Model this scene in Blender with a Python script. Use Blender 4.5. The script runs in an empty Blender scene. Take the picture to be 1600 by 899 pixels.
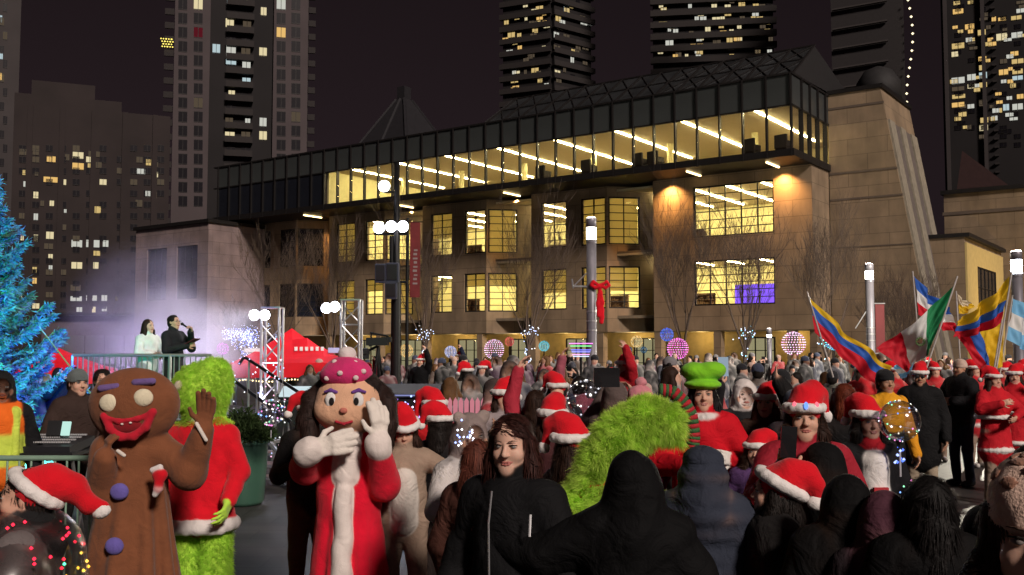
import bpy, bmesh, math, random
import numpy as np
import openvdb as vdb
from mathutils import Vector, Matrix

sc = bpy.context.scene
COL = sc.collection
random.seed(7); rng = np.random.default_rng(7)
R = math.radians

# ------------------------------------------------------------------ camera
F_PX, CX, CY, HC = 1550.0, 800.0, 449.5, 1.95
PITCH = math.atan((545 - CY) / F_PX)
cd = bpy.data.cameras.new('camera'); cam = bpy.data.objects.new('camera', cd); COL.objects.link(cam)
cam.location = (0, 0, HC); cam.rotation_euler = (R(90) + PITCH, 0, 0)
cd.sensor_fit = 'HORIZONTAL'; cd.sensor_width = 36.0; cd.lens = 36.0 * F_PX / 1600.0
cd.clip_start = 0.05; cd.clip_end = 2000
sc.camera = cam

# ------------------------------------------------------------------ night sky + one weak frontal key
SUN = Vector((0.40, -0.74, 0.54)).normalized()
sun_el = math.asin(SUN.z); sun_az = math.atan2(SUN.x, SUN.y)
w = bpy.data.worlds.new('World'); sc.world = w; w.use_nodes = True
nt = w.node_tree; nt.nodes.clear()
sky = nt.nodes.new('ShaderNodeTexSky'); sky.sky_type = 'NISHITA'; sky.sun_disc = False
sky.sun_elevation = sun_el; sky.sun_rotation = sun_az; sky.dust_density = 4.0
bw = nt.nodes.new('ShaderNodeRGBToBW')
mul = nt.nodes.new('ShaderNodeMix'); mul.data_type = 'RGBA'; mul.blend_type = 'MULTIPLY'; mul.inputs[0].default_value = 1.0
mul.inputs[7].default_value = (1.0, 0.64, 0.76, 1)          # city glow on low cloud: brownish purple
bg = nt.nodes.new('ShaderNodeBackground'); bg.inputs[1].default_value = 0.0050
wo = nt.nodes.new('ShaderNodeOutputWorld')
nt.links.new(sky.outputs[0], bw.inputs[0]); nt.links.new(bw.outputs[0], mul.inputs[6])
nt.links.new(mul.outputs[2], bg.inputs[0]); nt.links.new(bg.outputs[0], wo.inputs[0])
sl = bpy.data.lights.new('sun', 'SUN'); sl.energy = 3.0; sl.angle = R(9); sl.color = (1.0, 0.86, 0.76)
so = bpy.data.objects.new('sun', sl); COL.objects.link(so)
so.rotation_euler = (-SUN).to_track_quat('-Z', 'Y').to_euler()

vs = sc.view_settings
vs.view_transform = 'Standard'; vs.look = 'None'; vs.exposure = 0.0; vs.gamma = 1.0; vs.use_curve_mapping = False
sc.render.engine = 'CYCLES'
cy = sc.cycles
cy.use_denoising = True
try: cy.denoiser = 'OPENIMAGEDENOISE'
except Exception: pass
cy.max_bounces = 6; cy.diffuse_bounces = 2; cy.glossy_bounces = 2; cy.transmission_bounces = 4
cy.transparent_max_bounces = 24; cy.volume_bounces = 0
cy.sample_clamp_indirect = 3.0; cy.sample_clamp_direct = 0.0
cy.caustics_reflective = False; cy.caustics_refractive = False
cy.use_light_tree = True; cy.use_adaptive_sampling = True; cy.adaptive_threshold = 0.02
cy.volume_step_rate = 4.0; cy.volume_max_steps = 64

# ------------------------------------------------------------------ maths
SP, CP = math.sin(PITCH), math.cos(PITCH)
def P(px, py, Y):
    """the world point seen at photograph pixel (px, py) that lies Y metres ahead of the camera"""
    x = (px - CX) / F_PX; y = (CY - py) / F_PX
    d = (x, CP - y * SP, SP + y * CP); t = Y / d[1]
    return Vector((d[0] * t, Y, HC + d[2] * t))
def GX(px, Y): return P(px, 600, Y).x
def lin(c): c /= 255.0; return c / 12.92 if c <= 0.04045 else ((c + 0.055) / 1.055) ** 2.4
def S(r, g, b): return (lin(r), lin(g), lin(b))

# ------------------------------------------------------------------ materials
MATS = {}
def mat(name, col, rough=0.8, var=0.15, vs_=3.0, bump=0.0, bs=40.0, metal=0.0, spec=0.3, coat=0.0):
    if name in MATS: return MATS[name]
    m = bpy.data.materials.new(name); m.use_nodes = True; n = m.node_tree; L = n.links.new
    b = n.nodes['Principled BSDF']; b.inputs['Roughness'].default_value = rough
    b.inputs['Metallic'].default_value = metal; b.inputs['Specular IOR Level'].default_value = spec
    b.inputs['Coat Weight'].default_value = coat
    tc = n.nodes.new('ShaderNodeTexCoord')
    no = n.nodes.new('ShaderNodeTexNoise'); no.inputs['Scale'].default_value = vs_; no.inputs['Detail'].default_value = 5
    L(tc.outputs['Object'], no.inputs['Vector'])
    mr = n.nodes.new('ShaderNodeMapRange'); mr.inputs[1].default_value = 0.25; mr.inputs[2].default_value = 0.75
    mr.inputs[3].default_value = 1 - var; mr.inputs[4].default_value = 1 + var
    L(no.outputs[0], mr.inputs[0])
    mx = n.nodes.new('ShaderNodeVectorMath'); mx.operation = 'SCALE'; mx.inputs[0].default_value = col
    L(mr.outputs[0], mx.inputs['Scale']); L(mx.outputs[0], b.inputs['Base Color'])
    if bump:
        n2 = n.nodes.new('ShaderNodeTexNoise'); n2.inputs['Scale'].default_value = bs; n2.inputs['Detail'].default_value = 4
        L(tc.outputs['Object'], n2.inputs['Vector'])
        bp = n.nodes.new('ShaderNodeBump'); bp.inputs['Strength'].default_value = bump; bp.inputs['Distance'].default_value = 0.02
        L(n2.outputs[0], bp.inputs['Height']); L(bp.outputs[0], b.inputs['Normal'])
    MATS[name] = m; return m

def emit(name, col, strength, sampled=True):
    if name in MATS: return MATS[name]
    m = bpy.data.materials.new(name); m.use_nodes = True; n = m.node_tree; n.nodes.clear()
    e = n.nodes.new('ShaderNodeEmission'); e.inputs[0].default_value = (*col, 1); e.inputs[1].default_value = strength
    o = n.nodes.new('ShaderNodeOutputMaterial'); n.links.new(e.outputs[0], o.inputs[0])
    m.cycles.emission_sampling = 'FRONT_BACK' if sampled else 'NONE'
    MATS[name] = m; return m

def attr_mat(name, rough=0.85, sheen=0.0, sss=0.0, bump=0.25, bs=90.0, objcol=True, var=0.12, emis=0.0, spec=0.25, coarse=0.0, trans=0.0):
    """colour from the mesh's own Col attribute (dye of the cloth, skin, hair); alpha 0 takes the object's colour"""
    if name in MATS: return MATS[name]
    m = bpy.data.materials.new(name); m.use_nodes = True; n = m.node_tree; L = n.links.new
    b = n.nodes['Principled BSDF']
    at = n.nodes.new('ShaderNodeAttribute'); at.attribute_name = 'Col'
    col = at.outputs['Color']
    if objcol:
        oi = n.nodes.new('ShaderNodeObjectInfo'); mx = n.nodes.new('ShaderNodeMix'); mx.data_type = 'RGBA'
        L(at.outputs['Alpha'], mx.inputs[0]); L(oi.outputs['Color'], mx.inputs[6]); L(col, mx.inputs[7]); col = mx.outputs[2]
    if emis:
        n.nodes.remove(b); e = n.nodes.new('ShaderNodeEmission'); e.inputs[1].default_value = emis; L(col, e.inputs[0])
        L(e.outputs[0], n.nodes['Material Output'].inputs[0]); m.cycles.emission_sampling = 'NONE'
        MATS[name] = m; return m
    tc = n.nodes.new('ShaderNodeTexCoord')
    no = n.nodes.new('ShaderNodeTexNoise'); no.inputs['Scale'].default_value = 9.0; no.inputs['Detail'].default_value = 5
    L(tc.outputs['Object'], no.inputs['Vector'])
    mr = n.nodes.new('ShaderNodeMapRange'); mr.inputs[1].default_value = .25; mr.inputs[2].default_value = .75
    mr.inputs[3].default_value = 1 - var; mr.inputs[4].default_value = 1 + var; L(no.outputs[0], mr.inputs[0])
    sv = n.nodes.new('ShaderNodeVectorMath'); sv.operation = 'SCALE'; L(col, sv.inputs[0]); L(mr.outputs[0], sv.inputs['Scale'])
    L(sv.outputs[0], b.inputs['Base Color'])
    b.inputs['Roughness'].default_value = rough; b.inputs['Specular IOR Level'].default_value = spec
    b.inputs['Sheen Weight'].default_value = sheen
    b.inputs['Subsurface Weight'].default_value = sss
    b.inputs['Subsurface Radius'].default_value = (.02, .008, .005)
    if bump:
        n2 = n.nodes.new('ShaderNodeTexNoise'); n2.inputs['Scale'].default_value = bs; n2.inputs['Detail'].default_value = 3
        L(tc.outputs['Object'], n2.inputs['Vector'])
        bp = n.nodes.new('ShaderNodeBump'); bp.inputs['Strength'].default_value = bump; bp.inputs['Distance'].default_value = 0.006
        L(n2.outputs[0], bp.inputs['Height']); nrm = bp.outputs[0]
        if coarse:
            n3 = n.nodes.new('ShaderNodeTexNoise'); n3.inputs['Scale'].default_value = 7.0; n3.inputs['Detail'].default_value = 4
            n3.inputs['Distortion'].default_value = 1.5
            L(tc.outputs['Object'], n3.inputs['Vector'])
            b2 = n.nodes.new('ShaderNodeBump'); b2.inputs['Strength'].default_value = coarse; b2.inputs['Distance'].default_value = 0.05
            L(n3.outputs[0], b2.inputs['Height']); L(nrm, b2.inputs['Normal']); nrm = b2.outputs[0]
        L(nrm, b.inputs['Normal'])
    if trans:
        tl = n.nodes.new('ShaderNodeBsdfTranslucent'); L(sv.outputs[0], tl.inputs[0]); mx2 = n.nodes.new('ShaderNodeMixShader'); mx2.inputs[0].default_value = trans
        L(b.outputs[0], mx2.inputs[1]); L(tl.outputs[0], mx2.inputs[2]); L(mx2.outputs[0], n.nodes['Material Output'].inputs[0])
    MATS[name] = m; return m

def glass(name, tint=(1, 1, 1), refl=0.08, rough=0.02, rim=0.5):
    if name in MATS: return MATS[name]
    m = bpy.data.materials.new(name); m.use_nodes = True; n = m.node_tree; n.nodes.clear(); L = n.links.new
    t = n.nodes.new('ShaderNodeBsdfTransparent'); t.inputs[0].default_value = (*tint, 1)
    g = n.nodes.new('ShaderNodeBsdfGlossy'); g.inputs['Roughness'].default_value = rough
    fr = n.nodes.new('ShaderNodeLayerWeight'); fr.inputs[0].default_value = 0.25
    mp = n.nodes.new('ShaderNodeMath'); mp.operation = 'MULTIPLY_ADD'; mp.inputs[1].default_value = rim; mp.inputs[2].default_value = refl
    L(fr.outputs['Facing'], mp.inputs[0])
    mx = n.nodes.new('ShaderNodeMixShader'); o = n.nodes.new('ShaderNodeOutputMaterial')
    L(mp.outputs[0], mx.inputs[0]); L(t.outputs[0], mx.inputs[1]); L(g.outputs[0], mx.inputs[2]); L(mx.outputs[0], o.inputs[0])
    MATS[name] = m; return m

CLOTH = attr_mat('cloth', rough=0.8, spec=0.12, sheen=0.0, bump=0.3, bs=120, coarse=0.5)
SKIN = attr_mat('skin', rough=0.5, sss=0.12, bump=0.05, bs=200, var=0.05)
HAIRM = attr_mat('hair_strands', rough=0.62, bump=0.7, bs=70, var=0.3, spec=0.15)
FURM = attr_mat('fur_fibre', rough=0.75, bump=0.0, var=0.25, trans=0.5)
PLUSH = attr_mat('plush', rough=0.95, sheen=0.12, bump=0.5, bs=200, var=0.14, coarse=0.25)
BULB = attr_mat('led_bulb', emis=3.2, objcol=False)
BULB2 = attr_mat('led_bulb_soft', emis=1.9, objcol=False)

# ------------------------------------------------------------------ objects
def link(o, parent=None, loc=None, rot=None):
    COL.objects.link(o)
    if parent is not None: o.parent = parent
    if loc is not None: o.location = loc
    if rot is not None: o.rotation_euler = rot
    return o
def tag(o, label=None, cat=None, group=None, kind=None):
    if label: o['label'] = label
    if cat: o['category'] = cat
    if group: o['group'] = group
    if kind: o['kind'] = kind
    return o
def empty(name, label=None, cat=None, loc=(0, 0, 0), rz=0.0, group=None):
    o = bpy.data.objects.new(name, None); o.empty_display_size = 0.2
    link(o, None, loc, (0, 0, rz)); return tag(o, label, cat, group)
def copy_tree(o, parent=None):
    c = o.copy(); COL.objects.link(c); c.parent = parent
    for ch in list(o.children): copy_tree(ch, c)
    return c
def rename(o, n): o.name = n

def np_mesh(name, v, faces, mats, mi=None, cols=None, smooth=True):
    """faces: (n,3) or (n,4) int array"""
    me = bpy.data.meshes.new(name); v = np.asarray(v, np.float32); f = np.asarray(faces, np.int32); k = f.shape[1]
    me.vertices.add(len(v)); me.vertices.foreach_set('co', v.ravel())
    me.loops.add(f.size); me.loops.foreach_set('vertex_index', f.ravel())
    me.polygons.add(len(f)); me.polygons.foreach_set('loop_start', np.arange(0, f.size, k, dtype=np.int32))
    try: me.polygons.foreach_set('loop_total', np.full(len(f), k, np.int32))
    except Exception: pass
    for m in mats: me.materials.append(m)
    if mi is not None: me.polygons.foreach_set('material_index', np.asarray(mi, np.int32))
    me.polygons.foreach_set('use_smooth', np.full(len(f), smooth, bool))
    if cols is not None:
        a = me.color_attributes.new('Col', 'FLOAT_COLOR', 'POINT')
        a.data.foreach_set('color', np.asarray(cols, np.float32).ravel())
    me.update(calc_edges=True); me.validate(); return me

class MB:
    """collects shapes into ONE mesh"""
    def __init__(s): s.v = []; s.f = []; s.m = []; s.c = []
    def add(s, vs, fs, m=0, c=(1, 1, 1, 1)):
        o = len(s.v); s.v += [tuple(p) for p in vs]; s.f += [tuple(i + o for i in f) for f in fs]
        s.m += [m] * len(fs); s.c += [c] * len(vs); return s
    def box(s, c, d, M=None, m=0, col=(1, 1, 1, 1), taper=1.0):
        x, y, z = d[0] / 2, d[1] / 2, d[2] / 2; t = taper
        vs = [Vector(p) for p in ((-x, -y, -z), (x, -y, -z), (x, y, -z), (-x, y, -z), (-x * t, -y * t, z), (x * t, -y * t, z), (x * t, y * t, z), (-x * t, y * t, z))]
        if M is not None: vs = [M @ p for p in vs]
        c = Vector(c); vs = [p + c for p in vs]
        return s.add(vs, [(0, 3, 2, 1), (4, 5, 6, 7), (0, 1, 5, 4), (1, 2, 6, 5), (2, 3, 7, 6), (3, 0, 4, 7)], m, col)
    def b2(s, lo, hi, m=0, col=(1, 1, 1, 1)):
        return s.box([(a + b) / 2 for a, b in zip(lo, hi)], [abs(b - a) for a, b in zip(lo, hi)], None, m, col)
    def tube(s, pts, r, n=8, m=0, cap=True, col=(1, 1, 1, 1)):
        pts = [Vector(p) for p in pts]; rs = r if isinstance(r, (list, tuple)) else [r] * len(pts)
        vs = []; fs = []; pa = None
        for i, p in enumerate(pts):
            d = (pts[min(i + 1, len(pts) - 1)] - pts[max(i - 1, 0)]).normalized()
            if pa is None:
                pa = d.orthogonal().normalized()
            else:
                pa = (pa - d * pa.dot(d)); pa = pa.normalized() if pa.length > 1e-6 else d.orthogonal().normalized()
            pb = d.cross(pa)
            for k in range(n):
                a = 2 * math.pi * k / n; vs.append(p + (pa * math.cos(a) + pb * math.sin(a)) * rs[i])
        for i in range(len(pts) - 1):
            for k in range(n):
                a = i * n + k; b = i * n + (k + 1) % n; fs.append((a, b, b + n, a + n))
        if cap: fs.append(tuple(range(n - 1, -1, -1))); fs.append(tuple(range((len(pts) - 1) * n, len(pts) * n)))
        return s.add(vs, fs, m, col)
    def lathe(s, prof, n=20, c=(0, 0, 0), m=0, M=None, col=(1, 1, 1, 1)):
        """prof: (r, z) from bottom to top"""
        vs = []; fs = []
        for r, z in prof:
            for k in range(n):
                a = 2 * math.pi * k / n; p = Vector((r * math.cos(a), r * math.sin(a), z))
                vs.append((M @ p if M is not None else p) + Vector(c))
        for i in range(len(prof) - 1):
            for k in range(n):
                a = i * n + k; b = i * n + (k + 1) % n; fs.append((a, b, b + n, a + n))
        fs.append(tuple(range(n - 1, -1, -1))); fs.append(tuple(range((len(prof) - 1) * n, len(prof) * n)))
        return s.add(vs, fs, m, col)
    def ball(s, c, r, n=12, m=0, col=(1, 1, 1, 1)):
        k = max(4, n // 2); rr = r if isinstance(r, (tuple, list)) else (r, r, r)
        prof = [(math.sin(math.pi * i / k), -math.cos(math.pi * i / k)) for i in range(k + 1)]
        prof[0] = (0.02, -1); prof[-1] = (0.02, 1)
        return s.lathe(prof, n, c, m, Matrix.Diagonal(rr), col)
    def mesh(s, name, mats, smooth=False):
        me = bpy.data.meshes.new(name); me.from_pydata(s.v, [], s.f)
        for m in (mats if isinstance(mats, (list, tuple)) else [mats]): me.materials.append(m)
        me.polygons.foreach_set('material_index', s.m)
        if smooth: me.polygons.foreach_set('use_smooth', [True] * len(s.f))
        a = me.color_attributes.new('Col', 'FLOAT_COLOR', 'POINT')
        a.data.foreach_set('color', [x for c in s.c for x in (tuple(c) + (1,))[:4]])
        me.update(); return me
    def build(s, name, mats, parent=None, loc=None, rot=None, smooth=False):
        return link(bpy.data.objects.new(name, s.mesh(name, mats, smooth)), parent, loc, rot)
def inst(name, me, parent=None, loc=(0, 0, 0), rot=(0, 0, 0), scale=None):
    o = bpy.data.objects.new(name, me); link(o, parent, loc, rot)
    if scale is not None: o.scale = scale
    return o
def bulbs(name, pts, r, cols, parent=None, m=None, kind='stuff'):
    """a string of LED bulbs: octahedra, each with its own colour"""
    pts = np.asarray(pts, np.float32); n = len(pts)
    base = np.array([(1, 0, 0), (-1, 0, 0), (0, 1, 0), (0, -1, 0), (0, 0, 1), (0, 0, -1)], np.float32) * r
    tri = np.array([(0, 2, 4), (2, 1, 4), (1, 3, 4), (3, 0, 4), (2, 0, 5), (1, 2, 5), (3, 1, 5), (0, 3, 5)])
    v = (pts[:, None, :] + base[None]).reshape(-1, 3); f = (tri[None] + 6 * np.arange(n)[:, None, None]).reshape(-1, 3)
    c = np.ones((n, 4), np.float32)
    for i in range(n): c[i, :3] = cols[i % len(cols)] if not callable(cols) else cols(i)
    o = link(bpy.data.objects.new(name, np_mesh(name, v, f, [m or BULB], None, np.repeat(c, 6, 0), False)), parent)
    if kind: o['kind'] = kind
    return o
def lamp(name, kind, loc, energy, col, size=0.2, parent=None, target=None, spot=None, blend=0.5):
    l = bpy.data.lights.new(name, kind); l.energy = energy; l.color = col
    if kind in ('POINT', 'SPOT'): l.shadow_soft_size = size
    if kind == 'SPOT': l.spot_size = spot or R(60); l.spot_blend = blend
    o = bpy.data.objects.new(name, l); link(o, parent, loc)
    if target is not None: o.rotation_euler = (Vector(target) - Vector(loc)).to_track_quat('-Z', 'Y').to_euler()
    return o
# ================================================================== SETTING
# ground
def ground_mat():
    m = bpy.data.materials.new('plaza_paving'); m.use_nodes = True; n = m.node_tree; L = n.links.new
    b = n.nodes['Principled BSDF']; tc = n.nodes.new('ShaderNodeTexCoord')
    br = n.nodes.new('ShaderNodeTexBrick'); br.inputs['Scale'].default_value = 1.0
    br.inputs['Brick Width'].default_value = 0.9; br.inputs['Row Height'].default_value = 0.45; br.inputs['Mortar Size'].default_value = 0.012
    br.inputs['Color1'].default_value = (.040, .036, .036, 1); br.inputs['Color2'].default_value = (.028, .026, .026, 1)
    br.inputs['Mortar'].default_value = (.016, .015, .015, 1)
    L(tc.outputs['Object'], br.inputs['Vector'])
    no = n.nodes.new('ShaderNodeTexNoise'); no.inputs['Scale'].default_value = .8; no.inputs['Detail'].default_value = 8
    L(tc.outputs['Object'], no.inputs['Vector'])
    wv = n.nodes.new('ShaderNodeTexWave'); wv.inputs['Scale'].default_value = .16; wv.bands_direction = 'Y'; wv.inputs['Distortion'].default_value = 1.2
    L(tc.outputs['Object'], wv.inputs['Vector'])
    rp = n.nodes.new('ShaderNodeMapRange'); rp.inputs[1].default_value = .86; rp.inputs[2].default_value = .9; rp.inputs[3].default_value = 1; rp.inputs[4].default_value = 1.45
    L(wv.outputs['Fac'], rp.inputs[0])
    mr = n.nodes.new('ShaderNodeMapRange'); mr.inputs[1].default_value = .3; mr.inputs[2].default_value = .7; mr.inputs[3].default_value = .6; mr.inputs[4].default_value = 1.4
    L(no.outputs[0], mr.inputs[0])
    mm = n.nodes.new('ShaderNodeMath'); mm.operation = 'MULTIPLY'; L(rp.outputs[0], mm.inputs[0]); L(mr.outputs[0], mm.inputs[1])
    sv = n.nodes.new('ShaderNodeVectorMath'); sv.operation = 'SCALE'; L(br.outputs[0], sv.inputs[0]); L(mm.outputs[0], sv.inputs['Scale'])
    L(sv.outputs[0], b.inputs['Base Color'])
    r2 = n.nodes.new('ShaderNodeMapRange'); r2.inputs[3].default_value = .35; r2.inputs[4].default_value = .7; L(no.outputs[0], r2.inputs[0])
    L(r2.outputs[0], b.inputs['Roughness'])
    bp = n.nodes.new('ShaderNodeBump'); bp.inputs['Strength'].default_value = .3; bp.inputs['Distance'].default_value = .01
    L(br.outputs[1], bp.inputs['Height']); L(bp.outputs[0], b.inputs['Normal'])
    return m
g = MB(); g.add([(-600, -60, 0), (600, -60, 0), (600, 900, 0), (-600, 900, 0)], [(0, 1, 2, 3)])
tag(g.build('ground', ground_mat()), kind='structure')

# ---------------------------------------------------------------- materials of the buildings
def stone(name, col, joint=2.0):
    m = bpy.data.materials.new(name); m.use_nodes = True; n = m.node_tree; L = n.links.new
    b = n.nodes['Principled BSDF']; b.inputs['Roughness'].default_value = .85; tc = n.nodes.new('ShaderNodeTexCoord')
    sp = n.nodes.new('ShaderNodeSeparateXYZ'); L(tc.outputs['Object'], sp.inputs[0])
    ad = n.nodes.new('ShaderNodeMath'); ad.operation = 'ADD'; L(sp.outputs[0], ad.inputs[0]); L(sp.outputs[1], ad.inputs[1])
    cb = n.nodes.new('ShaderNodeCombineXYZ'); L(ad.outputs[0], cb.inputs[0]); L(sp.outputs[2], cb.inputs[1])
    br = n.nodes.new('ShaderNodeTexBrick'); br.inputs['Scale'].default_value = 1.0
    br.inputs['Brick Width'].default_value = joint * 1.2; br.inputs['Row Height'].default_value = joint * .5; br.inputs['Mortar Size'].default_value = .02
    br.inputs['Color1'].default_value = (*col, 1); br.inputs['Color2'].default_value = (*[c * .86 for c in col], 1)
    br.inputs['Mortar'].default_value = (*[c * .55 for c in col], 1)
    L(cb.outputs[0], br.inputs['Vector'])
    no = n.nodes.new('ShaderNodeTexNoise'); no.inputs['Scale'].default_value = .7; no.inputs['Detail'].default_value = 8
    L(tc.outputs['Object'], no.inputs['Vector'])
    mr = n.nodes.new('ShaderNodeMapRange'); mr.inputs[1].default_value = .3; mr.inputs[2].default_value = .7; mr.inputs[3].default_value = .8; mr.inputs[4].default_value = 1.2
    L(no.outputs[0], mr.inputs[0])
    sv = n.nodes.new('ShaderNodeVectorMath'); sv.operation = 'SCALE'; L(br.outputs[0], sv.inputs[0]); L(mr.outputs[0], sv.inputs['Scale'])
    mp = n.nodes.new('ShaderNodeMapping'); mp.inputs['Scale'].default_value = (.55, .55, .12); L(tc.outputs['Object'], mp.inputs[0])
    n3 = n.nodes.new('ShaderNodeTexNoise'); n3.inputs['Scale'].default_value = 1.0; n3.inputs['Detail'].default_value = 6; n3.inputs['Roughness'].default_value = .65; L(mp.outputs[0], n3.inputs['Vector'])
    m3 = n.nodes.new('ShaderNodeMapRange'); m3.inputs[1].default_value = .40; m3.inputs[2].default_value = .62; m3.inputs[3].default_value = .80; m3.inputs[4].default_value = 1.05; L(n3.outputs[0], m3.inputs[0])
    s3 = n.nodes.new('ShaderNodeVectorMath'); s3.operation = 'SCALE'; L(sv.outputs[0], s3.inputs[0]); L(m3.outputs[0], s3.inputs['Scale'])
    L(s3.outputs[0], b.inputs['Base Color']); return m
STONE = stone('buff_stone', (.285, .205, .13)); STONE2 = stone('purple_lit_stone', (.25, .185, .18))  # second stone has the left wing's purple light put into its colour
STRIPE = mat('pale_stone_rib', (.26, .23, .18), var=.2)
METAL = mat('bronze_metal', (.018, .016, .016), rough=.5, metal=.3)
DARKP = mat('spandrel_panel', (.045, .05, .05), rough=.3, spec=.5, var=.25, vs_=.4)
DARKG = mat('dark_glass', (.012, .014, .02), rough=.12, spec=.6)
ROOFM = mat('dark_roof', (.02, .019, .02), rough=.7)
GLASS = glass('window_glass', (1, .98, .95), .03)
INWALL = mat('interior_plaster', (.68, .62, .34), var=.1)
INCEIL = mat('interior_ceiling', (.66, .58, .40), var=.05)
INFLOOR = mat('interior_floor', (.25, .20, .14), var=.2)
STRIP = emit('linear_light', (1.0, .88, .48), 75.0)
SHELF = mat('bookshelf', (.10, .06, .04), var=.6, vs_=6)
CHAIR = mat('armchair_fabric', (.025, .022, .02))

# library axes: local x runs to the viewer's right along the facade, y into the building
LIB = (18.1, 59.4, 0); LROT = -math.atan2(1550, 2165)
lib = empty('library', 'long stone library with a lit glass top floor and gridded lit windows', 'building', LIB, LROT)
def L2W(x, y, z=0):
    c, s = math.cos(LROT), math.sin(LROT); return Vector((LIB[0] + c * x - s * y, LIB[1] + s * x + c * y, z))

Z1a, Z1b, Z2a, Z2b, ZT = 4.7, 7.6, 9.1, 12.4, 13.1
PANE = MB().box((0, 0, 0), (1, .012, 1)).mesh('pane', GLASS)
PANED = MB().box((0, 0, 0), (1, .012, 1)).mesh('pane_dark', DARKG)
def window(parent, o, ang, w, z0, z1, cols, rows, lit=True, name='window'):
    """a gridded window: frame mesh with its panes as pieces; o = lower right corner, runs to local -x by w (rotated by ang)"""
    fr = MB(); t = .09; h = z1 - z0
    fr.b2((-w, -.06, 0), (0, .06, t)); fr.b2((-w, -.06, h - t), (0, .06, h)); fr.b2((-w, -.062, t), (-w + t, .062, h - t)); fr.b2((-t, -.062, t), (0, .062, h - t))
    for i in range(1, cols): x = -w * i / cols; fr.b2((x - .03, -.05, t), (x + .03, .05, h - t))
    for j in range(1, rows): z = h * j / rows; fr.b2((-w + t, -.045, z - .025), (-t, .045, z + .025))
    f = fr.build(name, METAL, parent, (o[0], o[1], z0), (0, 0, ang))
    for i in range(cols):
        for j in range(rows):
            inst('pane', PANE if lit else PANED, f, (-w * (i + .5) / cols, 0, h * (j + .5) / rows), (0, 0, 0), (w / cols - .01, 1, h / rows - .01))
    return f
def wall_face(mb, o, ang, length, holes, z0, z1, th=.45):
    """a wall running from o to local -x with window holes [(k0,k1,za,zb)], built as piers and spandrels"""
    M = Matrix.Rotation(ang, 4, 'Z')
    def bx(k0, k1, za, zb, e=0.0):
        if k1 - k0 < 1e-3 or zb - za < 1e-3: return
        mb.box(Vector((o[0], o[1], 0)) + M @ Vector((-(k0 + k1) / 2, th / 2 + e, (za + zb) / 2)), (k1 - k0, th, zb - za), M.to_3x3())
    ks = sorted(set([0, length] + [h[0] for h in holes] + [h[1] for h in holes]))
    for a, b in zip(ks[:-1], ks[1:]):
        hh = sorted([(h[2], h[3]) for h in holes if h[0] <= a + 1e-6 and h[1] >= b - 1e-6])
        z = z0
        for za, zb in hh: bx(a, b, z, za); z = zb
        bx(a, b, z, z1)
def diffuser_mat():
    m = bpy.data.materials.new('window_diffuser'); m.use_nodes = True; n = m.node_tree; n.nodes.clear(); L = n.links.new
    d = n.nodes.new('ShaderNodeBsdfDiffuse'); d.inputs[0].default_value = (.75, .68, .42, 1); t = n.nodes.new('ShaderNodeBsdfTranslucent'); t.inputs[0].default_value = (.9, .82, .5, 1)
    x = n.nodes.new('ShaderNodeMixShader'); x.inputs[0].default_value = .75; o = n.nodes.new('ShaderNodeOutputMaterial'); L(d.outputs[0], x.inputs[1]); L(t.outputs[0], x.inputs[2]); L(x.outputs[0], o.inputs[0]); return m
BLM = diffuser_mat(); rbl = random.Random(5)
def diffuser(win, w, h):  # translucent panels added inside some windows to even out their glow
    c = rbl.choice((0, .35, .6, 1.0, 1.0)); 
    if c: q = MB(); q.b2((-w + .1, .13, h * (1 - c) + .05), (-.1, .135, h - .05)); q.build('window_diffuser', BLM, win)
wall = MB()
Z0 = 3.1
wall_face(wall, (0, 0), 0, 10.7, [(2.4, 7.8, Z1a, Z1b), (2.4, 7.8, Z2a, Z2b)], Z0, ZT)
for za, zb in ((Z1a, Z1b), (Z2a, Z2b)): window(lib, (-2.4, .14), 0, 5.4, za, zb, 5, 6)
# the end wall of the brick body, facing right, and the left return of the end bay
wall.b2((-.45, .45, 0), (0, 3.2, ZT)); wall.b2((-10.7, .45, Z0), (-10.25, 5.5, ZT))
NB = 4
for n in range(NB):
    k = 14.25 + 10.35 * n; lit = n < 3
    hs = []
    for za, zb in ((Z1a, Z1b), (Z2a, Z2b)):
        hs += [(.12, 2.1, za, zb), (3.31, 5.45, za, zb)]
        wA = window(lib, (-k - .12, .14), 0, 1.98, za, zb, 2, 6, lit); wB = window(lib, (-k - 3.31, .14), 0, 2.14, za, zb, 2, 6, lit)
        if lit: diffuser(wA, 1.98, zb - za); diffuser(wB, 2.14, zb - za)
        c = math.sqrt(.5)
        wC = window(lib, (-k + (2.35) * c - .14 * c, 2.35 * c + .14 * c), R(45), 2.23, za, zb, 2, 6, lit)
        if lit: diffuser(wC, 2.23, zb - za)
    wall_face(wall, (-k, 0), 0, 6.3 if n < 3 else 8, hs, Z0, ZT)
    # chamfered return, running back to the right
    o = (-k + 4.4 * math.sqrt(.5), 4.4 * math.sqrt(.5))
    wall_face(wall, o, R(45), 4.4, [(2.05, 4.28, Z1a, Z1b), (2.05, 4.28, Z2a, Z2b)], Z0, ZT - .004)
wall.build('wall', STONE, lib)
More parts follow.
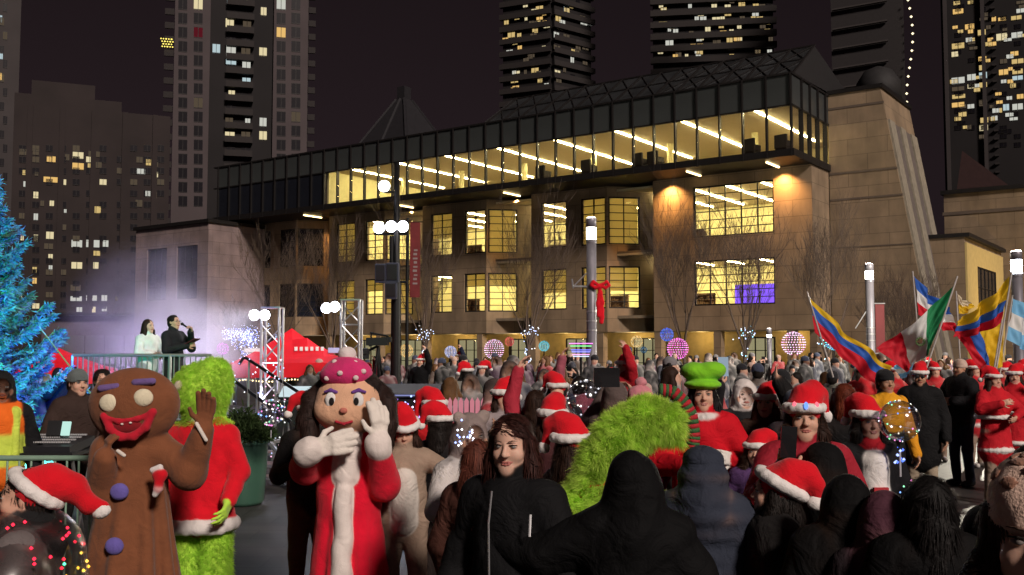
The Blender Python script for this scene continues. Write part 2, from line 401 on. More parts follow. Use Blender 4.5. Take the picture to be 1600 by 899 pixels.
# ground floor: recessed pale wall, soffit, columns, doors
gf = MB(); gf.b2((-52, 2.6, 0), (-.5, 2.9, Z0 - .05)); gf.build('ground_floor_wall', mat('cream_render', (.55, .42, .2)), lib)
sf = MB(); sf.b2((-52, .46, Z0 - .05), (-.5, 6, Z0 - .002)); sf.build('soffit', INCEIL, lib)
for i, k in enumerate([1.2, 6, 10.2, 14.6, 20.2, 25, 30.4, 35.3, 41, 46]):
    cm = MB(); cm.b2((-k - .5, .02, 0), (-k, .6, Z0 - .055)); cm.build('column', STONE, lib)
for k, w_ in ((3.4, 2.0), (11.4, 2.2), (16.6, 2.6), (22, 2.2), (26.9, 2.4), (33, 2.4), (38, 2.2)):
    f = window(lib, (-k, 2.54), 0, w_, .1, 2.7, 3, 3, True, 'door_glazing')
    bk = MB(); bk.b2((-w_, .04, 0), (0, .055, 2.6)); bk.build('lit_blind', emit('blind_glow', (.9, .85, .5), .35, False), f)
for k in (2, 8, 13, 18.5, 23, 28.5, 33, 38.5):
    lamp('soffit_lamp', 'POINT', (-k, 1.4, 2.75), 55, (1, .72, .3), .15, lib)
# interior floors
inn = MB(); inn.b2((-41, .5, 4.0), (-.5, 14, 4.2)); inn.b2((-41, .5, 8.45), (-.5, 14, 8.6)); inn.build('floor_slab', INFLOOR, lib)
cl = MB(); cl.b2((-41, .5, 8.30), (-.5, 14, 8.44)); cl.b2((-41, .5, 12.75), (-.5, 14, 12.9)); cl.build('ceiling', INCEIL, lib)
bw_ = MB(); bw_.b2((-41, 12, 4.2), (-.5, 12.3, 8.29)); bw_.b2((-41, 12, 8.6), (-.5, 12.3, 12.74)); bw_.b2((-41, .6, 4.2), (-40.7, 12, 8.29)); bw_.b2((-41, .6, 8.6), (-40.7, 12, 12.74))
bw_.b2((-.8, 3.3, 4.2), (-.5, 12, 8.29)); bw_.b2((-.8, 3.3, 8.6), (-.5, 12, 12.74)); bw_.build('interior_wall', INWALL, lib)
sm = MB().box((0, 0, 0), (.10, 9.0, .05)).mesh('linear_light', STRIP)
for zc in (8.25, 12.7):
    for i in range(16): inst('linear_light', sm, lib, (-1.6 - 2.45 * i, 6.6, zc))
rs = random.Random(3)
for zc in (4.2, 8.6):
    for i in range(6):
        s_ = MB(); kk = 3 + 6.3 * i
        for j in range(5): s_.b2((-kk - 2.4, -.2, .05 + j * .38), (-kk, .2, .08 + j * .38))
        s_.b2((-kk - 2.4, .02, 0), (-kk, .06, 1.7))
        for j in range(4):
            x = -kk - 2.35
            while x < -kk - .1:
                w_ = rs.uniform(.12, .35); s_.b2((x, -.15, .09 + j * .38), (x + w_, .0, .09 + j * .38 + rs.uniform(.2, .3))); x += w_ + rs.choice((.02, .02, .3))
        s_.build('bookshelf', SHELF, lib, (0, rs.uniform(3.5, 8), zc))
scn = MB(); scn.b2((-7.2, 5.2, 5.0), (-4.2, 5.25, 6.3)); scn.build('purple_screen', emit('purple_display', (.22, .1, 1.0), 1.6, False), lib)
# glass top floor
YG, GL = -3.2, 52.5
fl = MB(); fl.b2((-GL, YG - .1, ZT), (.12, 14, ZT + .42)); fl.build('cantilever_slab', METAL, lib)
gfl = MB(); gfl.b2((-38, YG + .2, ZT + .425), (-.2, 13, ZT + .46)); gfl.build('glass_hall_floor', INFLOOR, lib)
gc = MB(); gc.b2((-38.5, YG + .2, 16.25), (-.2, 13, 16.4)); gc.build('glass_hall_ceiling', INCEIL, lib)
gw = MB(); gw.b2((-38.5, 11.0, ZT + .46), (-.3, 11.3, 16.24)); gw.b2((-38.5, YG + .25, ZT + .46), (-38.3, 10.99, 16.24)); gw.build('glass_hall_wall', INWALL, lib)
gcol = MB()
for i in range(6): gcol.lathe([(.22, ZT + .46), (.22, 16.24)], 12, (-4.9 - 6.2 * i, 3.4, 0))
gcol.build('glass_hall_columns', INWALL, lib)
sm2 = MB().box((0, 0, 0), (.11, 11.5, .05)).mesh('long_linear_light', STRIP)
for i in range(8): inst('linear_light', sm2, lib, (-2.5 - 4.8 * i, YG + .6 + 5.75, 16.21))
GP = MB().box((0, 0, 0), (1, .014, 1)).mesh('glazing_panel', GLASS); SPM = MB().box((0, 0, 0), (1, .05, 1)).mesh('spandrel', DARKP); GPD = MB().box((0, 0, 0), (1, .014, 1)).mesh('unlit_glazing', DARKG)
MU = MB().box((0, 0, 0), (.09, .26, 4.9)).mesh('mullion', METAL)
for i in range(36):
    x = -1.48 * i - .05
    inst('mullion', MU, lib, (x, YG, ZT + 2.43))
    if i < 35:
        lit = i < 26
        inst('glazing_panel', GP if lit else GPD, lib, (x - .74, YG + .02, ZT + .42 + 1.28), (0, 0, 0), (1.38, 1, 2.55))
        inst('spandrel', SPM, lib, (x - .74, YG + .03, 17.02), (0, 0, 0), (1.38, 1, 1.74))
for i in range(5):
    y = YG + .05 + 1.45 * (i + (0 if i else 0))
    if i: inst('mullion', MU, lib, (0, y, ZT + 2.43), (0, 0, R(90)))
    inst('glazing_panel', GP, lib, (-.02, y + .72, ZT + .42 + 1.28), (0, 0, R(90)), (1.34, 1, 2.55))
    inst('spandrel', SPM, lib, (-.03, y + .72, 17.02), (0, 0, R(90)), (1.34, 1, 1.74))
tr = MB(); tr.b2((-GL, YG - .06, 16.05), (.06, YG + .12, 16.14)); tr.b2((-GL, YG - .08, 17.9), (.08, YG + .3, 18.02)); tr.b2((-.1, YG + .31, 17.9), (.085, 4.1, 18.02)); tr.b2((-.08, YG + .13, 16.05), (.065, 4.0, 16.14))
tr.build('transom', METAL, lib)
# roof: sloped skylight with lattice frames at the right end, plain roof beyond
rf = MB(); rf.add([(-GL, YG + .3, 17.95), (0, YG + .3, 17.95), (0, 14, 18.3), (-GL, 14, 18.3)], [(0, 1, 2, 3)])
rf.add([(-23, .2, 18.06), (0.0, .2, 18.06), (0, 1.0, 20.6), (-23, 1.0, 20.6)], [(0, 1, 2, 3)])
rf.add([(0, 1.0, 20.6), (-23, 1.0, 20.6), (-23, 10, 18.4), (0, 10, 18.4)], [(0, 3, 2, 1)])
rf.add([(0, -2.8, 18.02), (0, 1.0, 20.6), (0, 10, 18.4)], [(0, 1, 2)])
rf.add([(-23, -2.8, 18.02), (-23, 1.0, 20.6), (-23, 10, 18.4)], [(0, 2, 1)])
rf.build('roof', ROOFM, lib)
sk = MB()
def sky_pt(x, t): return Vector((x, -2.9 + 3.9 * t, 18.04 + 2.62 * t))
for i in range(16):
    x = -1.5 * i; sk.tube([sky_pt(x, 0), sky_pt(x, 1)], .07, 4)
    if i < 15:
        for a, b in ((0, .5), (.5, 1)):
            sk.tube([sky_pt(x, a), sky_pt(x - 1.5, b)], .035, 4)
            if i < 6: sk.tube([sky_pt(x - 1.5, a), sky_pt(x, b)], .035, 4)
for t in (0, .5, 1): sk.tube([sky_pt(0, t), sky_pt(-22.5, t)], .06 if t != .5 else .04, 4)
sk.build('skylight_lattice', METAL, lib)
SKG = mat('skylight_glass', (.028, .03, .032), rough=.25, spec=.6, var=.5, vs_=.6)
for i in range(15):
    q = MB(); a = .06
    q.add([sky_pt(-1.5 * i - a, .02) + Vector((0, .05, -.03)), sky_pt(-1.5 * i - 1.5 + a, .02) + Vector((0, .05, -.03)), sky_pt(-1.5 * i - 1.5 + a, .98) + Vector((0, .05, -.03)), sky_pt(-1.5 * i - a, .98) + Vector((0, .05, -.03))], [(0, 3, 2, 1)])
    q.build('skylight_pane', SKG, lib)
# pyramid lantern on the roof further left
py_ = MB(); a = 4.3; cx, cy_ = -41.0, 9.0
py_.add([(cx - a, cy_ - a, 18), (cx + a, cy_ - a, 18), (cx + a, cy_ + a, 18), (cx - a, cy_ + a, 18), (cx - .5, cy_ - .5, 24.9), (cx + .5, cy_ - .5, 24.9), (cx + .5, cy_ + .5, 24.9), (cx - .5, cy_ + .5, 24.9)],
        [(0, 1, 5, 4), (1, 2, 6, 5), (2, 3, 7, 6), (3, 0, 4, 7), (4, 5, 6, 7)])
for p, q in (((cx - a, cy_ - a, 18), (cx - .5, cy_ - .5, 24.9)), ((cx + a, cy_ - a, 18), (cx + .5, cy_ - .5, 24.9)), ((cx + a, cy_ + a, 18), (cx + .5, cy_ + .5, 24.9)), ((cx, cy_ - a, 18.02), (cx, cy_ - .5, 24.9))): py_.tube([p, q], .16, 5)
py_.box((cx, cy_, 25.5), (.9, .9, 1.2)); py_.build('pyramid_lantern', mat('lantern_lead', (.018, .017, .02), rough=.6), lib)
# armchairs in the glass hall
for k in (1.0, 3.0, 9.5, 10.6, 14.5, 18.2):
    c = MB(); c.box((0, 0, .25), (.75, .7, .35)); c.box((0, .32, .65), (.8, .16, .8)); c.box((-.36, 0, .5), (.12, .7, .35)); c.box((.36, 0, .5), (.12, .7, .35))
    c.build('armchair', CHAIR, lib, (-k, YG + 1.3, ZT + .47), (0, 0, R(170)))
# soffit bars and the warm wash they throw on the stone
OR = (1.0, .5, .16)
bar = MB().box((0, 0, 0), (.10, 2.0, .07)).mesh('soffit_bar', emit('soffit_glow', (1, .72, .32), 9.0))
for k, yb in ((1.9, -1.35), (7.1, -1.35), (21.6, .9), (31.9, .9), (42.2, .9)):
    if yb > 0: yb = -1.2; k = k - 0.2
    inst('soffit_bar', bar, lib, (-k, yb, ZT - .06))
for k, y, e in ((1.7, -.55, 150), (9.3, -.55, 150), (22.2, .5, 130), (32.5, .5, 110), (42.8, .5, 90)):
    lamp('wall_washer', 'SPOT', (-k, y, ZT - .15), e * 13, OR, .08, lib, None, R(125), .9)
# ---------------------------------------------------------------- battered stair tower
tw = empty('stair_tower', 'tall tapering stone stair tower at the end of the library', 'tower', L2W(0, 3.3), LROT)
def bat(mb, x0, x1t, x1b, y0, y1, z0, z1, yb=0.0):
    mb.add([(x0, y0 - yb, z0), (x1b, y0 - yb, z0), (x1b, y1, z0), (x0, y1, z0), (x0, y0, z1), (x1t, y0, z1), (x1t, y1, z1), (x0, y1, z1)], [(0, 3, 2, 1), (4, 5, 6, 7), (0, 1, 5, 4), (1, 2, 6, 5), (2, 3, 7, 6), (3, 0, 4, 7)])
m_ = MB(); bat(m_, .02, 3.25, 6.3, 0, 7, 0, 18.0); m_.build('wall', STONE, tw)
for z, th in ((17.0, .14), (12.85, .12), (11.2, .12), (8.2, .08)):
    q = MB(); xr = 6.3 + (3.25 - 6.3) * z / 18; q.b2((.02, -.03, z), (xr + .02, .02, z + th)); q.build('string_course', mat('dark_joint_band', (.12, .09, .07)), tw)  # darker joint bands across the front
for y0, y1, mm, nm, pr in ((.15, 1.35, STRIPE, 'pale_rib', .14), (2.75, 3.9, STRIPE, 'pale_rib', .14), (5.4, 6.8, STRIPE, 'pale_rib', .14), (1.36, 2.74, mat('slot_panel', (.13, .11, .1)), 'slot', .03), (3.91, 5.39, MATS['slot_panel'], 'slot', .03)):
    q = MB(); q.add([(6.3 + pr, y0, 0), (6.3 + pr, y1, 0), (3.25 + pr + .34, y1, 16), (3.25 + pr + .34, y0, 16), (6.2, y0, 0), (6.2, y1, 0), (3.5, y1, 16), (3.5, y0, 16)], [(0, 1, 2, 3), (5, 4, 7, 6), (0, 3, 7, 4), (1, 5, 6, 2), (3, 2, 6, 7), (0, 4, 5, 1)]); q.build(nm, mm, tw)
q = MB(); q.b2((-.05, -.1, 18.0), (3.4, 7.1, 18.25)); q.build('coping', METAL, tw)
q = MB(); q.lathe([(1.5, 18.25), (1.4, 19.6), (.9, 20.4), (.2, 20.7)], 16, (1.8, 5.0, 0)); q.build('roof_drum', ROOFM, tw, smooth=True)
# ---------------------------------------------------------------- right wing and its annex
rw = empty('theatre_wing', 'long low windowless stone wing behind the stair tower', 'building', L2W(3, 21), LROT)
q = MB(); q.b2((0, 0, 0), (46, 10, 13.6)); q.build('wall', STONE, rw)
q = MB(); q.b2((-.1, -.06, 12.0), (46.1, -.001, 12.25)); q.build('string_course', MATS['dark_joint_band'], rw)
q = MB(); q.b2((-.2, -.2, 13.6), (46.2, 10.2, 13.9)); q.build('coping', METAL, rw)
q = MB(); q.add([(6, 3, 13.9), (40, 3, 13.9), (40, 10, 13.9), (6, 10, 13.9), (9, 5, 17), (40, 5, 17), (40, 9, 17), (9, 9, 17)], [(0, 1, 5, 4), (1, 2, 6, 5), (2, 3, 7, 6), (3, 0, 4, 7), (4, 5, 6, 7)]); q.build('sloped_roof', ROOFM, rw)
q = MB(); q.add([(.5, 2, 13.9), (4.5, 2, 13.9), (1, 2, 17.2), (.5, 9, 13.9), (4.5, 9, 13.9), (1, 9, 17.2)], [(0, 1, 2), (4, 3, 5), (1, 4, 5, 2), (0, 2, 5, 3)]); q.build('raked_gable', mat('maroon_metal', (.05, .025, .025)), rw)
ax = empty('entrance_annex', 'small flat-roofed annex with one bright yellow lit side and dark window', 'building', L2W(6.9, 8), LROT)
q = MB(); q.b2((-7, 0, 0), (-.01, 12.6, 8.95)); q.build('wall', STONE, ax)
YEL = mat('yellow_lit_wall', (.55, .42, .17), var=.1)  # yellow light on this side is also put into the wall colour
q = MB()
q.b2((0, 0, 0), (.12, 3.2, 8.6)); q.b2((0, 9.6, 0), (.12, 12.6, 8.6)); q.b2((0, 3.2, 7.3), (.12, 9.6, 8.6)); q.b2((0, 3.2, 0), (.12, 9.6, 3.2)); q.build('yellow_side', YEL, ax)
f = window(ax, (.07, 3.2), R(-90), 6.4, 3.2, 7.3, 5, 3, False)
q = MB(); q.b2((-7.1, -.1, 8.95), (.3, 12.8, 9.2)); q.build('coping', METAL, ax)
lamp('annex_wash', 'SPOT', (7.0, 5.0, 1.0), 1500, (1, .7, .28), .3, ax, (0, 6, 7.5), R(95), .8)
# ---------------------------------------------------------------- left wing
lw = empty('library_left_wing', 'pink-washed stone wing with two large dark windows beside the stage', 'building', L2W(-49.5, -6), LROT)
wl = MB(); wall_face(wl, (0, 0), 0, 10.3, [(1.4, 4.3, 6.2, 10.8), (5.7, 8.6, 6.2, 10.8)], 0, 12.6); wl.b2((-.45, .46, 0), (0, 6.3, 12.6)); wl.b2((-10.3, .46, 0), (-9.85, 9, 12.6)); wl.build('wall', STONE2, lw)
for k in (1.4, 5.7): window(lw, (-k, .2), 0, 2.9, 6.2, 10.8, 3, 4, False)
q = MB(); q.b2((-10.5, -.2, 12.6), (.2, 8, 12.9)); q.build('coping', METAL, lw)

# ---------------------------------------------------------------- high-rises
WARM = [(1, .72, .28), (1, .62, .2), (1, .85, .5), (.9, .9, .8), (.75, .95, 1.0)]
def litmat(i): return emit('lit_window_%d' % i, WARM[i], (.62, .8, .75, .62, .6)[i], False)
CURT = mat('dim_window', (.009, .008, .011), rough=.3, spec=.15)
REDW = emit('red_window', (.35, .03, .05), .25, False); BLUEW = emit('blue_window', (.05, .45, .75), .8, False); GREYW = emit('half_lit_window', (.6, .45, .3), .14, False)
def winmesh(name, m):
    q = MB(); q.b2((-.5, -.06, -.5), (.5, -.02, .5), 0); q.b2((-.5, -.1, -.5), (.5, -.061, -.44), 1); q.b2((-.5, -.1, .44), (.5, -.061, .5), 1); q.b2((-.03, -.1, -.439), (.03, -.061, .439), 1); return q.mesh(name, [m, METAL])
WM = {i: winmesh('lit_%d' % i, litmat(i)) for i in range(5)}
WM['d'] = winmesh('dim', CURT); WM['r'] = winmesh('red', REDW); WM['b'] = winmesh('blue', BLUEW); WM['g'] = winmesh('half', GREYW)
class Tower:
    def __init__(s, name, label, px0, px1, Y, z1, depth, wallmat, rz=None):
        a = P(px0, 545, Y).x; b = P(px1, 545, Y).x; s.Y = Y; face = rz is None
        if face: rz = -math.atan2((a + b) / 2, Y)
        s.rz = rz
        s.e = empty(name, label, 'building', ((a + b) / 2, Y, 0), rz); s.w = (b - a) * (math.cos(rz) if face else 1.0)
        q = MB(); q.b2((-s.w / 2, 0, 0), (s.w / 2, depth, z1)); s.body = q.build('wall', wallmat, s.e); s.z1 = z1; s.depth = depth
    def pt(s, px, py):
        """pixel -> local (x, z) on the front plane (front plane rotated by rz)"""
        d = P(px, py, 1.0) - Vector((0, 0, HC)); o = Vector((0, 0, HC)); c = s.e.location
        nrm = Vector((math.sin(s.rz), -math.cos(s.rz), 0)); t = (c - o).dot(nrm) / d.dot(nrm); p = o + d * t - c
        return p.x * math.cos(s.rz) + p.y * math.sin(s.rz), p.z
    def win(s, px, py, w, h, k):
        x0, z0 = s.pt(px - w / 2, py + h / 2); x1, z1 = s.pt(px + w / 2, py - h / 2)
        if abs((x0 + x1) / 2) > s.w / 2: return
        inst('window', WM[k], s.e, ((x0 + x1) / 2, 0, (z0 + z1) / 2), (0, 0, 0), (x1 - x0, 1, z1 - z0))
    def slabs(s, step, out, m, z0=6, inset=0.0, name='balcony_slab', x0=None, x1=None, rail=True):
        z = z0; a = -s.w / 2 - .6 + inset if x0 is None else x0; b = s.w / 2 + .6 - inset if x1 is None else x1
        me = MB(); me.b2((a, -out, 0), (b, .2, .3))
        if rail: me.b2((a, -out, .3), (b, -out + .06, 1.25))
        me = me.mesh(name, m)
        while z < s.z1: inst(name, me, s.e, (0, 0, z)); z += step
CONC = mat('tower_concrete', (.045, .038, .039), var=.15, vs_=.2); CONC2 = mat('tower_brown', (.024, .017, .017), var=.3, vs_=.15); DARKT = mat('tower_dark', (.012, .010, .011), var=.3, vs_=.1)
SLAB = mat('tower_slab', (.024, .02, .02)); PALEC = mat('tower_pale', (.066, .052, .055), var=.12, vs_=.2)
# tall tower with pale piers
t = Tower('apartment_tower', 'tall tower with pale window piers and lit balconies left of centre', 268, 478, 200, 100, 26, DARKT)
for a, b in ((268, 324), (424, 478)):
    x0, _ = t.pt(a, 300); x1, _ = t.pt(b, 300); q = MB(); q.b2((x0, -.8, 0), (x1, -.001, 100)); pier = q.build('pale_pier', PALEC, t.e)
rr = random.Random(11)
for r_ in range(-1, 15):
    y = 8 + 21.9 * r_
    for cx_ in (286, 310, 439, 462):
        k = 'd'
        if (cx_, r_) in ((310, 0),): k = 2
        if (cx_, r_) == (439, 0): k = 3
        if (cx_, r_) == (310, 2): k = 'r'
        if (cx_, r_) == (439, 2): k = 1
        if (cx_, r_) in ((310, 7), (462, 8)): k = 'g'
        x0, z0 = t.pt(cx_ - 7, y + 9); x1, z1 = t.pt(cx_ + 7, y - 7)
        inst('window', WM[k], t.e, ((x0 + x1) / 2, -.78, (z0 + z1) / 2), (0, 0, 0), (x1 - x0, 1, z1 - z0))
for px, py, w_, h_, k in ((338, 76, 12, 14, 4), (359, 36, 13, 14, 2), (386, 40, 13, 13, 'g'), (361, 80, 15, 18, 3), (384, 79, 14, 12, 'g'), (361, 97, 16, 8, 4), (385, 104, 13, 15, 3), (385, 129, 13, 15, 4), (362, 146, 10, 9, 2), (412, 18, 9, 13, 2), (411, 81, 12, 13, 2),
                          (358, 190, 12, 12, 'g'), (387, 192, 8, 14, 3), (411, 191, 11, 14, 3), (411, 212, 12, 14, 2), (359, 213, 15, 14, 2), (384, 212, 14, 12, 'g'), (361, 2, 12, 6, 4), (382, 2, 10, 6, 2), (361, 58, 15, 10, 'd'), (384, 60, 13, 11, 'd'), (361, 168, 15, 10, 'd'), (384, 236, 13, 11, 'd'), (361, 236, 13, 11, 'd')):
    t.win(px, py, w_, h_, k)
xa, _ = t.pt(350, 300); xb, _ = t.pt(393, 300); t.slabs(2.83, 1.4, SLAB, 4, x0=xa, x1=xb)
xa, _ = t.pt(252, 300); xb, _ = t.pt(267, 300); t.slabs(2.83, .3, SLAB, 4, x0=xa, x1=xb)
xa, _ = t.pt(479, 300); xb, _ = t.pt(490, 300); t.slabs(2.83, .3, SLAB, 4, x0=xa, x1=xb)
q = []
for i in range(26): q.append(Vector((t.pt(252 + i * .7 + (i % 3), 62 + 8 * ((i * 7) % 3) / 3 + 3 * (i % 2))[0], -.7, t.pt(252, 62 + 4 * ((i * 5) % 4))[1])))
bulbs('string_light', q, .16, [(1, .8, .15)], t.e, BULB2)
# low brown apartment block at left
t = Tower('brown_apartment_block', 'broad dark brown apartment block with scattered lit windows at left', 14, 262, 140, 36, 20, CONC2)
xl = t.w / 2; q = MB(); q.b2((-xl, 0, 36), (xl * .35, 18, 37.5)); q.b2((-xl + 2, 2, 37.5), (0, 14, 40)); q.build('stepped_roof', CONC2, t.e)
for px, py, w_, h_, k in ((38, 238, 16, 9, 'g'), (56, 238, 10, 9, 'g'), (80, 249, 14, 9, 1), (105, 246, 7, 10, 'g'), (122, 243, 17, 10, 2), (147, 241, 18, 8, 'g'), (40, 270, 10, 8, 0), (57, 272, 6, 6, 'g'), (79, 281, 22, 8, 1), (122, 260, 18, 10, 1), (140, 259, 6, 7, 0), (152, 258, 14, 9, 'g'),
                          (218, 250, 10, 9, 'g'), (232, 254, 8, 10, 0), (243, 256, 8, 10, 'g'), (220, 268, 14, 8, 3), (243, 273, 8, 9, 2), (41, 288, 9, 9, 3), (56, 305, 8, 11, 2), (66, 318, 6, 9, 'g'), (81, 318, 7, 9, 2), (56, 339, 7, 11, 3), (150, 328, 15, 11, 0), (102, 330, 4, 6, 3), (217, 318, 11, 11, 'g'),
                          (231, 303, 8, 9, 3), (242, 305, 6, 11, 'g'), (38, 371, 12, 11, 2), (56, 372, 7, 11, 2), (78, 368, 12, 12, 2), (76, 385, 14, 9, 'g'), (120, 381, 17, 12, 3), (145, 381, 21, 12, 3), (165, 381, 9, 11, 3), (150, 396, 13, 8, 0), (79, 401, 7, 8, 2), (120, 415, 17, 11, 2), (147, 415, 14, 11, 2),
                          (79, 419, 6, 9, 3), (40, 424, 7, 10, 'g'), (54, 422, 7, 10, 0), (54, 439, 7, 10, 1), (118, 450, 16, 10, 'g'), (119, 467, 18, 8, 3), (143, 466, 17, 9, 3), (163, 466, 9, 10, 3), (185, 467, 10, 8, 'g'), (124, 484, 9, 8, 3), (143, 484, 13, 10, 2), (163, 483, 8, 8, 3)):
    t.win(px, py, w_, h_, k)
occ = []
for r_ in range(15):
    for c_ in range(11):
        px = 30 + c_ * 21 + (6 if c_ > 6 else 0); py = 232 + r_ * 17.6
        if rr.random() < .75: t.win(px + 5, py, 11, 9, rr.choice(('d', 'd', 'd', 'd', 'g', 'd', 2 if rr.random() < .4 else 'd')))
for i in range(5): x_ = -t.w / 2 + t.w * (i + .5) / 5; q = MB(); q.b2((x_ - .35, -.3, 0), (x_ + .35, -.001, 36)); q.build('pilaster', CONC2, t.e)
# edge tower at far left
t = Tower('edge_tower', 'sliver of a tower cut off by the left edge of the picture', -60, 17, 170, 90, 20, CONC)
for i in range(14):
    t.win(3 if i % 2 else 8, 12 + i * 22, 7, 12, 'g' if i in (1, 2, 5) else ('d' if i != 5 else 1))
t.win(1, 120, 4, 12, 1); t.win(2, 88, 5, 10, 4); t.win(1, 30, 5, 12, 4)
def fill(t, x0, x1, y0, y1, n, seed, w=(5, 10), h=(5, 8), keys=('g', 'g', 'd', 0, 2, 3, 0, 1)):
    r_ = random.Random(seed)
    for _ in range(n): t.win(r_.uniform(x0, x1), y0 + 6.5 * int(r_.uniform(0, (y1 - y0) / 6.5)), r_.uniform(*w), r_.uniform(*h), r_.choice(keys))
# flank tower seen corner-on behind the glass roof
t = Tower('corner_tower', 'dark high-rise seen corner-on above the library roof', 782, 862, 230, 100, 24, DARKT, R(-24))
t.slabs(3.0, .9, SLAB, 50)
for px, py, w_, h_, k in ((821, 8, 7, 9, 2), (843, 13, 11, 9, 0), (822, 29, 4, 8, 2), (836, 47, 8, 8, 0), (799, 55, 11, 10, 0), (797, 67, 10, 6, 'g'), (803, 43, 8, 6, 'g'), (791, 87, 12, 6, 0), (808, 84, 4, 5, 3), (826, 80, 9, 5, 'g'), (828, 90, 9, 6, 'g'), (832, 100, 11, 7, 'b'), (814, 103, 7, 8, 0), (836, 110, 11, 9, 0), (821, 113, 4, 8, 'g'), (837, 121, 9, 7, 'g'), (804, 127, 11, 7, 0), (806, 137, 10, 7, 1)):
    t.win(px, py, w_, h_, k)
fill(t, 786, 856, 3, 145, 40, 6)
t2 = Tower('corner_tower_flank', 'flank', 858, 936, 232, 100, 10, DARKT, R(38))
t2.slabs(3.0, .9, SLAB, 50)
for px, py, w_, h_, k in ((885, 17, 8, 9, 4), (885, 60, 9, 11, 'g'), (894, 94, 5, 8, 3), (871, 115, 8, 9, 2), (873, 126, 8, 6, 'g'), (914, 99, 7, 4, 'g'), (928, 113, 6, 5, 'g'), (882, 110, 4, 6, 'g')): t2.win(px, py, w_, h_, k)
fill(t2, 864, 930, 3, 130, 22, 7, keys=('g', 'd', 'g', 3, 0))
Ma = Matrix.Translation(t.e.location) @ Matrix.Rotation(t.rz, 4, 'Z'); Mb = Matrix.Translation(t2.e.location) @ Matrix.Rotation(t2.rz, 4, 'Z')
for ch in list(t2.e.children):
    ml = Matrix.LocRotScale(ch.location, ch.rotation_euler, ch.scale); ch.parent = t.e
    l_, r_q, s_v = (Ma.inverted() @ Mb @ ml).decompose(); ch.location = l_; ch.rotation_euler = r_q.to_euler(); ch.scale = s_v
bpy.data.objects.remove(t2.e)
# tower behind the skylight
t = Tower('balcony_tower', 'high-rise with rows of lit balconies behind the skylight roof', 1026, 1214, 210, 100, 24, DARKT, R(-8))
t.slabs(2.6, 1.0, SLAB, 40)
for px, py, w_, h_, k in ((1037, 15, 9, 7, 0), (1095, 22, 9, 8, 2), (1137, 11, 9, 8, 2), (1159, 7, 10, 7, 0), (1036, 38, 13, 9, 0), (1074, 39, 11, 8, 0), (1090, 36, 5, 7, 2), (1119, 30, 12, 7, 2), (1046, 47, 5, 6, 3), (1106, 46, 8, 8, 2), (1118, 55, 11, 9, 1), (1130, 52, 10, 9, 1), (1140, 63, 9, 8, 0), (1152, 60, 11, 10, 1), (1097, 61, 5, 5, 2), (1046, 67, 12, 10, 3), (1083, 72, 8, 7, 1), (1094, 73, 9, 10, 1), (1032, 81, 8, 8, 2), (1060, 86, 9, 8, 'g'), (1093, 82, 10, 8, 0), (1183, 68, 10, 6, 0), (1177, 28, 7, 5, 0), (1120, 66, 12, 7, 'g'), (1065, 18, 8, 7, 'g'), (1080, 52, 7, 7, 'g')):
    t.win(px, py, w_, h_, k)
fill(t, 1030, 1210, 3, 100, 70, 5)
# dark tower with pale balcony edges and a bulb chain
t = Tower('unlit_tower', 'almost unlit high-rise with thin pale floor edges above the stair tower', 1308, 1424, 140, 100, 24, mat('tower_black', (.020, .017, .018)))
EDGE = mat('pale_edge', (.04, .034, .034))
z = 28
me = MB().box((0, -.4, 0), (t.w * .76, .6, .2)).mesh('floor_edge', EDGE)
while z < 99: inst('floor_edge', me, t.e, (-1, -.1, z), (0, R(-4), 0)); z += 2.9
q = [Vector((t.w / 2 + .6 + .5 * math.sin(i * .4), -1, t.pt(1427, i * 13.2 + 3)[1])) for i in range(14)]
bulbs('bulb_chain', q, .2, [(1, .85, .55)], t.e, BULB2)
# far right tower with many lit flats
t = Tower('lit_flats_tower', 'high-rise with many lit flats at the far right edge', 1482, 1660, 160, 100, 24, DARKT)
for a, b in ((1481, 1487), (1540, 1546)):
    x0, _ = t.pt(a, 300); x1, _ = t.pt(b, 300); q = MB(); q.b2((x0, -.7, 0), (x1, -.001, 100)); q.build('pale_fin', CONC, t.e)
for px, py, w_, h_, k in ((1495, 5, 10, 8, 0), (1497, 18, 16, 11, 1), (1515, 42, 14, 11, 1), (1534, 51, 12, 11, 0), (1588, 28, 16, 9, 0), (1565, 58, 16, 14, 2), (1589, 55, 17, 12, 3), (1497, 72, 19, 12, 0), (1492, 85, 10, 10, 2), (1535, 92, 12, 9, 1), (1535, 106, 10, 10, 0), (1585, 84, 12, 9, 1), (1590, 96, 18, 10, 0), (1568, 113, 14, 11, 1), (1590, 112, 16, 10, 0), (1497, 126, 20, 13, 3), (1518, 121, 13, 12, 3), (1536, 118, 12, 12, 4),
                          (1518, 135, 12, 9, 2), (1536, 133, 12, 10, 0), (1590, 122, 16, 9, 4), (1497, 139, 19, 9, 'g'), (1498, 151, 20, 9, 0), (1497, 164, 19, 10, 1), (1504, 179, 12, 9, 0), (1536, 161, 12, 12, 'g'), (1572, 168, 9, 12, 4), (1590, 167, 16, 12, 3), (1538, 188, 12, 10, 0), (1554, 185, 9, 9, 3), (1537, 200, 13, 11, 2), (1594, 151, 10, 9, 1), (1570, 46, 7, 7, 'g'), (1535, 214, 10, 8, 'g'), (1518, 66, 11, 9, 'g'), (1568, 96, 11, 9, 'g')):
    t.win(px, py, w_, h_, k)
for r_ in range(18):
    for c_, px in enumerate((1497, 1518, 1535, 1568, 1590)):
        if rr.random() < .3: t.win(px, 2 + 13.2 * r_, 10, 8, 'd')
fill(t, 1490, 1598, 4, 210, 60, 8, (6, 13), (6, 9))
t.slabs(1.36, .6, SLAB, 6, x0=t.pt(1550, 100)[0], x1=t.pt(1557, 100)[0], rail=False)
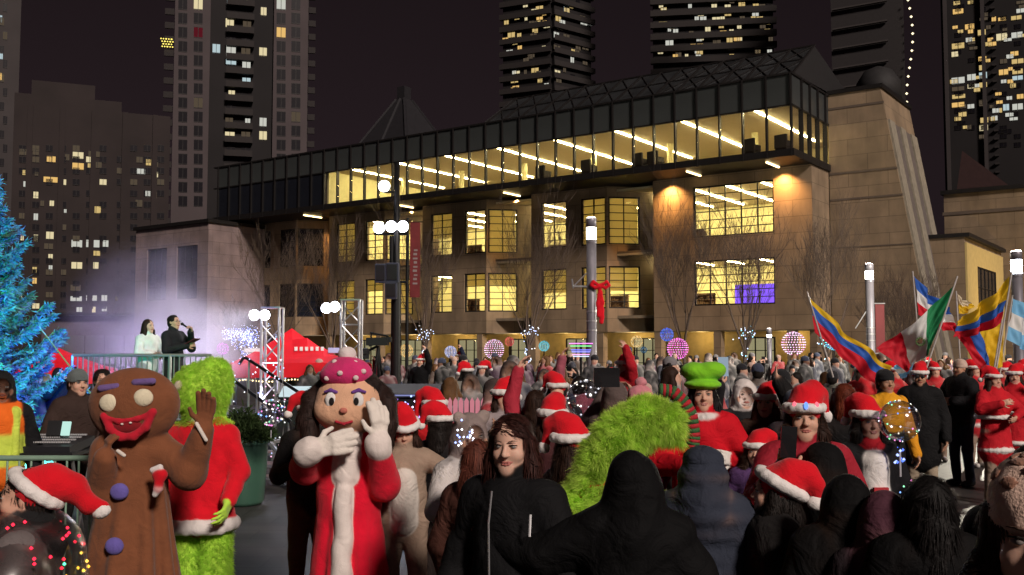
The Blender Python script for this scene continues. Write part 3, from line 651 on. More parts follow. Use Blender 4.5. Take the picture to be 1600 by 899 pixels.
# far low glazed podium behind the stage
pod = empty('podium_pavilion', 'low glazed podium with pale panels behind the stage', 'building', (GX(190, 110), 110, 0), 0)
q = MB(); q.b2((-9, 0, 0), (12, 8, 5.6)); q.build('wall', mat('podium_wall', (.1, .08, .095)), pod)
for i in range(9): q = MB(); q.b2((-8.5 + 2.2 * i, -.1, .3), (-6.5 + 2.2 * i, -.02, 3.4)); q.build('glass_panel', emit('podium_glow', (.75, .6, .6), .12, False), pod)
q = MB(); q.b2((-9.5, -1, 5.6), (12.5, 8.2, 5.9)); q.build('canopy', METAL, pod)
# ================================================================== FIGURES (signed-distance bodies -> one continuous mesh)
def V3(p): return np.array(p, np.float32)
class Fig:
    def __init__(s): s.pr = []; s.fine = []; s.fold = 0.0; s.quilt = 0.0; s.fz = 9.0; s.seed = 0
    def cap(s, a, b, ra, rb=None, c=(1, 1, 1, 1), k=.03, flat=None, m=0, cut=False, nf=False):
        s.pr.append(('c', V3(a), V3(b), ra, ra if rb is None else rb, flat, (tuple(c) + (1,))[:4], k, m, cut, nf)); return s
    def ell(s, c, r, col=(1, 1, 1, 1), k=.02, rot=None, m=0, cut=False, nf=False):
        r = (r, r, r) if not isinstance(r, (tuple, list)) else r
        s.pr.append(('e', V3(c), V3(r), None if rot is None else np.array(rot, np.float32), 0, None, (tuple(col) + (1,))[:4], k, m, cut, nf)); return s
    def bounds(s, p):
        if p[0] == 'c':
            r = max(p[3], p[4]); return np.minimum(p[1], p[2]) - r, np.maximum(p[1], p[2]) + r
        r = float(np.max(p[2])); rr = p[2] if p[3] is None else V3((r, r, r)); return p[1] - rr, p[1] + rr
    @staticmethod
    def dist(p, X, Y, Z):
        if p[0] == 'c':
            a, b = p[1], p[2]; ba = b - a; L2 = float(ba @ ba) + 1e-9
            dx, dy, dz = X - a[0], Y - a[1], Z - a[2]
            h = np.clip((dx * ba[0] + dy * ba[1] + dz * ba[2]) / L2, 0, 1)
            dx = dx - ba[0] * h; dy = dy - ba[1] * h; dz = dz - ba[2] * h; f = p[5]
            r = p[3] + (p[4] - p[3]) * h
            if f is not None:
                d = np.sqrt((dx * f[0]) ** 2 + (dy * f[1]) ** 2 + (dz * f[2]) ** 2) - r
                return d / max(f) ** .5
            return np.sqrt(dx * dx + dy * dy + dz * dz) - r
        dx, dy, dz = X - p[1][0], Y - p[1][1], Z - p[1][2]
        if p[3] is not None:
            q = p[3]; dx, dy, dz = (q[0, 0] * dx + q[1, 0] * dy + q[2, 0] * dz, q[0, 1] * dx + q[1, 1] * dy + q[2, 1] * dz, q[0, 2] * dx + q[1, 2] * dy + q[2, 2] * dz)
        r = p[2]; k0 = np.sqrt((dx / r[0]) ** 2 + (dy / r[1]) ** 2 + (dz / r[2]) ** 2)
        k1 = np.sqrt((dx / r[0] ** 2) ** 2 + (dy / r[1] ** 2) ** 2 + (dz / r[2] ** 2) ** 2) + 1e-9
        return k0 * (k0 - 1) / k1
    def axis(s, i, lo, hi, h, hf):
        x = lo; out = [lo]
        while x < hi:
            st = h
            if hf:
                for a, b in s.fine:
                    if a[i] - h <= x <= b[i]: st = hf
            x += st; out.append(x)
        return np.array(out, np.float32)
    def mesh(s, name, h=.014, hf=None, mats=None, flat=False):
        B = [s.bounds(p) for p in s.pr if not p[9]]
        mg = .03 + 2 * h; lo = np.min([b[0] for b in B], 0) - mg; hi = np.max([b[1] for b in B], 0) + mg
        ax = [s.axis(i, float(lo[i]), float(hi[i]), h, hf) for i in range(3)]
        D = np.full([len(a) for a in ax], .3, np.float32); NF = None
        for p in s.pr:
            b0, b1 = s.bounds(p); k = p[7]; m_ = k + 3 * h + .01
            sl = [slice(max(0, int(np.searchsorted(ax[i], b0[i] - m_)) - 1), int(np.searchsorted(ax[i], b1[i] + m_)) + 1) for i in range(3)]
            X = ax[0][sl[0]][:, None, None]; Y = ax[1][sl[1]][None, :, None]; Z = ax[2][sl[2]][None, None, :]
            d = s.dist(p, X, Y, Z); t = tuple(sl); o = D[t]
            if (s.fold or s.quilt) and not p[9] and p[8] == 0 and not p[10]:
                q = s.seed * 1.7; f = s.fz
                w = np.sin(f * 2.1 * X + 4 * np.sin(f * .6 * Z + q) + q) * np.sin(f * 1.7 * Z + 3 * np.sin(f * .5 * Y + f * .4 * X + q)) + .5 * np.sin(f * 3.3 * Z + 2 * np.sin(f * 2 * X) + f * 2.2 * Y)
                c1 = 1 - 2 * np.abs(np.sin(f * .9 * Z + 2.5 * np.sin(f * .55 * X + q) + 1.5 * np.sin(f * .45 * Y + 2 * q))) ** .6
                d = d + s.fold * (.75 * w + .9 * c1)
                if s.quilt: d = d + s.quilt * (.5 - np.abs(np.sin(Z * math.pi / .085)))
            if p[9]:
                nd = -d; hh = np.maximum(k - np.abs(o - nd), 0) / max(k, 1e-4); D[t] = np.maximum(o, nd) + hh * hh * k * .25
            else:
                hh = np.maximum(k - np.abs(o - d), 0) / max(k, 1e-4); D[t] = np.minimum(o, d) - hh * hh * k * .25
        g = vdb.FloatGrid(.06); g.copyFromArray(np.clip(D, -.06, .06))
        pts, quads = g.convertToQuads(0.0)
        v = np.stack([np.interp(pts[:, i], np.arange(len(ax[i])), ax[i]) for i in range(3)], 1).astype(np.float32)
        # orientation
        c = v[quads]; n = np.cross(c[:, 2] - c[:, 0], c[:, 3] - c[:, 1]); vol = float(np.einsum('ij,ij->i', c.mean(1) - v.mean(0), n).sum())
        if vol < 0: quads = quads[:, ::-1]
        # colours: soft vote of the nearest shapes
        x, y, z = v[:, 0], v[:, 1], v[:, 2]; tau = .0016 if hf else max(.0035, .3 * h)
        W = np.zeros((len(v), 4), np.float64); T = np.zeros(len(v)); best = np.full(len(v), 9.0); bm = np.zeros(len(v), np.int32)
        for p in s.pr:
            if p[9]: continue
            d = np.maximum(s.dist(p, x, y, z), -.004) - (.0012 if p[7] < .0055 and p[10] else 0)
            wgt = np.exp(-np.clip(d, -.01, .05) / tau); T += wgt; W += wgt[:, None] * np.array(p[6])
            u = d < best; best[u] = d[u]; bm[u] = p[8]
        cols = W / np.maximum(T, 1e-30)[:, None]
        fm = np.max(bm[quads], 1) if mats and len(mats) > 1 else None
        return np_mesh(name, v, quads, mats or [CLOTH], fm, cols, not flat)
    def build(s, name, parent=None, h=.014, hf=None, mats=None, loc=None, rot=None):
        return link(bpy.data.objects.new(name, s.mesh(name, h, hf, mats or [CLOTH, SKIN])), parent, loc, rot)

def rotm(yaw=0, pitch=0, roll=0):
    return Matrix.Rotation(R(yaw), 3, 'Z') @ Matrix.Rotation(R(pitch), 3, 'X') @ Matrix.Rotation(R(roll), 3, 'Y')
SK = {'light': (.62, .36, .26), 'pale': (.68, .42, .32), 'tan': (.44, .24, .155), 'brown': (.20, .095, .06)}

def ring(f, z, rx, ry, r, col, k=.006, y=0.0, n=18):
    for i in range(n):
        a0, a1 = 2 * math.pi * i / n, 2 * math.pi * (i + 1) / n
        f.cap((rx * math.cos(a0), y + ry * math.sin(a0), z), (rx * math.cos(a1), y + ry * math.sin(a1), z), r, None, col, k)
class Head:
    """places head-local shapes (origin between the ears, facing -Y) on a figure"""
    def __init__(s, c, M, sc_=1.0): s.c = Vector(c); s.M = M; s.s = sc_
    def p(s, x, y, z): return s.c + s.M @ (Vector((x, y, z)) * s.s)
    def e(s, f, c, r, col, k=.02, m=1, cut=False): f.ell(s.p(*c), tuple(a * s.s for a in r), col, k * s.s, np.array(s.M), m, cut, True)
    def k(s, f, a, b, ra, rb, col, k=.02, m=1): f.cap(s.p(*a), s.p(*b), ra * s.s, rb * s.s, col, k * s.s, None, m, False, True)

def head(f, H, skin, hair=(.02, .012, .008), lips=None, detail=True, smile=0.0, neck=True, crisp=False):
    lips = lips or tuple(a * b for a, b in zip(skin, (.80, .48, .55)))
    H.e(f, (0, .012, .03), (.073, .092, .083), skin); H.e(f, (0, -.020, -.035), (.056, .065, .072), skin, .04)
    H.e(f, (0, -.062, -.086), (.024, .022, .02), skin, .035)
    for sx in (-1, 1):
        H.e(f, (sx * .036, -.06, -.028), (.024, .022, .022), skin, .025); H.e(f, (sx * .074, .008, .0), (.008, .017, .028), skin, .008)
    H.k(f, (0, -.084, .012), (0, -.104, -.020), .007, .0115, skin, .014)
    if detail:
        dk = tuple(c * .55 for c in skin)
        for sx in (-1, 1):
            H.e(f, (sx * .031, -.097, .010), (.017, .013, .0095), skin, .014, 1, True)
            H.e(f, (sx * .031, -.074, .0095), (.0155, .0112, .0095), skin, .004)
            H.e(f, (sx * .0105, -.0985, -.0235), (.0085, .009, .0065), skin, .006)
            H.k(f, (0, -.0850, -.0515), (sx * .022, -.0775, -.0505 + smile * .006), .0045, .002, lips if not crisp else skin, .004)
        H.k(f, (-.013, -.0835, -.0595 - smile * .003), (.013, -.0835, -.0595 - smile * .003), .005, .005, lips if not crisp else skin, .006)
        if not crisp:
            for sx in (-1, 1):
                H.e(f, (sx * .031, -.0805, .0095), (.012, .006, .007), (.06, .045, .04), .002)
                H.k(f, (sx * .015, -.0905, .031), (sx * .049, -.0795, .0335), .0045, .003, tuple(.5 * (a + b) for a, b in zip(hair, dk)), .003)
    if neck: H.k(f, (0, .018, -.07), (0, .035, -.17), .05, .055, skin, .03)

def face_parts(o, H, skin, hairc, smile):
    lips = tuple(a * b for a, b in zip(skin, (.72, .40, .46))); bc = tuple(.75 * a + .12 * b for a, b in zip(hairc, skin))
    for sx in (-1, 1):
        f = Fig(); H.e(f, (sx * .031, -.0745, .0092), (.0138, .0125, .0072), (.40, .36, .34), .002); H.e(f, (sx * .0305, -.0825, .0095), (.0066, .0062, .0068), (.012, .008, .006), .001)
        e = f.build('eye', o, .0016, None, [SKIN]); f = Fig(); H.k(f, (sx * .016, -.0855, .0155), (sx * .031, -.0885, .0182), .0022, .0026, (.014, .010, .008), .002); H.k(f, (sx * .031, -.0885, .0182), (sx * .048, -.0775, .0150), .0026, .002, (.014, .010, .008), .002); f.build('eyelashes', e, .0022, None, [HAIRM])
        f = Fig(); H.k(f, (sx * .014, -.0915, .0300), (sx * .031, -.0895, .0345), .0026, .0028, bc, .003); H.k(f, (sx * .031, -.0895, .0345), (sx * .050, -.0785, .0325), .0028, .0016, bc, .003); f.build('eyebrow', o, .0026, None, [HAIRM])
    f = Fig()
    L_ = -.0022
    for sx in (-1, 1):
        H.k(f, (sx * .003, -.0885 + L_, -.0510), (sx * .011, -.0872 + L_, -.0507), .0036, .0035, lips, .003); H.k(f, (sx * .011, -.0872 + L_, -.0507), (sx * .0265, -.0790 + L_, -.0545 + smile * .007), .0035, .0016, lips, .003)
        H.k(f, (0, -.0878 + L_, -.0610 - smile * .002), (sx * .012, -.0862 + L_, -.0603 - smile * .001), .0048, .0042, lips, .004); H.k(f, (sx * .012, -.0862 + L_, -.0603 - smile * .001), (sx * .0265, -.0790 + L_, -.0550 + smile * .007), .0040, .0016, lips, .004)
    for sx in (-1, 1): H.k(f, (0, -.0905 + L_, -.0556), (sx * .019, -.0840 + L_, -.0552 + smile * .004), .0012 + .0014 * (smile > .5), .0008, (.42, .36, .33) if smile > .5 else tuple(c * .45 for c in lips), .001)
    f.build('lips', o, .0022, None, [SKIN])
def hand(f, w, d, n, col, curl=.5, s=1.0, right=1, m=1, splay=.12, r0=.0095):
    """palm + five fingers; w wrist, d finger direction, n palm normal; the thumb leaves the side of the palm"""
    w, d, n = Vector(w), Vector(d).normalized(), Vector(n).normalized(); n = (n - d * n.dot(d)).normalized(); t = d.cross(n) * right
    Ls = (.044, .049, .046, .036)
    for i in range(4):
        o = (.030 - .020 * i) * s; kn = w + d * (.088 - .006 * abs(i - 1)) * s + t * o
        f.cap(w + d * .02 * s + t * o * .75, kn, .0145 * s, .0125 * s, col, .012 * s, None, m, False, True)
        fd = (d + t * splay * (1 - i * .7)).normalized(); a = curl * 1.15; d1 = fd * math.cos(a) + n * math.sin(a); a2 = curl * 2.2; d2 = fd * math.cos(a2) + n * math.sin(a2)
        p1 = kn + d1 * Ls[i] * s; p2 = p1 + d2 * Ls[i] * .85 * s
        f.cap(kn, p1, r0 * 1.08 * s, r0 * s, col, .004 * s, None, m, False, True); f.cap(p1, p2, r0 * s, r0 * .8 * s, col, .004 * s, None, m, False, True)
    b = w + d * .028 * s + t * .026 * s; q = b + (d * .55 + t * .75 + n * .3).normalized() * .042 * s; z = q + (d * .85 + t * .3 + n * .4 * (1 + curl)).normalized() * .034 * s
    f.cap(w + d * .01 * s, b, .017 * s, .014 * s, col, .012 * s, None, m, False, True); f.cap(b, q, .0135 * s, .0115 * s, col, .006 * s, None, m, False, True); f.cap(q, z, .0115 * s, .0092 * s, col, .004 * s, None, m, False, True)
    lo = w - Vector((.1, .1, .1)) * s; hi = w + d * .17 * s; f.fine.append((tuple(min(lo[i], hi[i] - .05 * s) for i in range(3)), tuple(max(w[i] + .08 * s, hi[i] + .05 * s) for i in range(3))))

REST = {1: ((.255, .02, 1.10), (.265, -.08, .87)), -1: ((-.255, .02, 1.10), (-.265, -.08, .87))}
def body(f, s, coat, pants, shoe=(.02, .02, .02), skin=SK['light'], arms=None, bulk=.02, coatlen=.86, flare=0.0, sleeve=None, glove=None, stride=0.0, lean=0.0, handargs=None, collar=True, arm_r=1.0, hands=True):
    """trunk, legs, arms and hands as one field; arms: {side: (elbow, wrist)} in metres for a 1.7 m figure; side +1 is the viewer's right when facing us"""
    sleeve = sleeve or coat; A = dict(REST)
    if arms: A.update(arms)
    def q(x, y, z): return (x * s, (y - lean * max(0, z - .95)) * s, z * s)
    fl = (1, 1.32, 1)
    f.cap(q(0, .0, .93), q(0, 0, 1.05), (.15 + bulk) * s, (.138 + bulk) * s, coat, .05, fl)
    f.cap(q(0, 0, 1.06), q(0, .0, 1.30), (.14 + bulk) * s, (.152 + bulk) * s, coat, .06, fl)
    f.cap(q(-.12, .01, 1.375), q(.12, .01, 1.375), (.06 + bulk * .8) * s, None, coat, .06)
    f.cap(q(0, .03, 1.36), q(0, .022, 1.445), (.078 + bulk * .5) * s, .058 * s, coat, .04)
    if collar: f.cap(q(0, .018, 1.44), q(0, .012, 1.475), (.066 + bulk * .5) * s, (.068 + bulk * .5) * s, coat, .01)
    if coatlen < .85:
        f.cap(q(0, 0, .98), q(0, .0, coatlen), (.15 + bulk) * s, (.17 + bulk + flare) * s, coat, .05, fl)
    for sx in (-1, 1):
        st = stride * sx
        f.cap(q(sx * .085, 0, .92), q(sx * .1, -.02 - st * .6, .49), .1 * s, .072 * s, pants, .03)
        f.cap(q(sx * .1, -.02 - st * .6, .49), q(sx * .105, .02 - st * .2 + (.12 if st < 0 else 0), .1), .071 * s, .056 * s, pants, .02)
        y0 = .02 - st * .2 + (.12 if st < 0 else 0)
        f.cap(q(sx * .105, y0 + .03, .045), q(sx * .115, y0 - .15, .04), .046 * s, .04 * s, shoe, .015)
        e, w = A[sx]
        sh = q(sx * .16, .01, 1.37); E_, W_ = q(*e), q(*w)
        f.cap(sh, E_, (.066 + bulk * .6) * s * arm_r, (.054 + bulk * .6) * s * arm_r, sleeve, .035); f.cap(E_, W_, (.053 + bulk * .6) * s * arm_r, (.042 + bulk * .4) * s * arm_r, sleeve, .02)
        if hands:
            ha = dict(curl=.45, s=s, right=sx, d=None, n=None)
            if handargs and sx in handargs: ha.update(handargs[sx])
            d = Vector(W_) - Vector(E_) if ha['d'] is None else Vector(ha['d']); n_ = Vector((-sx, 0, .1)) if ha['n'] is None else Vector(ha['n'])
            hand(f, Vector(W_) - d.normalized() * .005, d, n_, glove or skin, ha['curl'], ha['s'] * (1.12 if glove else 1), ha['right'], 0 if glove else 1)

def santa_hat(parent, H, tilt=(1, 0.2), red=(.66, .006, .016), h=.012, white=(.78, .74, .72), drop=.1, name='santa_hat', sz=1.0, fold=.0024, back=0.0, side=0.0):
    tx, ty = tilt; f = Fig(); f.fold = fold; f.fz = 14
    if back or side: H = Head(H.c, H.M @ rotm(0, -back, side), H.s)
    q = lambda x, y, z: H.p(x * sz, y * sz, .035 + (z - .035) * sz)
    S_ = H.s * sz
    pts = [((0, .012, .055), .092), ((tx * .022, .02 + ty * .01, .105), .074), ((tx * .07, .03 + ty * .04, .14), .05), ((tx * .125, .035 + ty * .08, .125), .034), ((tx * .16, .04 + ty * .1, .125 - drop), .022)]
    for (a, ra), (b, rb) in zip(pts[:-1], pts[1:]): f.cap(q(*a), q(*b), ra * S_, rb * S_, red, .03)
    o = f.build(name, parent, h, None, [PLUSH])
    b = Fig(); b.fold = fold; b.fz = 20; n = 14
    for i in range(n):
        a0, a1 = 2 * math.pi * i / n, 2 * math.pi * (i + 1) / n
        b.cap(q(.088 * math.cos(a0), .012 + .102 * math.sin(a0), .058), q(.088 * math.cos(a1), .012 + .102 * math.sin(a1), .058), .025 * S_, None, white, .01)
    b.build('brim', o, h, None, [PLUSH])
    pm = Fig(); pm.fold = fold * 1.5; pm.fz = 24; pm.ell(q(tx * .168, .042 + ty * .1, .105 - drop), .034 * S_, white); pm.build('pompom', o, h, None, [PLUSH])
    return o
def beanie(parent, H, col, h=.012, pom=None, name='beanie'):
    f = Fig(); f.fold = .002; f.fz = 30; c4 = (tuple(col) + (1,))[:4]
    H_e = lambda c, r, cc, k=.02: f.ell(H.p(*c), tuple(a * H.s for a in r), cc, k, np.array(H.M))
    H_e((0, .016, .055), (.086, .103, .085), c4); H_e((0, .014, .03), (.089, .107, .03), c4, .01)
    f.ell(H.p(0, -.095, -.03), tuple(a * H.s for a in (.06, .06, .055)), c4, .01, np.array(H.M), 0, True)
    f.ell(H.p(0, .05, -.08), tuple(a * H.s for a in (.1, .12, .06)), c4, .01, np.array(H.M), 0, True)
    o = f.build(name, parent, h, None, [PLUSH])
    if pom: p_ = Fig(); p_.fold = .005; p_.fz = 26; p_.ell(H.p(0, .02, .155), .042 * H.s, pom); p_.build('pompom', o, h, None, [PLUSH])
    return o
def hair(parent, H, col, length=.0, h=.01, side=True, bun=False, name='hair', wide=.03, strands=0):
    f = Fig(); f.fold = .0035; f.fz = 26
    E = lambda c, r, k=.02, cut=False: f.ell(H.p(*c), tuple(a * H.s for a in r), col, k * H.s, np.array(H.M), 0, cut)
    E((0, .022, .036), (.080, .096, .086)); E((0, .04, -.02), (.074, .072, .07))
    E((0, -.098, -.05), (.062, .075, .08), .012, True); E((0, -.09, -.0), (.052, .05, .042), .012, True)
    if length > 0:
        for sx in (-1, 1):
            pts = [(sx * .072, .005, .02), (sx * .078, -.005, -.07), (sx * (.08 + wide * .5), -.02, -.07 - length * .5), (sx * (.078 + wide), -.045, -.07 - length)]
            for i in range(3): f.cap(H.p(*pts[i]), H.p(*pts[i + 1]), (.024 + .012 * (i > 0)) * H.s, (.034 - .014 * (i == 2)) * H.s, col, .03)
        pts = [(0, .06, -.02), (0, .085, -.1), (0, .1, -.07 - length)]
        for i in range(2): f.cap(H.p(*pts[i]), H.p(*pts[i + 1]), .075 * H.s, .07 * H.s, col, .03, (1, 1.4, 1))
    o = f.build(name, parent, h, None, [HAIRM])
    if strands: strands_on(o.data, o, strands, .10 if length > .1 else .05, col)
    return o
def strands_on(me, parent, n, length, col, seed=1):
    """locks of hair running down over the hair's own surface"""
    r_ = np.random.default_rng(seed); nv = len(me.vertices); co = np.empty(nv * 3, np.float32); me.vertices.foreach_get('co', co); co = co.reshape(-1, 3)
    no = np.empty(nv * 3, np.float32); me.vertices.foreach_get('normal', no); no = no.reshape(-1, 3)
    i = r_.integers(0, nv, n); p = co[i] + no[i] * .001; N = no[i]; ctr = co.mean(0)
    dn = np.tile(np.array([0, 0, -1.0]), (n, 1)); top = np.clip((N[:, 2:3]), 0, 1); rad = p - ctr; rad[:, 2] = 0; rad /= np.linalg.norm(rad, axis=1)[:, None] + 1e-6
    sgn = np.where(p[:, 0:1] - ctr[0] >= 0, 1.0, -1.0); part = np.concatenate([sgn, np.full((n, 1), .25), np.full((n, 1), -.35)], 1); hi = p[:, 2:3] > co[:, 2].max() - .085; fr = (p[:, 1:2] < ctr[1] - .01) & hi; d = np.where(fr | (top > .35), part, dn); d = d - N * np.einsum('ij,ij->i', d, N)[:, None] + r_.normal(0, .05, (n, 3)); d /= np.linalg.norm(d, axis=1)[:, None]
    t = np.cross(d, N); t /= np.linalg.norm(t, axis=1)[:, None] + 1e-6; w_ = .0014; L = length * r_.uniform(.5, 1.2, n)[:, None]; lift = N * r_.uniform(0, .004, n)[:, None]; L = np.where(fr | (top > .35), L * .45, L)
    wv = t * np.sin(r_.uniform(0, 6.28, n))[:, None] * .003
    m1 = p + d * L * .4 + lift + wv; e = p + d * L + lift * .8 - wv
    v = np.concatenate([p - t * w_, p + t * w_, m1 - t * w_, m1 + t * w_, e], 0); a = np.arange(n)
    f = np.concatenate([np.stack([a, a + n, a + 3 * n], 1), np.stack([a, a + 3 * n, a + 2 * n], 1), np.stack([a + 2 * n, a + 3 * n, a + 4 * n], 1)], 0)
    c = np.ones((n, 4)); c[:, :3] = np.array(col[:3]) * r_.uniform(.5, 2.2, (n, 1))
    o = link(bpy.data.objects.new('hair_strands', np_mesh('hair_strands', v, f, [HAIRM], None, np.tile(c, (5, 1)), False)), parent); o['kind'] = 'stuff'; return o
def hood_up(f, H, col, big=1.0, open_=True):
    """hood of a coat drawn over the head, part of the coat's own surface"""
    E = lambda c, r, k=.03, cut=False: f.ell(H.p(*c), tuple(a * H.s * big for a in r), col, k, np.array(H.M), 0, cut)
    E((0, .035, .03), (.105, .115, .115)); E((0, .04, -.06), (.1, .1, .09), .05); f.cap(H.p(0, .03, -.06), H.p(0, .045, -.17), .1 * H.s * big, .12 * H.s * big, col, .06)
    if open_: f.ell(H.p(0, -.1, -.01), tuple(a * H.s for a in (.07, .085, .095)), col, .01, np.array(H.M), 0, True)

def fur_on(me, name, parent, n, length, cols, droop=.5, width=.004, seed=1, zone=None, mat_=None):
    """separate fibres over a costume's surface"""
    r_ = np.random.default_rng(seed); nv = len(me.vertices); co = np.empty(nv * 3, np.float32); me.vertices.foreach_get('co', co); co = co.reshape(-1, 3)
    no = np.empty(nv * 3, np.float32); me.vertices.foreach_get('normal', no); no = no.reshape(-1, 3)
    idx = np.arange(nv) if zone is None else np.where(zone(co))[0]
    i = r_.choice(idx, n); p = co[i] + r_.normal(0, .006, (n, 3)); cl = r_.normal(0, .5, (400, 3)); ci = ((p[:, 0] * 37).astype(int) * 7 + (p[:, 1] * 37).astype(int) * 13 + (p[:, 2] * 37).astype(int) * 29) % 400; d = no[i] + cl[ci] + r_.normal(0, .25, (n, 3)); d[:, 2] -= droop * .4; d /= np.linalg.norm(d, axis=1)[:, None]
    L = length * r_.uniform(.5, 1.25, n)[:, None]; t = np.cross(d, r_.normal(0, 1, (n, 3))); t /= np.linalg.norm(t, axis=1)[:, None] + 1e-6; t *= width
    m_ = p + d * L * .55; e = m_ + (d * .8 + np.array([0, 0, -droop])) * L * .5
    v = np.concatenate([p - t, p + t, m_ - t * .7, m_ + t * .7, e], 0)
    a = np.arange(n); f = np.concatenate([np.stack([a, a + n, a + 3 * n], 1), np.stack([a, a + 3 * n, a + 2 * n], 1), np.stack([a + 2 * n, a + 3 * n, a + 4 * n], 1)], 0)
    c = np.ones((n, 4)); w_ = r_.random(n)[:, None]; w_ = .45 * w_ + .55 * r_.random(400)[ci][:, None]; c[:, :3] = np.array(cols[0]) * w_ + np.array(cols[1]) * (1 - w_)
    o = link(bpy.data.objects.new(name, np_mesh(name, v, f, [mat_ or FURM], None, np.tile(c, (5, 1)), False)), parent); o['kind'] = 'stuff'; return o

BLACK = (.008, .008, .009); NAVY = (.015, .02, .04); GREY = (.09, .09, .095); DENIM = (.03, .045, .09); RED = (.66, .006, .018); WHITE = (.72, .68, .66); KHAKI = (.28, .22, .16)
def person(label, px, Y, H=1.7, rot=0, coat=BLACK, pants=DENIM, skin='light', hairc=(.02, .012, .008), hairlen=0.0, hat=None, hatcol=None, yaw=0, pitch=0, roll=0,
           arms=None, bulk=.02, coatlen=.86, flare=0.0, h=.02, hf=None, detail=None, smile=0.0, hood=None, glove=None, handargs=None, name='person', stride=0.0, lean=0.0,
           fold=.004, quilt=0.0, sleeve=None, hatkw=None, group=None, extra=None, shoe=(.02, .02, .02), face=True, arm_r=1.0, z=0.0, x=None, hair_on=True, collar=True, hands=True):
    s = H / 1.7; f = Fig(); f.fold = fold; f.quilt = quilt; f.seed = px * .37
    sk = SK[skin]; M = rotm(yaw, pitch, roll); ly = -lean * .63 * s
    Hd = Head((0, ly + .0, 1.585 * s), M, s)
    body(f, s, coat, pants, shoe, sk, arms, bulk, coatlen, flare, sleeve, glove, stride, lean, handargs, collar, arm_r, hands)
    head(f, Hd, sk, hairc, detail=(hf is not None) if detail is None else detail, smile=smile, crisp=bool(hf) and hf < .0095)
    if hf: f.fine.append((tuple(Hd.c - Vector((.1, .125, .12)) * s), tuple(Hd.c + Vector((.1, .02, .07)) * s)))
    if hood: hood_up(f, Hd, hood if isinstance(hood, tuple) else coat)
    if extra: extra(f, Hd, s)
    X = GX(px, Y) if x is None else x
    o = f.build(name, None, h, hf, [CLOTH, SKIN], (X, Y, z), (0, 0, R(rot)))
    tag(o, label, 'person', group)
    hh = min(h, .012)
    if hf and hf < .0095: face_parts(o, Hd, sk, hairc, smile)
    if hair_on and not hood: hair(o, Hd, hairc, hairlen, hh, strands=(7000 if hf and hf < .006 else 3500) if Y < 10.5 and Y > 0 else 0)
    if hat == 'santa': santa_hat(o, Hd, **(dict(h=hh) | (hatkw or {})))
    elif hat == 'beanie': beanie(o, Hd, hatcol or GREY, hh, **(hatkw or {}))
    return o, Hd, s
# ================================================================== STREET THINGS
BARK = mat('bark', (.13, .095, .075), var=.3, vs_=20, bump=.4, bs=60)
BLACKM = mat('black_metal', (.012, .012, .013), rough=.45, metal=.4)
SILVER = mat('aluminium', (.55, .55, .57), rough=.35, metal=.8, var=.1)
GALV = mat('lamp_post_paint', (.22, .21, .24), rough=.45, metal=.3)
LAMPE = emit('lamp_glow', (1.0, .93, .74), 14.0, False); FLOODE = emit('flood_glow', (.85, .88, 1.0), 22.0, False)
BLACKP = mat('black_plastic', (.015, .015, .017), rough=.5)
TREDS = mat('red_canvas', (.78, .006, .018), rough=.7, var=.12, bump=.2)

def bare_tree(name, label, px, Y, H, seed, spread=.5, bulb=None, low=None):
    r = random.Random(seed); e = empty(name, label, 'tree', (GX(px, Y), Y, 0), group='bare trees in front of the library')
    tk = MB(); br = MB(); tips = []
    def grow(p, d, L, rad, lev):
        n = 3 if lev < 2 else 2; pts = [p]; q = p.copy(); dd = d.copy()
        for i in range(n):
            dd = (dd + Vector((r.uniform(-1, 1), r.uniform(-1, 1), r.uniform(-.2, .7))) * (.14 if lev else .05)).normalized(); q = q + dd * (L / n); pts.append(q.copy())
        rs_ = [rad * (1 - .45 * i / n) for i in range(n + 1)]
        (tk if lev == 0 else br).tube(pts, rs_, 7 if lev == 0 else (5 if lev < 2 else 3), cap=False)
        if lev <= 3: tips.extend((a, lev, rr_) for a, rr_ in zip(pts[1:], rs_[1:]))
        if lev >= 5: return
        k = (6, 4, 4, 4, 3)[lev]
        for j in range(k):
            t = 1.0 if j == 0 else r.uniform(.35, 1.0); b = pts[0].lerp(pts[-1], t) if lev == 0 else pts[max(1, min(n, int(round(t * n))))]
            if lev == 0: b = pts[-1]
            a = r.uniform(0, 2 * math.pi) if lev else 2 * math.pi * j / k + r.uniform(-.3, .3)
            side = Vector((math.cos(a), math.sin(a), 0)); nd = (dd * r.uniform(.75, 1) + side * spread * r.uniform(.6, 1.3) * (1 if lev else 1.0) + Vector((0, 0, .35))).normalized()
            grow(b, nd, L * r.uniform(.55, .8) if lev else H * .33 * r.uniform(.85, 1.1), max(.0075, rs_[-1] * r.uniform(.5, .72)), lev + 1)
    grow(Vector((0, 0, -.05)), Vector((0, 0, 1)), H * .2, .15 * H / 9, 0)
    tk.build('trunk', BARK, e, smooth=True); br.build('branches', BARK, e, smooth=True)
    if bulb:
        pts = []; R_ = random.Random(seed + 5)
        cand = [t for t in tips if t[0].z < (low or 3.4)]
        for z in np.linspace(.3, H * .2, 26): a = z * 9; pts.append((.16 * math.cos(a), .16 * math.sin(a), z))
        for (p, lev, rr_) in cand:
            for _ in range(6): pts.append((p.x + R_.gauss(0, .10), p.y + R_.gauss(0, .10), p.z + R_.gauss(0, .16)))
        bulbs('string_light', pts, .03, bulb, e)
    return e
BW = [(.75, .85, 1), (.55, .7, 1), (1, 1, 1), (.5, .6, 1)]
bare_tree('bare_tree', 'bare tree with blue-white lights behind the red tent', 442, 63, 9.0, 3, .45, BW)
bare_tree('bare_tree', 'unlit slim bare tree behind the right-hand truss tower', 521, 60.5, 9.4, 4, .4)
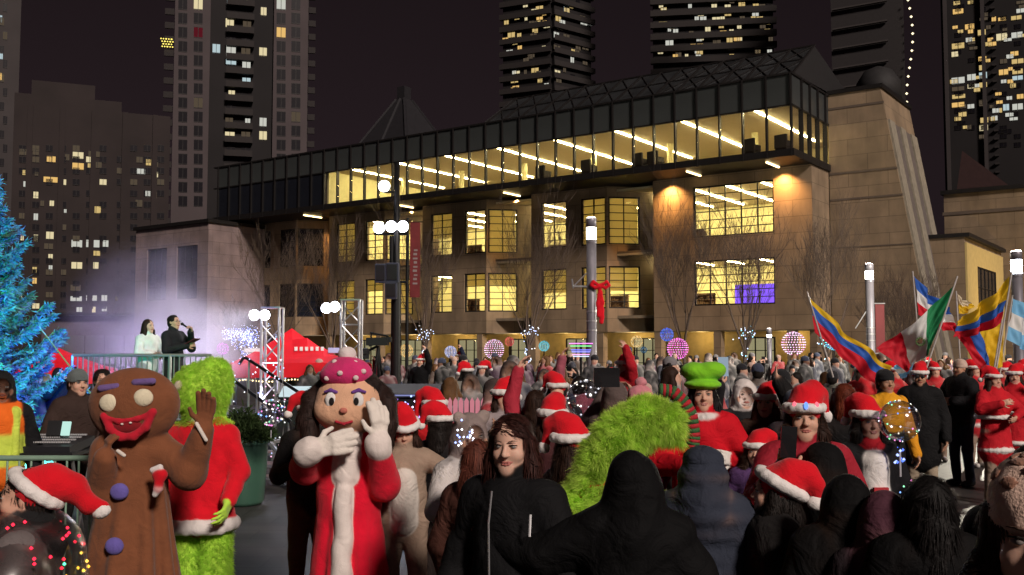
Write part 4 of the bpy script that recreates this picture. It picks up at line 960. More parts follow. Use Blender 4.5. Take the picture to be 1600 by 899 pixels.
bare_tree('bare_tree', 'bare tree wrapped in white lights right of the floodlight pole', 664, 56, 9.6, 5, .45, BW)
bare_tree('bare_tree', 'bare tree wrapped in white lights left of the tall lamp post', 825, 52, 9.4, 6, .45, BW)
bare_tree('bare_tree', 'unlit bare tree behind the big pink light ball', 1072, 46.8, 8.6, 7, .42)
bare_tree('bare_tree', 'bare tree with cyan and white lights left of the short lamp', 1165, 45, 8.8, 8, .45, [(.3, .8, 1), (.8, .9, 1), (.5, .6, 1)], 2.9)
bare_tree('bare_tree', 'slim bare tree by the library corner with blue lights low down', 1290, 43, 7.6, 9, .4, [(.3, .6, 1), (.3, .9, .9), (.9, .9, 1)], 2.7)
bare_tree('bare_tree', 'small bare tree against the foot of the stair tower', 1418, 54, 6.2, 10, .5)
bare_tree('bare_tree', 'short bare tree between the tall red lamp and stair tower', 1392, 50, 5.0, 12, .5)
bare_tree('bare_tree', 'bare tree with blue lights behind the left of the tent', 382, 66, 5.2, 13, .6, [(.25, .35, 1), (.8, .8, 1)], 3.2)

# light balls on slim stakes
def light_ball(label, px, py, rpx, Y, cols, seed=1, dens=1.0):
    c = P(px, py, Y); r = rpx / F_PX * Y; e = empty('light_ball', label, 'light ball', (c.x, Y, 0), group='globe lights among the trees')
    fr = MB(); n = 12
    for i in range(6):
        a = math.pi * i / 6; fr.tube([(r * math.cos(a) * math.sin(t), r * math.sin(a) * math.sin(t), c.z + r * math.cos(t)) for t in np.linspace(0, 2 * math.pi, 20)], .008, 3, cap=False)
    fr.build('wire_frame', BLACKM, e); st = MB(); st.tube([(0, 0, 0), (0, 0, c.z - r)], .03, 6); st.build('stake', BLACKM, e)
    pts = []
    for i in range(14):
        th = math.pi * (i + .5) / 14; m_ = max(4, int(26 * math.sin(th) * dens))
        for k in range(m_): a = 2 * math.pi * (k + .5 * (i % 2)) / m_; pts.append((r * math.sin(th) * math.cos(a), r * math.sin(th) * math.sin(a), c.z + r * math.cos(th)))
    R_ = random.Random(seed); bulbs('bulbs', pts, r * .055, [R_.choice(cols) for _ in range(60)], e, BULB2); return e
PKW = [(1, .6, .85), (1, .85, .9), (1, .35, .7), (.9, .7, 1)]
light_ball('small orange globe light right of the floodlight pole', 635, 548, 10, 42, [(1, .55, .15), (1, .7, .3)])
light_ball('small pale blue globe light between two lit trees', 704, 550, 9, 42, [(.4, .5, 1), (.8, .8, 1)])
light_ball('pink-white globe light left of the lit tree by the lamp post', 772, 546, 15, 40, PKW)
light_ball('tiny red globe light above the pink-white one', 796, 534, 7, 44, [(1, .08, .1), (1, .2, .2)])
light_ball('small cyan globe light left of the tall lamp post', 850, 541, 8, 44, [(.1, .7, 1), (.2, .9, .9)])
light_ball('small orange globe light right of the tall lamp post', 995, 534, 9, 42, [(1, .6, .2), (1, .8, .4)])
light_ball('deep blue globe light above the big pink one', 1042, 523, 10, 42, [(.08, .12, 1), (.1, .3, 1)])
light_ball('big magenta globe light under the deep blue one', 1059, 545, 16, 40, [(1, .12, .7), (1, .4, .85)])
light_ball('big pink-white globe light right of the short lamp', 1240, 537, 18, 40, PKW)
light_ball('cyan globe light left of the first flag', 1303, 534, 13, 40, [(.1, .5, 1), (.15, .9, .9), (.4, .7, 1)])
light_ball('smaller teal globe light behind the first flag', 1322, 540, 10, 42, [(.1, .8, .8), (.3, .5, 1)])
light_ball('small magenta globe light left of the red tent', 348, 545, 9, 40, [(1, .1, .8), (.9, .3, 1)])
for px, lb in ((983, 'left'), (1006, 'right')): light_ball('faint blue globe light on the %s under the orange one' % lb, px, 547, 5, 42, [(.05, .3, .6)], 2, .5)

# lamp posts
def lamp_post(label, px, Y, py_top, py_lampbot, wpx, bow=False, banner=False, energy=120, redpaint=False, glow=LAMPE):
    zt = P(px, py_top, Y).z; zb = P(px, py_lampbot, Y).z; r = wpx / 2 / F_PX * Y; e = empty('lamp_post', label, 'lamp post', (GX(px, Y), Y, 0))
    q = MB(); q.lathe([(r * 1.5, 0), (r * 1.5, .25), (r, .3), (r, zb * .55), (r * .98, zb)], 18); q.build('pole', GALV, e, smooth=True)
    q = MB(); q.lathe([(r * .95, zb), (r * .95, zt - .25)], 18); q.build('lantern', glow, e, smooth=True)
    q = MB(); q.lathe([(r * 1.02, zt - .25), (r * 1.02, zt - .03), (r * .8, zt)], 18); q.build('cap', GALV, e, smooth=True); q = MB(); q.lathe([(r * 1.05, zb - .06), (r * 1.05, zb + .03)], 18); q.build('collar', GALV, e)
    for k in range(3):
        z_ = zb * (.52 + .05 * k); q = MB(); q.lathe([(r * 1.06, z_), (r * 1.06, z_ + .04)], 16); q.build('collar', SILVER, e)
    lamp('lamp_light', 'POINT', (0, 0, zt + .1), energy, (1, .92, .75), .12, e)
    if bow:
        za = P(px, 448, Y).z
        q = MB(); q.tube([(0, 0, za), (-.45, -.1, za), (-.47, -.1, za + .02)], .025, 6); q.tube([(-.03, 0, za + .42), (-.42, -.1, za + .02)], .018, 6); q.tube([(-.45, -.1, za - .05), (-.48, -.1, za + .18)], .02, 6); q.build('bracket', SILVER, e)
        b = empty('ribbon_bow', 'red ribbon bow tied on the tall lamp post', 'bow', (GX(px, Y) + r + .02, Y - r, 0))
        f = Fig(); f.fold = .006
        f.ell((.05, -.03, za), .06, RED)
        for sx in (-1, 1):
            for a0, a1 in (((0, 0), (.16, .11)), ((.16, .11), (.22, .02)), ((.22, .02), (.12, -.05)), ((.12, -.05), (0, 0))): f.cap((.05 + sx * a0[0], -.04, za + a0[1]), (.05 + sx * a1[0], -.04, za + a1[1]), .032, .036, RED, .02, (1, .8, 1))
            f.cap((.05, -.03, za - .03), (.05 + sx * .05, -.05, za - .4), .035, .05, RED, .02, (1, 1.8, 1)); f.cap((.05 + sx * .05, -.05, za - .4), (.05 + sx * .03, -.07, za - .78 - .08 * sx), .05, .055, RED, .02, (1, 1.8, 1))
        f.build('ribbon', b, .02, None, [PLUSH])
    if banner:
        q = MB(); q.box((.32, 0, zb * .62), (.3, .03, 1.6)); q.build('banner', mat('maroon_banner', (.10, .018, .02)), e)
        q = MB(); q.tube([(0, 0, zb * .62 + .83), (.5, 0, zb * .62 + .83)], .02, 6); q.tube([(0, 0, zb * .62 - .83), (.5, 0, zb * .62 - .83)], .02, 6); q.tube([(0, 0, zb * .8), (-.5, 0, zb * .62)], .02, 6); q.build('banner_arm', SILVER, e)
    return e
lamp_post('tall round lamp post with a red bow, nearest the centre', 925, 24, 340, 377, 16, bow=True, energy=400)
lamp_post('lamp post with maroon banner left of the flags', 1362, 33, 412, 438, 13, banner=True, energy=500)
lamp_post('short pole lamp between the pink globe light and lit tree', 1203, 38, 513, 528, 8, energy=60)
lamp_post('bright lamp post at the right edge behind the flags', 1594, 27, 392, 430, 17, energy=4600, glow=FLOODE)

# floodlight and loudspeaker pole
Y = 26; fp = empty('floodlight_pole', 'tall dark pole carrying four floodlights and two loudspeakers', 'light pole', (GX(618, Y), Y, 0))
zt = P(612, 255, Y).z; q = MB(); q.lathe([(.16, 0), (.14, .3), (.13, 3.6), (.09, 4.0), (.07, zt)], 12); q.build('pole', BLACKM, fp, smooth=True)
def at(px, py): v = P(px, py, Y); return Vector((v.x - fp.location.x, 0, v.z))
for a_, b_ in (((585, 366), (638, 366)), ((600, 300), (616, 300)), ((592, 441), (636, 441))): q = MB(); q.tube([at(*a_), at(*b_)], .035, 6); q.build('crossbar', BLACKM, fp)
for px, py in ((601, 292), (593, 357), (612, 355), (630, 355)):
    c = at(px, py); q = MB(); M_ = Matrix.Rotation(R(90), 3, 'X'); q.lathe([(.10, -.2), (.155, -.1), (.16, .09)], 14, c, 0, M_); hs = q.build('floodlight', BLACKM, fp, smooth=True)
    q = MB(); q.ball(c + Vector((0, -.1, 0)), (.15, .05, .15), 14); q.build('lens', FLOODE, hs, smooth=True)
for px, e_ in ((601, 160), (612, 320)):
    c = at(px, 330 if px == 612 else 292); lamp('flood_light', 'SPOT', (c.x, -.4, c.z), e_, (.78, .82, 1), .2, fp, (c.x - 1, -14, 0), R(110), .7)
for px, py, w_, h_, dz, nm in ((597, 428, .28, .48, 0, 'loudspeaker'), (615, 427, .33, .5, 0, 'loudspeaker'), (613, 455, .3, .42, 0, 'loudspeaker')):
    c = at(px, py); q = MB(); q.box(c + Vector((0, -.2, 0)), (w_, .3, h_), Matrix.Rotation(R(8), 3, 'X')); sp_ = q.build(nm, mat('speaker_box', (.04, .045, .07), rough=.6), fp)
    q = MB(); q.box(c + Vector((0, -.37, 0)), (w_ * .8, .02, h_ * .8), Matrix.Rotation(R(8), 3, 'X')); q.build('grille', BLACKP, sp_)
q = MB(); q.lathe([(.06, 0), (.06, .8)], 8, at(612, 410) + Vector((0, 0, -.1))); q.build('mount', BLACKM, fp)
# red banner hanging on the library front beside it
bn = empty('vertical_banner', 'narrow red vertical banner with pale lettering beside the floodlight pole', 'banner', (GX(648, 38), 38, 0))
a, b = P(641, 348, 38), P(656, 465, 38); q = MB(); q.b2((a.x - bn.location.x, -.02, b.z), (b.x - bn.location.x, .02, a.z)); q.build('cloth', mat('banner_red', (.13, .018, .02), var=.2), bn)
q = MB(); q.lathe([(.07, 0), (.06, a.z + .2)], 8, (-.32, .1, 0)); q.tube([(-.32, .1, a.z + .03), (.3, 0, a.z + .03)], .02, 5); q.build('pole', BLACKM, bn)
q = MB()
for i in range(9): z_ = b.z + .5 + i * .16; q.b2((-.10 + .02 * (i % 3), -.034, z_), (.08 - .02 * (i % 2), -.022, z_ + .07 + .02 * (i % 2)))
q.build('lettering', mat('pale_print', (.2, .16, .16)), bn)

# truss towers
def truss(label, px0, px1, pyt, Y, lights):
    a = P(px0, pyt, Y); b = P(px1, pyt, Y); w_ = b.x - a.x; H = a.z; e = empty('truss_tower', label, 'truss tower', ((a.x + b.x) / 2, Y, 0)); h2 = w_ / 2
    for sx in (-1, 1):
        for sy in (-1, 1):
            q = MB(); q.tube([(sx * h2 * .9, sy * h2 * .9, 0), (sx * h2 * .9, sy * h2 * .9, H)], .026, 8); q.build('chord', SILVER, e)
    q = MB(); z = .15; i = 0; h3 = h2 * .9
    C = [(-h3, -h3), (h3, -h3), (h3, h3), (-h3, h3)]
    while z < H - .35:
        for k in range(4):
            p0, p1 = C[k], C[(k + 1) % 4]
            if i % 2: p0, p1 = p1, p0
            q.tube([(*p0, z), (*p1, z + .38)], .014, 5)
            if i % 2 == 0: q.tube([(*C[k], z), (*C[(k + 1) % 4], z)], .014, 5)
        z += .38; i += 1
    q.build('lacing', SILVER, e)
    q = MB(); q.box((0, 0, H + .01), (w_, w_, .03)); q.box((0, 0, .02), (w_ * 1.5, w_ * 1.5, .04)); q.build('plate', SILVER, e)
    q = MB()
    for (lx, ly) in lights: c = P(lx, ly, Y - .2) - e.location; q.tube([(c.x, -.2, c.z), (-h3 if lx < (px0 + px1) / 2 else h3, -h3, c.z)], .018, 6)
    q.build('lamp_arm', BLACKM, e)
    for (lx, ly) in lights:
        c = P(lx, ly, Y - .3) - e.location; q = MB(); q.lathe([(.07, -.16), (.105, -.05), (.11, .06)], 12, (c.x, c.y, c.z), 0, Matrix.Rotation(R(80), 3, 'X')); hs = q.build('stage_lamp', BLACKM, e, smooth=True)
        q = MB(); q.ball((c.x, c.y - .07, c.z - .01), (.105, .04, .105), 12); q.build('lens', FLOODE, hs, smooth=True)
    return e
t1 = truss('silver truss tower with twin white lamps left of the red tent peak', 411, 441, 482, 20, [(399, 492), (415, 492)])
t2 = truss('silver truss tower with twin white lamps right of the red tent', 534, 565, 470, 20, [(511, 481), (524, 479)])
for tt, px in ((t1, 405), (t2, 517)):
    c = P(px, 490, 19.4); lamp('stage_spot', 'SPOT', c - tt.location, 260, (.95, .95, 1), .12, tt, Vector((-6 if px < 450 else -4, -4, 1)) , R(70), .6)

# red gazebos
def gazebo(label, px, Y, w_, d_, pyeave, pypeak, rz=0.0, flag=False, marks=True):
    ze = P(px, pyeave, Y).z; zp = P(px, pypeak, Y).z; e = empty('gazebo_tent', label, 'tent', (GX(px, Y), Y, 0), rz); a, b = w_ / 2, d_ / 2
    q = MB(); N = 8; vs_ = []; fs = []
    def pt(u, v):
        t = max(abs(u), abs(v)); z = ze + (zp - ze) * ((1 - t) ** 1.12); sag = .06 * math.sin(math.pi * t) * (1 - abs(abs(u) - abs(v)) / max(t, .01)) ; return (a * u, b * v, z - .08 * math.sin(math.pi * t) + sag)
    for i in range(N + 1):
        for j in range(N + 1): vs_.append(pt(-1 + 2 * i / N, -1 + 2 * j / N))
    for i in range(N):
        for j in range(N): k = i * (N + 1) + j; fs.append((k, k + N + 1, k + N + 2, k + 1))
    q.add(vs_, fs); q.build('canopy', TREDS, e, smooth=False)
    q = MB()
    for (x0, y0, x1, y1) in ((-a, -b, a, -b), (a, -b, a, b), (a, b, -a, b), (-a, b, -a, -b)):
        n = 10
        for i in range(n):
            p0 = Vector((x0 + (x1 - x0) * i / n, y0 + (y1 - y0) * i / n, 0)); p1 = Vector((x0 + (x1 - x0) * (i + 1) / n, y0 + (y1 - y0) * (i + 1) / n, 0))
            q.add([(p0.x, p0.y, ze - .32), (p1.x, p1.y, ze - .32 - .02 * (i % 2)), (p1.x, p1.y, ze + .005), (p0.x, p0.y, ze + .005)], [(0, 1, 2, 3)])
    q.build('valance', TREDS, e)
    for sx in (-1, 1):
        for sy in (-1, 1): q = MB(); q.box((sx * (a - .05), sy * (b - .05), ze / 2 - .02), (.05, .05, ze - .06)); q.build('leg', SILVER, e)
    if marks:
        wm = mat('white_print', (.8, .8, .82)); q = MB()
        for i in range(6): x = .12 + .12 * i; t = .55; q.box((x - .05, -b * t - .05, ze + (zp - ze) * (1 - t) ** 1.12 - .02), (.07, .03, .10), Matrix.Rotation(R(-25), 3, 'X'))
        q.build('lettering', wm, e)
        q = MB(); q.box((1.05, -b * .58 - .05, ze + (zp - ze) * .42 ** 1.12 - .03), (.5, .03, .13), Matrix.Rotation(R(-25), 3, 'X')); q.build('logo_panel', mat('blue_white_print', (.45, .5, .85)), e)
        q = MB(); q.box((-.9, -b * .58 - .05, ze + (zp - ze) * .42 ** 1.12 - .03), (.38, .03, .10), Matrix.Rotation(R(-25), 3, 'X')); q.box((-.9, -b * .62 - .05, ze + (zp - ze) * .38 ** 1.12 - .09), (.2, .03, .05), Matrix.Rotation(R(-25), 3, 'X')); q.build('emblem', wm, e)
        bulbs('string_light', [(x, -b + .05, ze - .36 - .05 * abs(math.sin(x * 3))) for x in np.linspace(-a, a, 40)], .022, [(1, .8, .4)], e)
    return e
gazebo('red gazebo tent with white print behind the truss towers', 455, 24, 2.75, 3.6, 566, 513, R(14))
gazebo('small red gazebo tent behind the blue-lit conifer', 88, 27, 3.0, 3.0, 579, 543, R(20), marks=False)
# camera jib beside the tent
Y = 23; jb = empty('camera_crane', 'television camera on a crane head in front of the library windows', 'camera', (GX(592, Y), Y, 0))
def at(px, py): v = P(px, py, Y); return Vector((v.x - jb.location.x, 0, v.z))
q = MB(); q.box(at(590, 534), (.5, .3, .18)); q.box(at(604, 531), (.22, .25, .12)); q.build('camera_body', BLACKP, jb)
q = MB(); q.tube([at(576, 536), at(583, 535)], [.09, .075], 10); q.build('lens', BLACKP, jb)
q = MB()
for px in (577, 592, 606): q.tube([at(591, 541), Vector((at(px, 600).x, (px - 590) * .02, 0))], .03, 6)
q.tube([at(578, 520), at(608, 526)], .02, 6); q.tube([at(580, 520), at(580, 534)], .02, 6); q.tube([at(572, 550), at(590, 541)], .03, 6); q.build('tripod', BLACKM, jb)
q = MB(); q.ball(at(571, 551), (.11, .11, .11), 10); q.box(at(571, 557), (.16, .16, .12)); q.build('counterweight', BLACKP, jb)

# stage: platform with railing for the presenters
Y = 15.2; st = empty('stage_platform', 'raised stage platform with grey barrier railing under the two presenters', 'stage', (GX(218, Y), Y, 0)); DZ = .75
xl, xr = GX(112, Y) - st.location.x, GX(330, Y) - st.location.x
q = MB(); q.b2((xl - 2, 0, DZ - .12), (xr, 6, DZ)); q.build('deck', mat('stage_deck', (.05, .05, .055)), st)
q = MB(); q.b2((xl - 2, .02, 0), (xr - .02, .06, DZ - .12)); q.b2((xr - .06, .06, 0), (xr - .02, 6, DZ - .12)); q.build('skirt', mat('white_skirt', (.55, .55, .58)), st)
q = MB(); q.tube([(xl, 0, DZ + 1.1), (xr, 0, DZ + 1.1)], .024, 8); q.tube([(xl, 0, DZ + .12), (xr, 0, DZ + .12)], .02, 8)
q.tube([(xl, 0, DZ), (xl, 0, DZ + 1.1)], .024, 8); q.tube([(xr, 0, DZ), (xr, 0, DZ + 1.1)], .024, 8); q.tube([(xr * .42, 0, DZ), (xr * .42, 0, DZ + 1.1)], .024, 8); q.build('rail', SILVER, st)
n = 26; me = MB().tube([(0, 0, DZ + .12), (0, 0, DZ + 1.1)], .011, 6).mesh('baluster', SILVER)
for i in range(1, n): inst('baluster', me, st, (xl + (xr - xl) * i / n, 0, 0))
# dark riser right of the stair, with lit monitor
Y = 17.5; rs_ = empty('stage_riser', 'black draped stage riser with light edge behind the costumes', 'stage', (GX(575, Y), Y, 0)); xl, xr = GX(438, Y) - rs_.location.x, GX(722, Y) - rs_.location.x
q = MB(); q.b2((xl, 0, 0), (xr, 5, 1.1)); q.build('drape', mat('black_drape', (.01, .01, .012), rough=.9, bump=.4, bs=6), rs_)
q = MB(); q.b2((xl - .05, -.05, 1.1), (xr + .05, 5, 1.16)); q.build('deck', mat('stage_deck', (.05, .05, .055)), rs_)
q = MB(); q.b2((xl, -.07, 1.12), (xr, -.052, 1.145)); q.build('light_edge', emit('edge_strip', (.45, .5, 1), .5, False), rs_)
mo = empty('stage_monitor', 'glowing slanted white screen on the black riser', 'screen', (GX(462, 16.6), 16.6, 0)); zc = P(462, 612, 16.6).z
q = MB(); q.box((0, 0, zc), (.48, .34, .03), Matrix.Rotation(R(24), 3, 'X')); q.build('screen', emit('screen_white', (.75, .9, .95), .85, False), mo)
q = MB(); q.box((0, .03, zc - .03), (.52, .38, .03), Matrix.Rotation(R(24), 3, 'X')); q.build('bezel', BLACKP, mo); q = MB(); q.b2((-.28, -.1, 0), (.28, .3, zc - .16)); q.build('stand', BLACKP, mo)
# stair with handrails
sr = empty('stage_stair', 'metal stage stair with two slanting black handrails', 'stair', (GX(400, 15), 15, 0))
for dx, (p0, p1) in ((0, ((352, 585), (455, 660))), (1, ((385, 560), (480, 622)))):
    a, b = P(*p0, 15.0 + dx), P(*p1, 13.8 + dx); a -= sr.location; b -= sr.location
    q = MB(); q.tube([(a.x - .12, a.y, a.z - .1), (a.x - .05, a.y, a.z), a, b, (b.x + .02, b.y, b.z - .08)], .025, 8); q.build('handrail', BLACKM, sr)
    for t in (0.05, .5, .97): q = MB(); p = a.lerp(b, t); q.tube([p, (p.x, p.y, .02)], .018, 6); q.build('post', SILVER, sr)
for i in range(5): q = MB(); p = Vector((-.2 + .22 * i, .2 - .25 * i, .75 - .16 * i)); q.box(p, (1.0, .28, .04), Matrix.Rotation(R(-40), 3, 'Z')); q.build('tread', SILVER, sr)
a, b = P(415, 690, 13.6) - sr.location, P(447, 722, 13.2) - sr.location; q = MB(); q.tube([P(400, 668, 13.8) - sr.location, b], .03, 6); q.build('stringer', SILVER, sr)
# garland of clear lights on the stair foot
bulbs_e = empty('rail_lights', 'cluster of clear star lights twined on the stage stair', 'string lights', (GX(420, 14), 14, 0))
R_ = random.Random(4); pts = []
for i in range(140):
    p = P(R_.uniform(362, 446), R_.uniform(560, 720), 14) - bulbs_e.location; pts.append(p)
wires = MB()
for i in range(5): px = 385 + 14 * i; wires.tube([P(px, 590, 14) - bulbs_e.location, P(px + 4, 640, 14) - bulbs_e.location, P(px - 2, 720, 14) - bulbs_e.location], .006, 4)
wires.build('wire', SILVER, bulbs_e); bulbs('bulbs', [p for i, p in enumerate(pts) if i % 2], .012, BW + [(1, .5, .7)], bulbs_e, BULB2)
# violet lights on the riser
ve = empty('violet_lights', 'tangle of violet lights on the edge of the black riser', 'string lights', (GX(640, 16.9), 16.9, 0))
bulbs('bulbs', [P(R_.gauss(640, 14), R_.gauss(643, 9) - .25 * 0, 16.9) - ve.location for _ in range(46)], .02, [(.4, .25, 1), (.8, .7, 1), (.3, .4, 1)], ve); q = MB(); q.tube([P(615, 655, 16.9) - ve.location, P(640, 643, 16.9) - ve.location, P(665, 630, 16.9) - ve.location], .008, 4); q.build('wire', BLACKM, ve)
# spinning-top ring lights
rg = empty('ring_light_spinner', 'stack of glowing violet and green light rings before the lamp post', 'ring light', (GX(908, 22), 22, 0))
q = MB(); q.tube([(0, 0, 0), (0, 0, P(908, 535, 22).z)], .03, 6); q.build('stand', BLACKM, rg)
for i, (py, w_, c) in enumerate(((537, 18, (.9, .25, .9)), (541, 16, (.2, .9, .3)), (547, 15, (.2, .2, 1)), (550, 14, (.3, .3, 1)), (554, 13, (.9, .4, .8)), (557, 12, (.6, .7, 1)))):
    z_ = P(908, py, 22).z; r_ = w_ / F_PX * 22; q = MB(); q.tube([(r_ * math.cos(t), r_ * math.sin(t), z_) for t in np.linspace(0, 2 * math.pi, 28)], .012, 4, cap=False); q.build('light_ring', emit('ring_%d' % i, c, 1.6, False), rg)
# pink picket fence
pf = empty('picket_fence', 'low pink picket fence in the middle of the crowd', 'fence', (GX(728, 10), 10, 0)); PK = mat('pink_paint', (.75, .3, .42), var=.08)
zt = P(728, 621, 10).z; xl, xr = GX(690, 10) - pf.location.x, GX(768, 10) - pf.location.x; q = MB()
q.v = []; pk = MB(); pk.add([(-.022, 0, 0), (.022, 0, 0), (.022, 0, zt - .04), (0, 0, zt), (-.022, 0, zt - .04), (-.022, .015, 0), (.022, .015, 0), (.022, .015, zt - .04), (0, .015, zt), (-.022, .015, zt - .04)], [(0, 1, 2, 3, 4), (9, 8, 7, 6, 5), (0, 5, 6, 1), (1, 6, 7, 2), (2, 7, 8, 3), (3, 8, 9, 4), (4, 9, 5, 0)]); pk = pk.mesh('picket', PK)
for i in range(9): inst('picket', pk, pf, (xl + (xr - xl) * (i + .5) / 9, 0, 0))
for z_ in (zt * .35, zt * .85): q = MB(); q.b2((xl, .018, z_ - .03), (xr, .035, z_ + .03)); q.build('rail', PK, pf)

# conifer lit in blue and green
Y = 13.0; cf = empty('lit_conifer', 'conifer floodlit in blue and green at the left edge', 'tree', (GX(-42, Y), Y, 0)); HT = P(-42, 268, Y).z
q = MB(); q.tube([(0, 0, 0), (0, 0, HT * .5), (0, 0, HT)], [.14, .09, .02], 9); q.build('trunk', BARK, cf, smooth=True)
R_ = np.random.default_rng(5); br = MB(); nd = []
for i in range(150):
    z = .5 + (HT - .6) * (i / 150) ** 1.05; L = (1.75 * (1 - z / HT) + .12) * R_.uniform(.6, 1.12); a = i * 2.399 + R_.normal(0, .2); dr = np.array([math.cos(a), math.sin(a), 0]); up = .25 - .35 * (1 - z / HT)
    pts = [np.array([0, 0, z]) + dr * L * t + np.array([0, 0, up * L * t - .18 * L * math.sin(math.pi * t) + .16 * L * t * t]) for t in (0, .35, .7, 1)]
    br.tube(pts, [.022, .016, .01, .004], 4, cap=False)
    nseg = int(620 * L / 1.2) + 60
    for _ in range(nseg):
        t = R_.uniform(.12, 1); k = min(2, int(t * 3)); p = pts[k] + (pts[k + 1] - pts[k]) * (t * 3 - k); sd = np.cross(dr, [0, 0, 1]); off = R_.normal(0, .5) * .34 * L * (1.05 - t)
        nd.append(np.concatenate([p + sd * off + np.array([0, 0, -abs(off) * .12 + R_.normal(0, .012)]), dr * .6 + sd * np.sign(off) * .5 + R_.normal(0, .35, 3)]))
br.build('branches', BARK, cf)
nd = np.array(nd); n = len(nd); p = nd[:, :3]; d = nd[:, 3:]; d /= np.linalg.norm(d, axis=1)[:, None]; t_ = np.cross(d, R_.normal(0, 1, (n, 3))); t_ /= np.linalg.norm(t_, axis=1)[:, None]
L_ = R_.uniform(.06, .13, n)[:, None]; v = np.concatenate([p - t_ * .012, p + t_ * .012, p + d * L_ * .6 + t_ * .016, p + d * L_], 0); a = np.arange(n)
cc = np.ones((n, 4)); cc[:, :3] = np.array([.14, .24, .20]) * R_.uniform(.6, 1.3, (n, 1))
o = link(bpy.data.objects.new('crown', np_mesh('crown', v, np.stack([a, a + n, a + 2 * n, a + 3 * n], 1), [FURM], None, np.tile(cc, (4, 1)), False)), cf); o['kind'] = 'stuff'
bulbs('string_light', [(nd[i, 0] * 1.02, nd[i, 1] * 1.02, nd[i, 2]) for i in R_.choice(n, 90)], .012, [(.2, .5, 1), (.1, 1, .5), (.7, .8, 1), (1, .5, .1)], cf, BULB2)
for x_, y_, z_, e_, c_ in ((1.7, -1.6, .9, 110, (.01, .55, .5)), (1.9, -1.3, 2.9, 60, (.0, .75, .45)), (.9, -2.2, 1.3, 70, (.02, .9, .25)), (2.1, -.9, 2.0, 150, (.02, .10, 1)), (1.2, -1.6, 4.0, 110, (.02, .2, 1)), (2.0, .8, 1.2, 110, (.1, .1, 1))):
    q = MB(); q.lathe([(.05, -.1), (.06, 0)], 8, (x_, y_, z_)); 
    lamp('tree_flood', 'SPOT', (x_, y_, z_), e_ * 5.5, c_, .1, cf, (.15, 0, z_ + .25), R(100), .8)
tb = MB(); tb.b2((-1.5, -1.4, 0), (1.35, 1.2, .62)); tb.build('tree_plinth', mat('white_plinth', (.6, .6, .65)), cf)
gr = empty('guy_rope', 'thin green guy rope running down from the conifer', 'rope', (GX(95, 12), 12, 0))
q = MB(); q.tube([P(62, 512, 12) - gr.location, P(124, 592, 11.6) - gr.location, P(180, 665, 11.3) - gr.location], .008, 5); q.build('rope', mat('green_rope', (.2, .5, .25)), gr)

# barrier fence in front of the desk
Y = 7.6; bf = empty('crowd_barrier', 'pale green steel crowd barrier behind the gingerbread costume', 'barrier', (GX(60, Y), Y, 0)); GP_ = mat('green_steel', (.36, .55, .42), rough=.4, metal=.5)
xl, xr = GX(-40, Y) - bf.location.x, GX(182, Y) - bf.location.x; zt = P(80, 716, Y).z
q = MB(); q.tube([(xl, 0, zt), (xr, 0, zt)], .021, 10); q.tube([(xl, 0, .16), (xr, 0, .16)], .021, 10); q.tube([(xr, 0, .0), (xr, 0, zt)], .024, 10); q.tube([(xl, 0, 0), (xl, 0, zt)], .02, 10); q.build('rail', GP_, bf)
me = MB().tube([(0, 0, .16), (0, 0, zt)], .0085, 8).mesh('bar', GP_)
for i in range(1, 12): inst('bar', me, bf, (xl + (xr - xl) * i / 12, 0, 0))
for x_ in (xl + .15, xr - .15): q = MB(); q.box((x_, 0, .02), (.05, .6, .03)); q.build('foot', GP_, bf)

# sound desk
Y = 8.6; dk = empty('sound_desk', 'folding table with black mixing desk behind the crowd barrier', 'desk', (GX(82, Y), Y, 0)); zt = P(82, 690, Y).z
xl, xr = GX(30, Y) - dk.location.x, GX(140, Y) - dk.location.x
q = MB(); q.b2((xl, -.3, zt - .1), (xr, .35, zt - .07)); q.build('table_top', BLACKP, dk)
q = MB(); q.box((0, 0, zt - .03), (xr - xl - .06, .5, .07), Matrix.Rotation(R(6), 3, 'X')); mx = q.build('mixer', mat('mixer_black', (.02, .02, .024), rough=.4), dk)
q = MB(); R2 = random.Random(2)
for i in range(24):
    for j in range(4): q.box((xl + .08 + i * (xr - xl - .16) / 23, -.19 + j * .11, zt + .012 + .0115 * j), (.012, .03, .012))
q.build('fader', mat('fader_grey', (.4, .4, .42)), mx)['kind'] = 'stuff'
for sx in (xl + .05, xr - .05):
    q = MB(); q.tube([(sx, -.2, 0), (sx, .2, zt - .1)], .015, 6); q.tube([(sx, .2, 0), (sx, -.2, zt - .1)], .015, 6); q.build('leg', SILVER, dk)
lp = empty('tablet', 'glowing tablet propped up on the sound desk', 'tablet', (GX(105, Y), Y, 0))
q = MB(); q.box((0, 0, zt + .11), (.07, .02, .12), Matrix.Rotation(R(-18), 3, 'X')); q.build('screen', emit('tablet_glow', (.6, .95, .85), .9, False), lp)
q = MB(); q.box((-.1, .03, zt + .11), (.14, .03, .13), Matrix.Rotation(R(-18), 3, 'X')); q.build('case', BLACKP, lp)

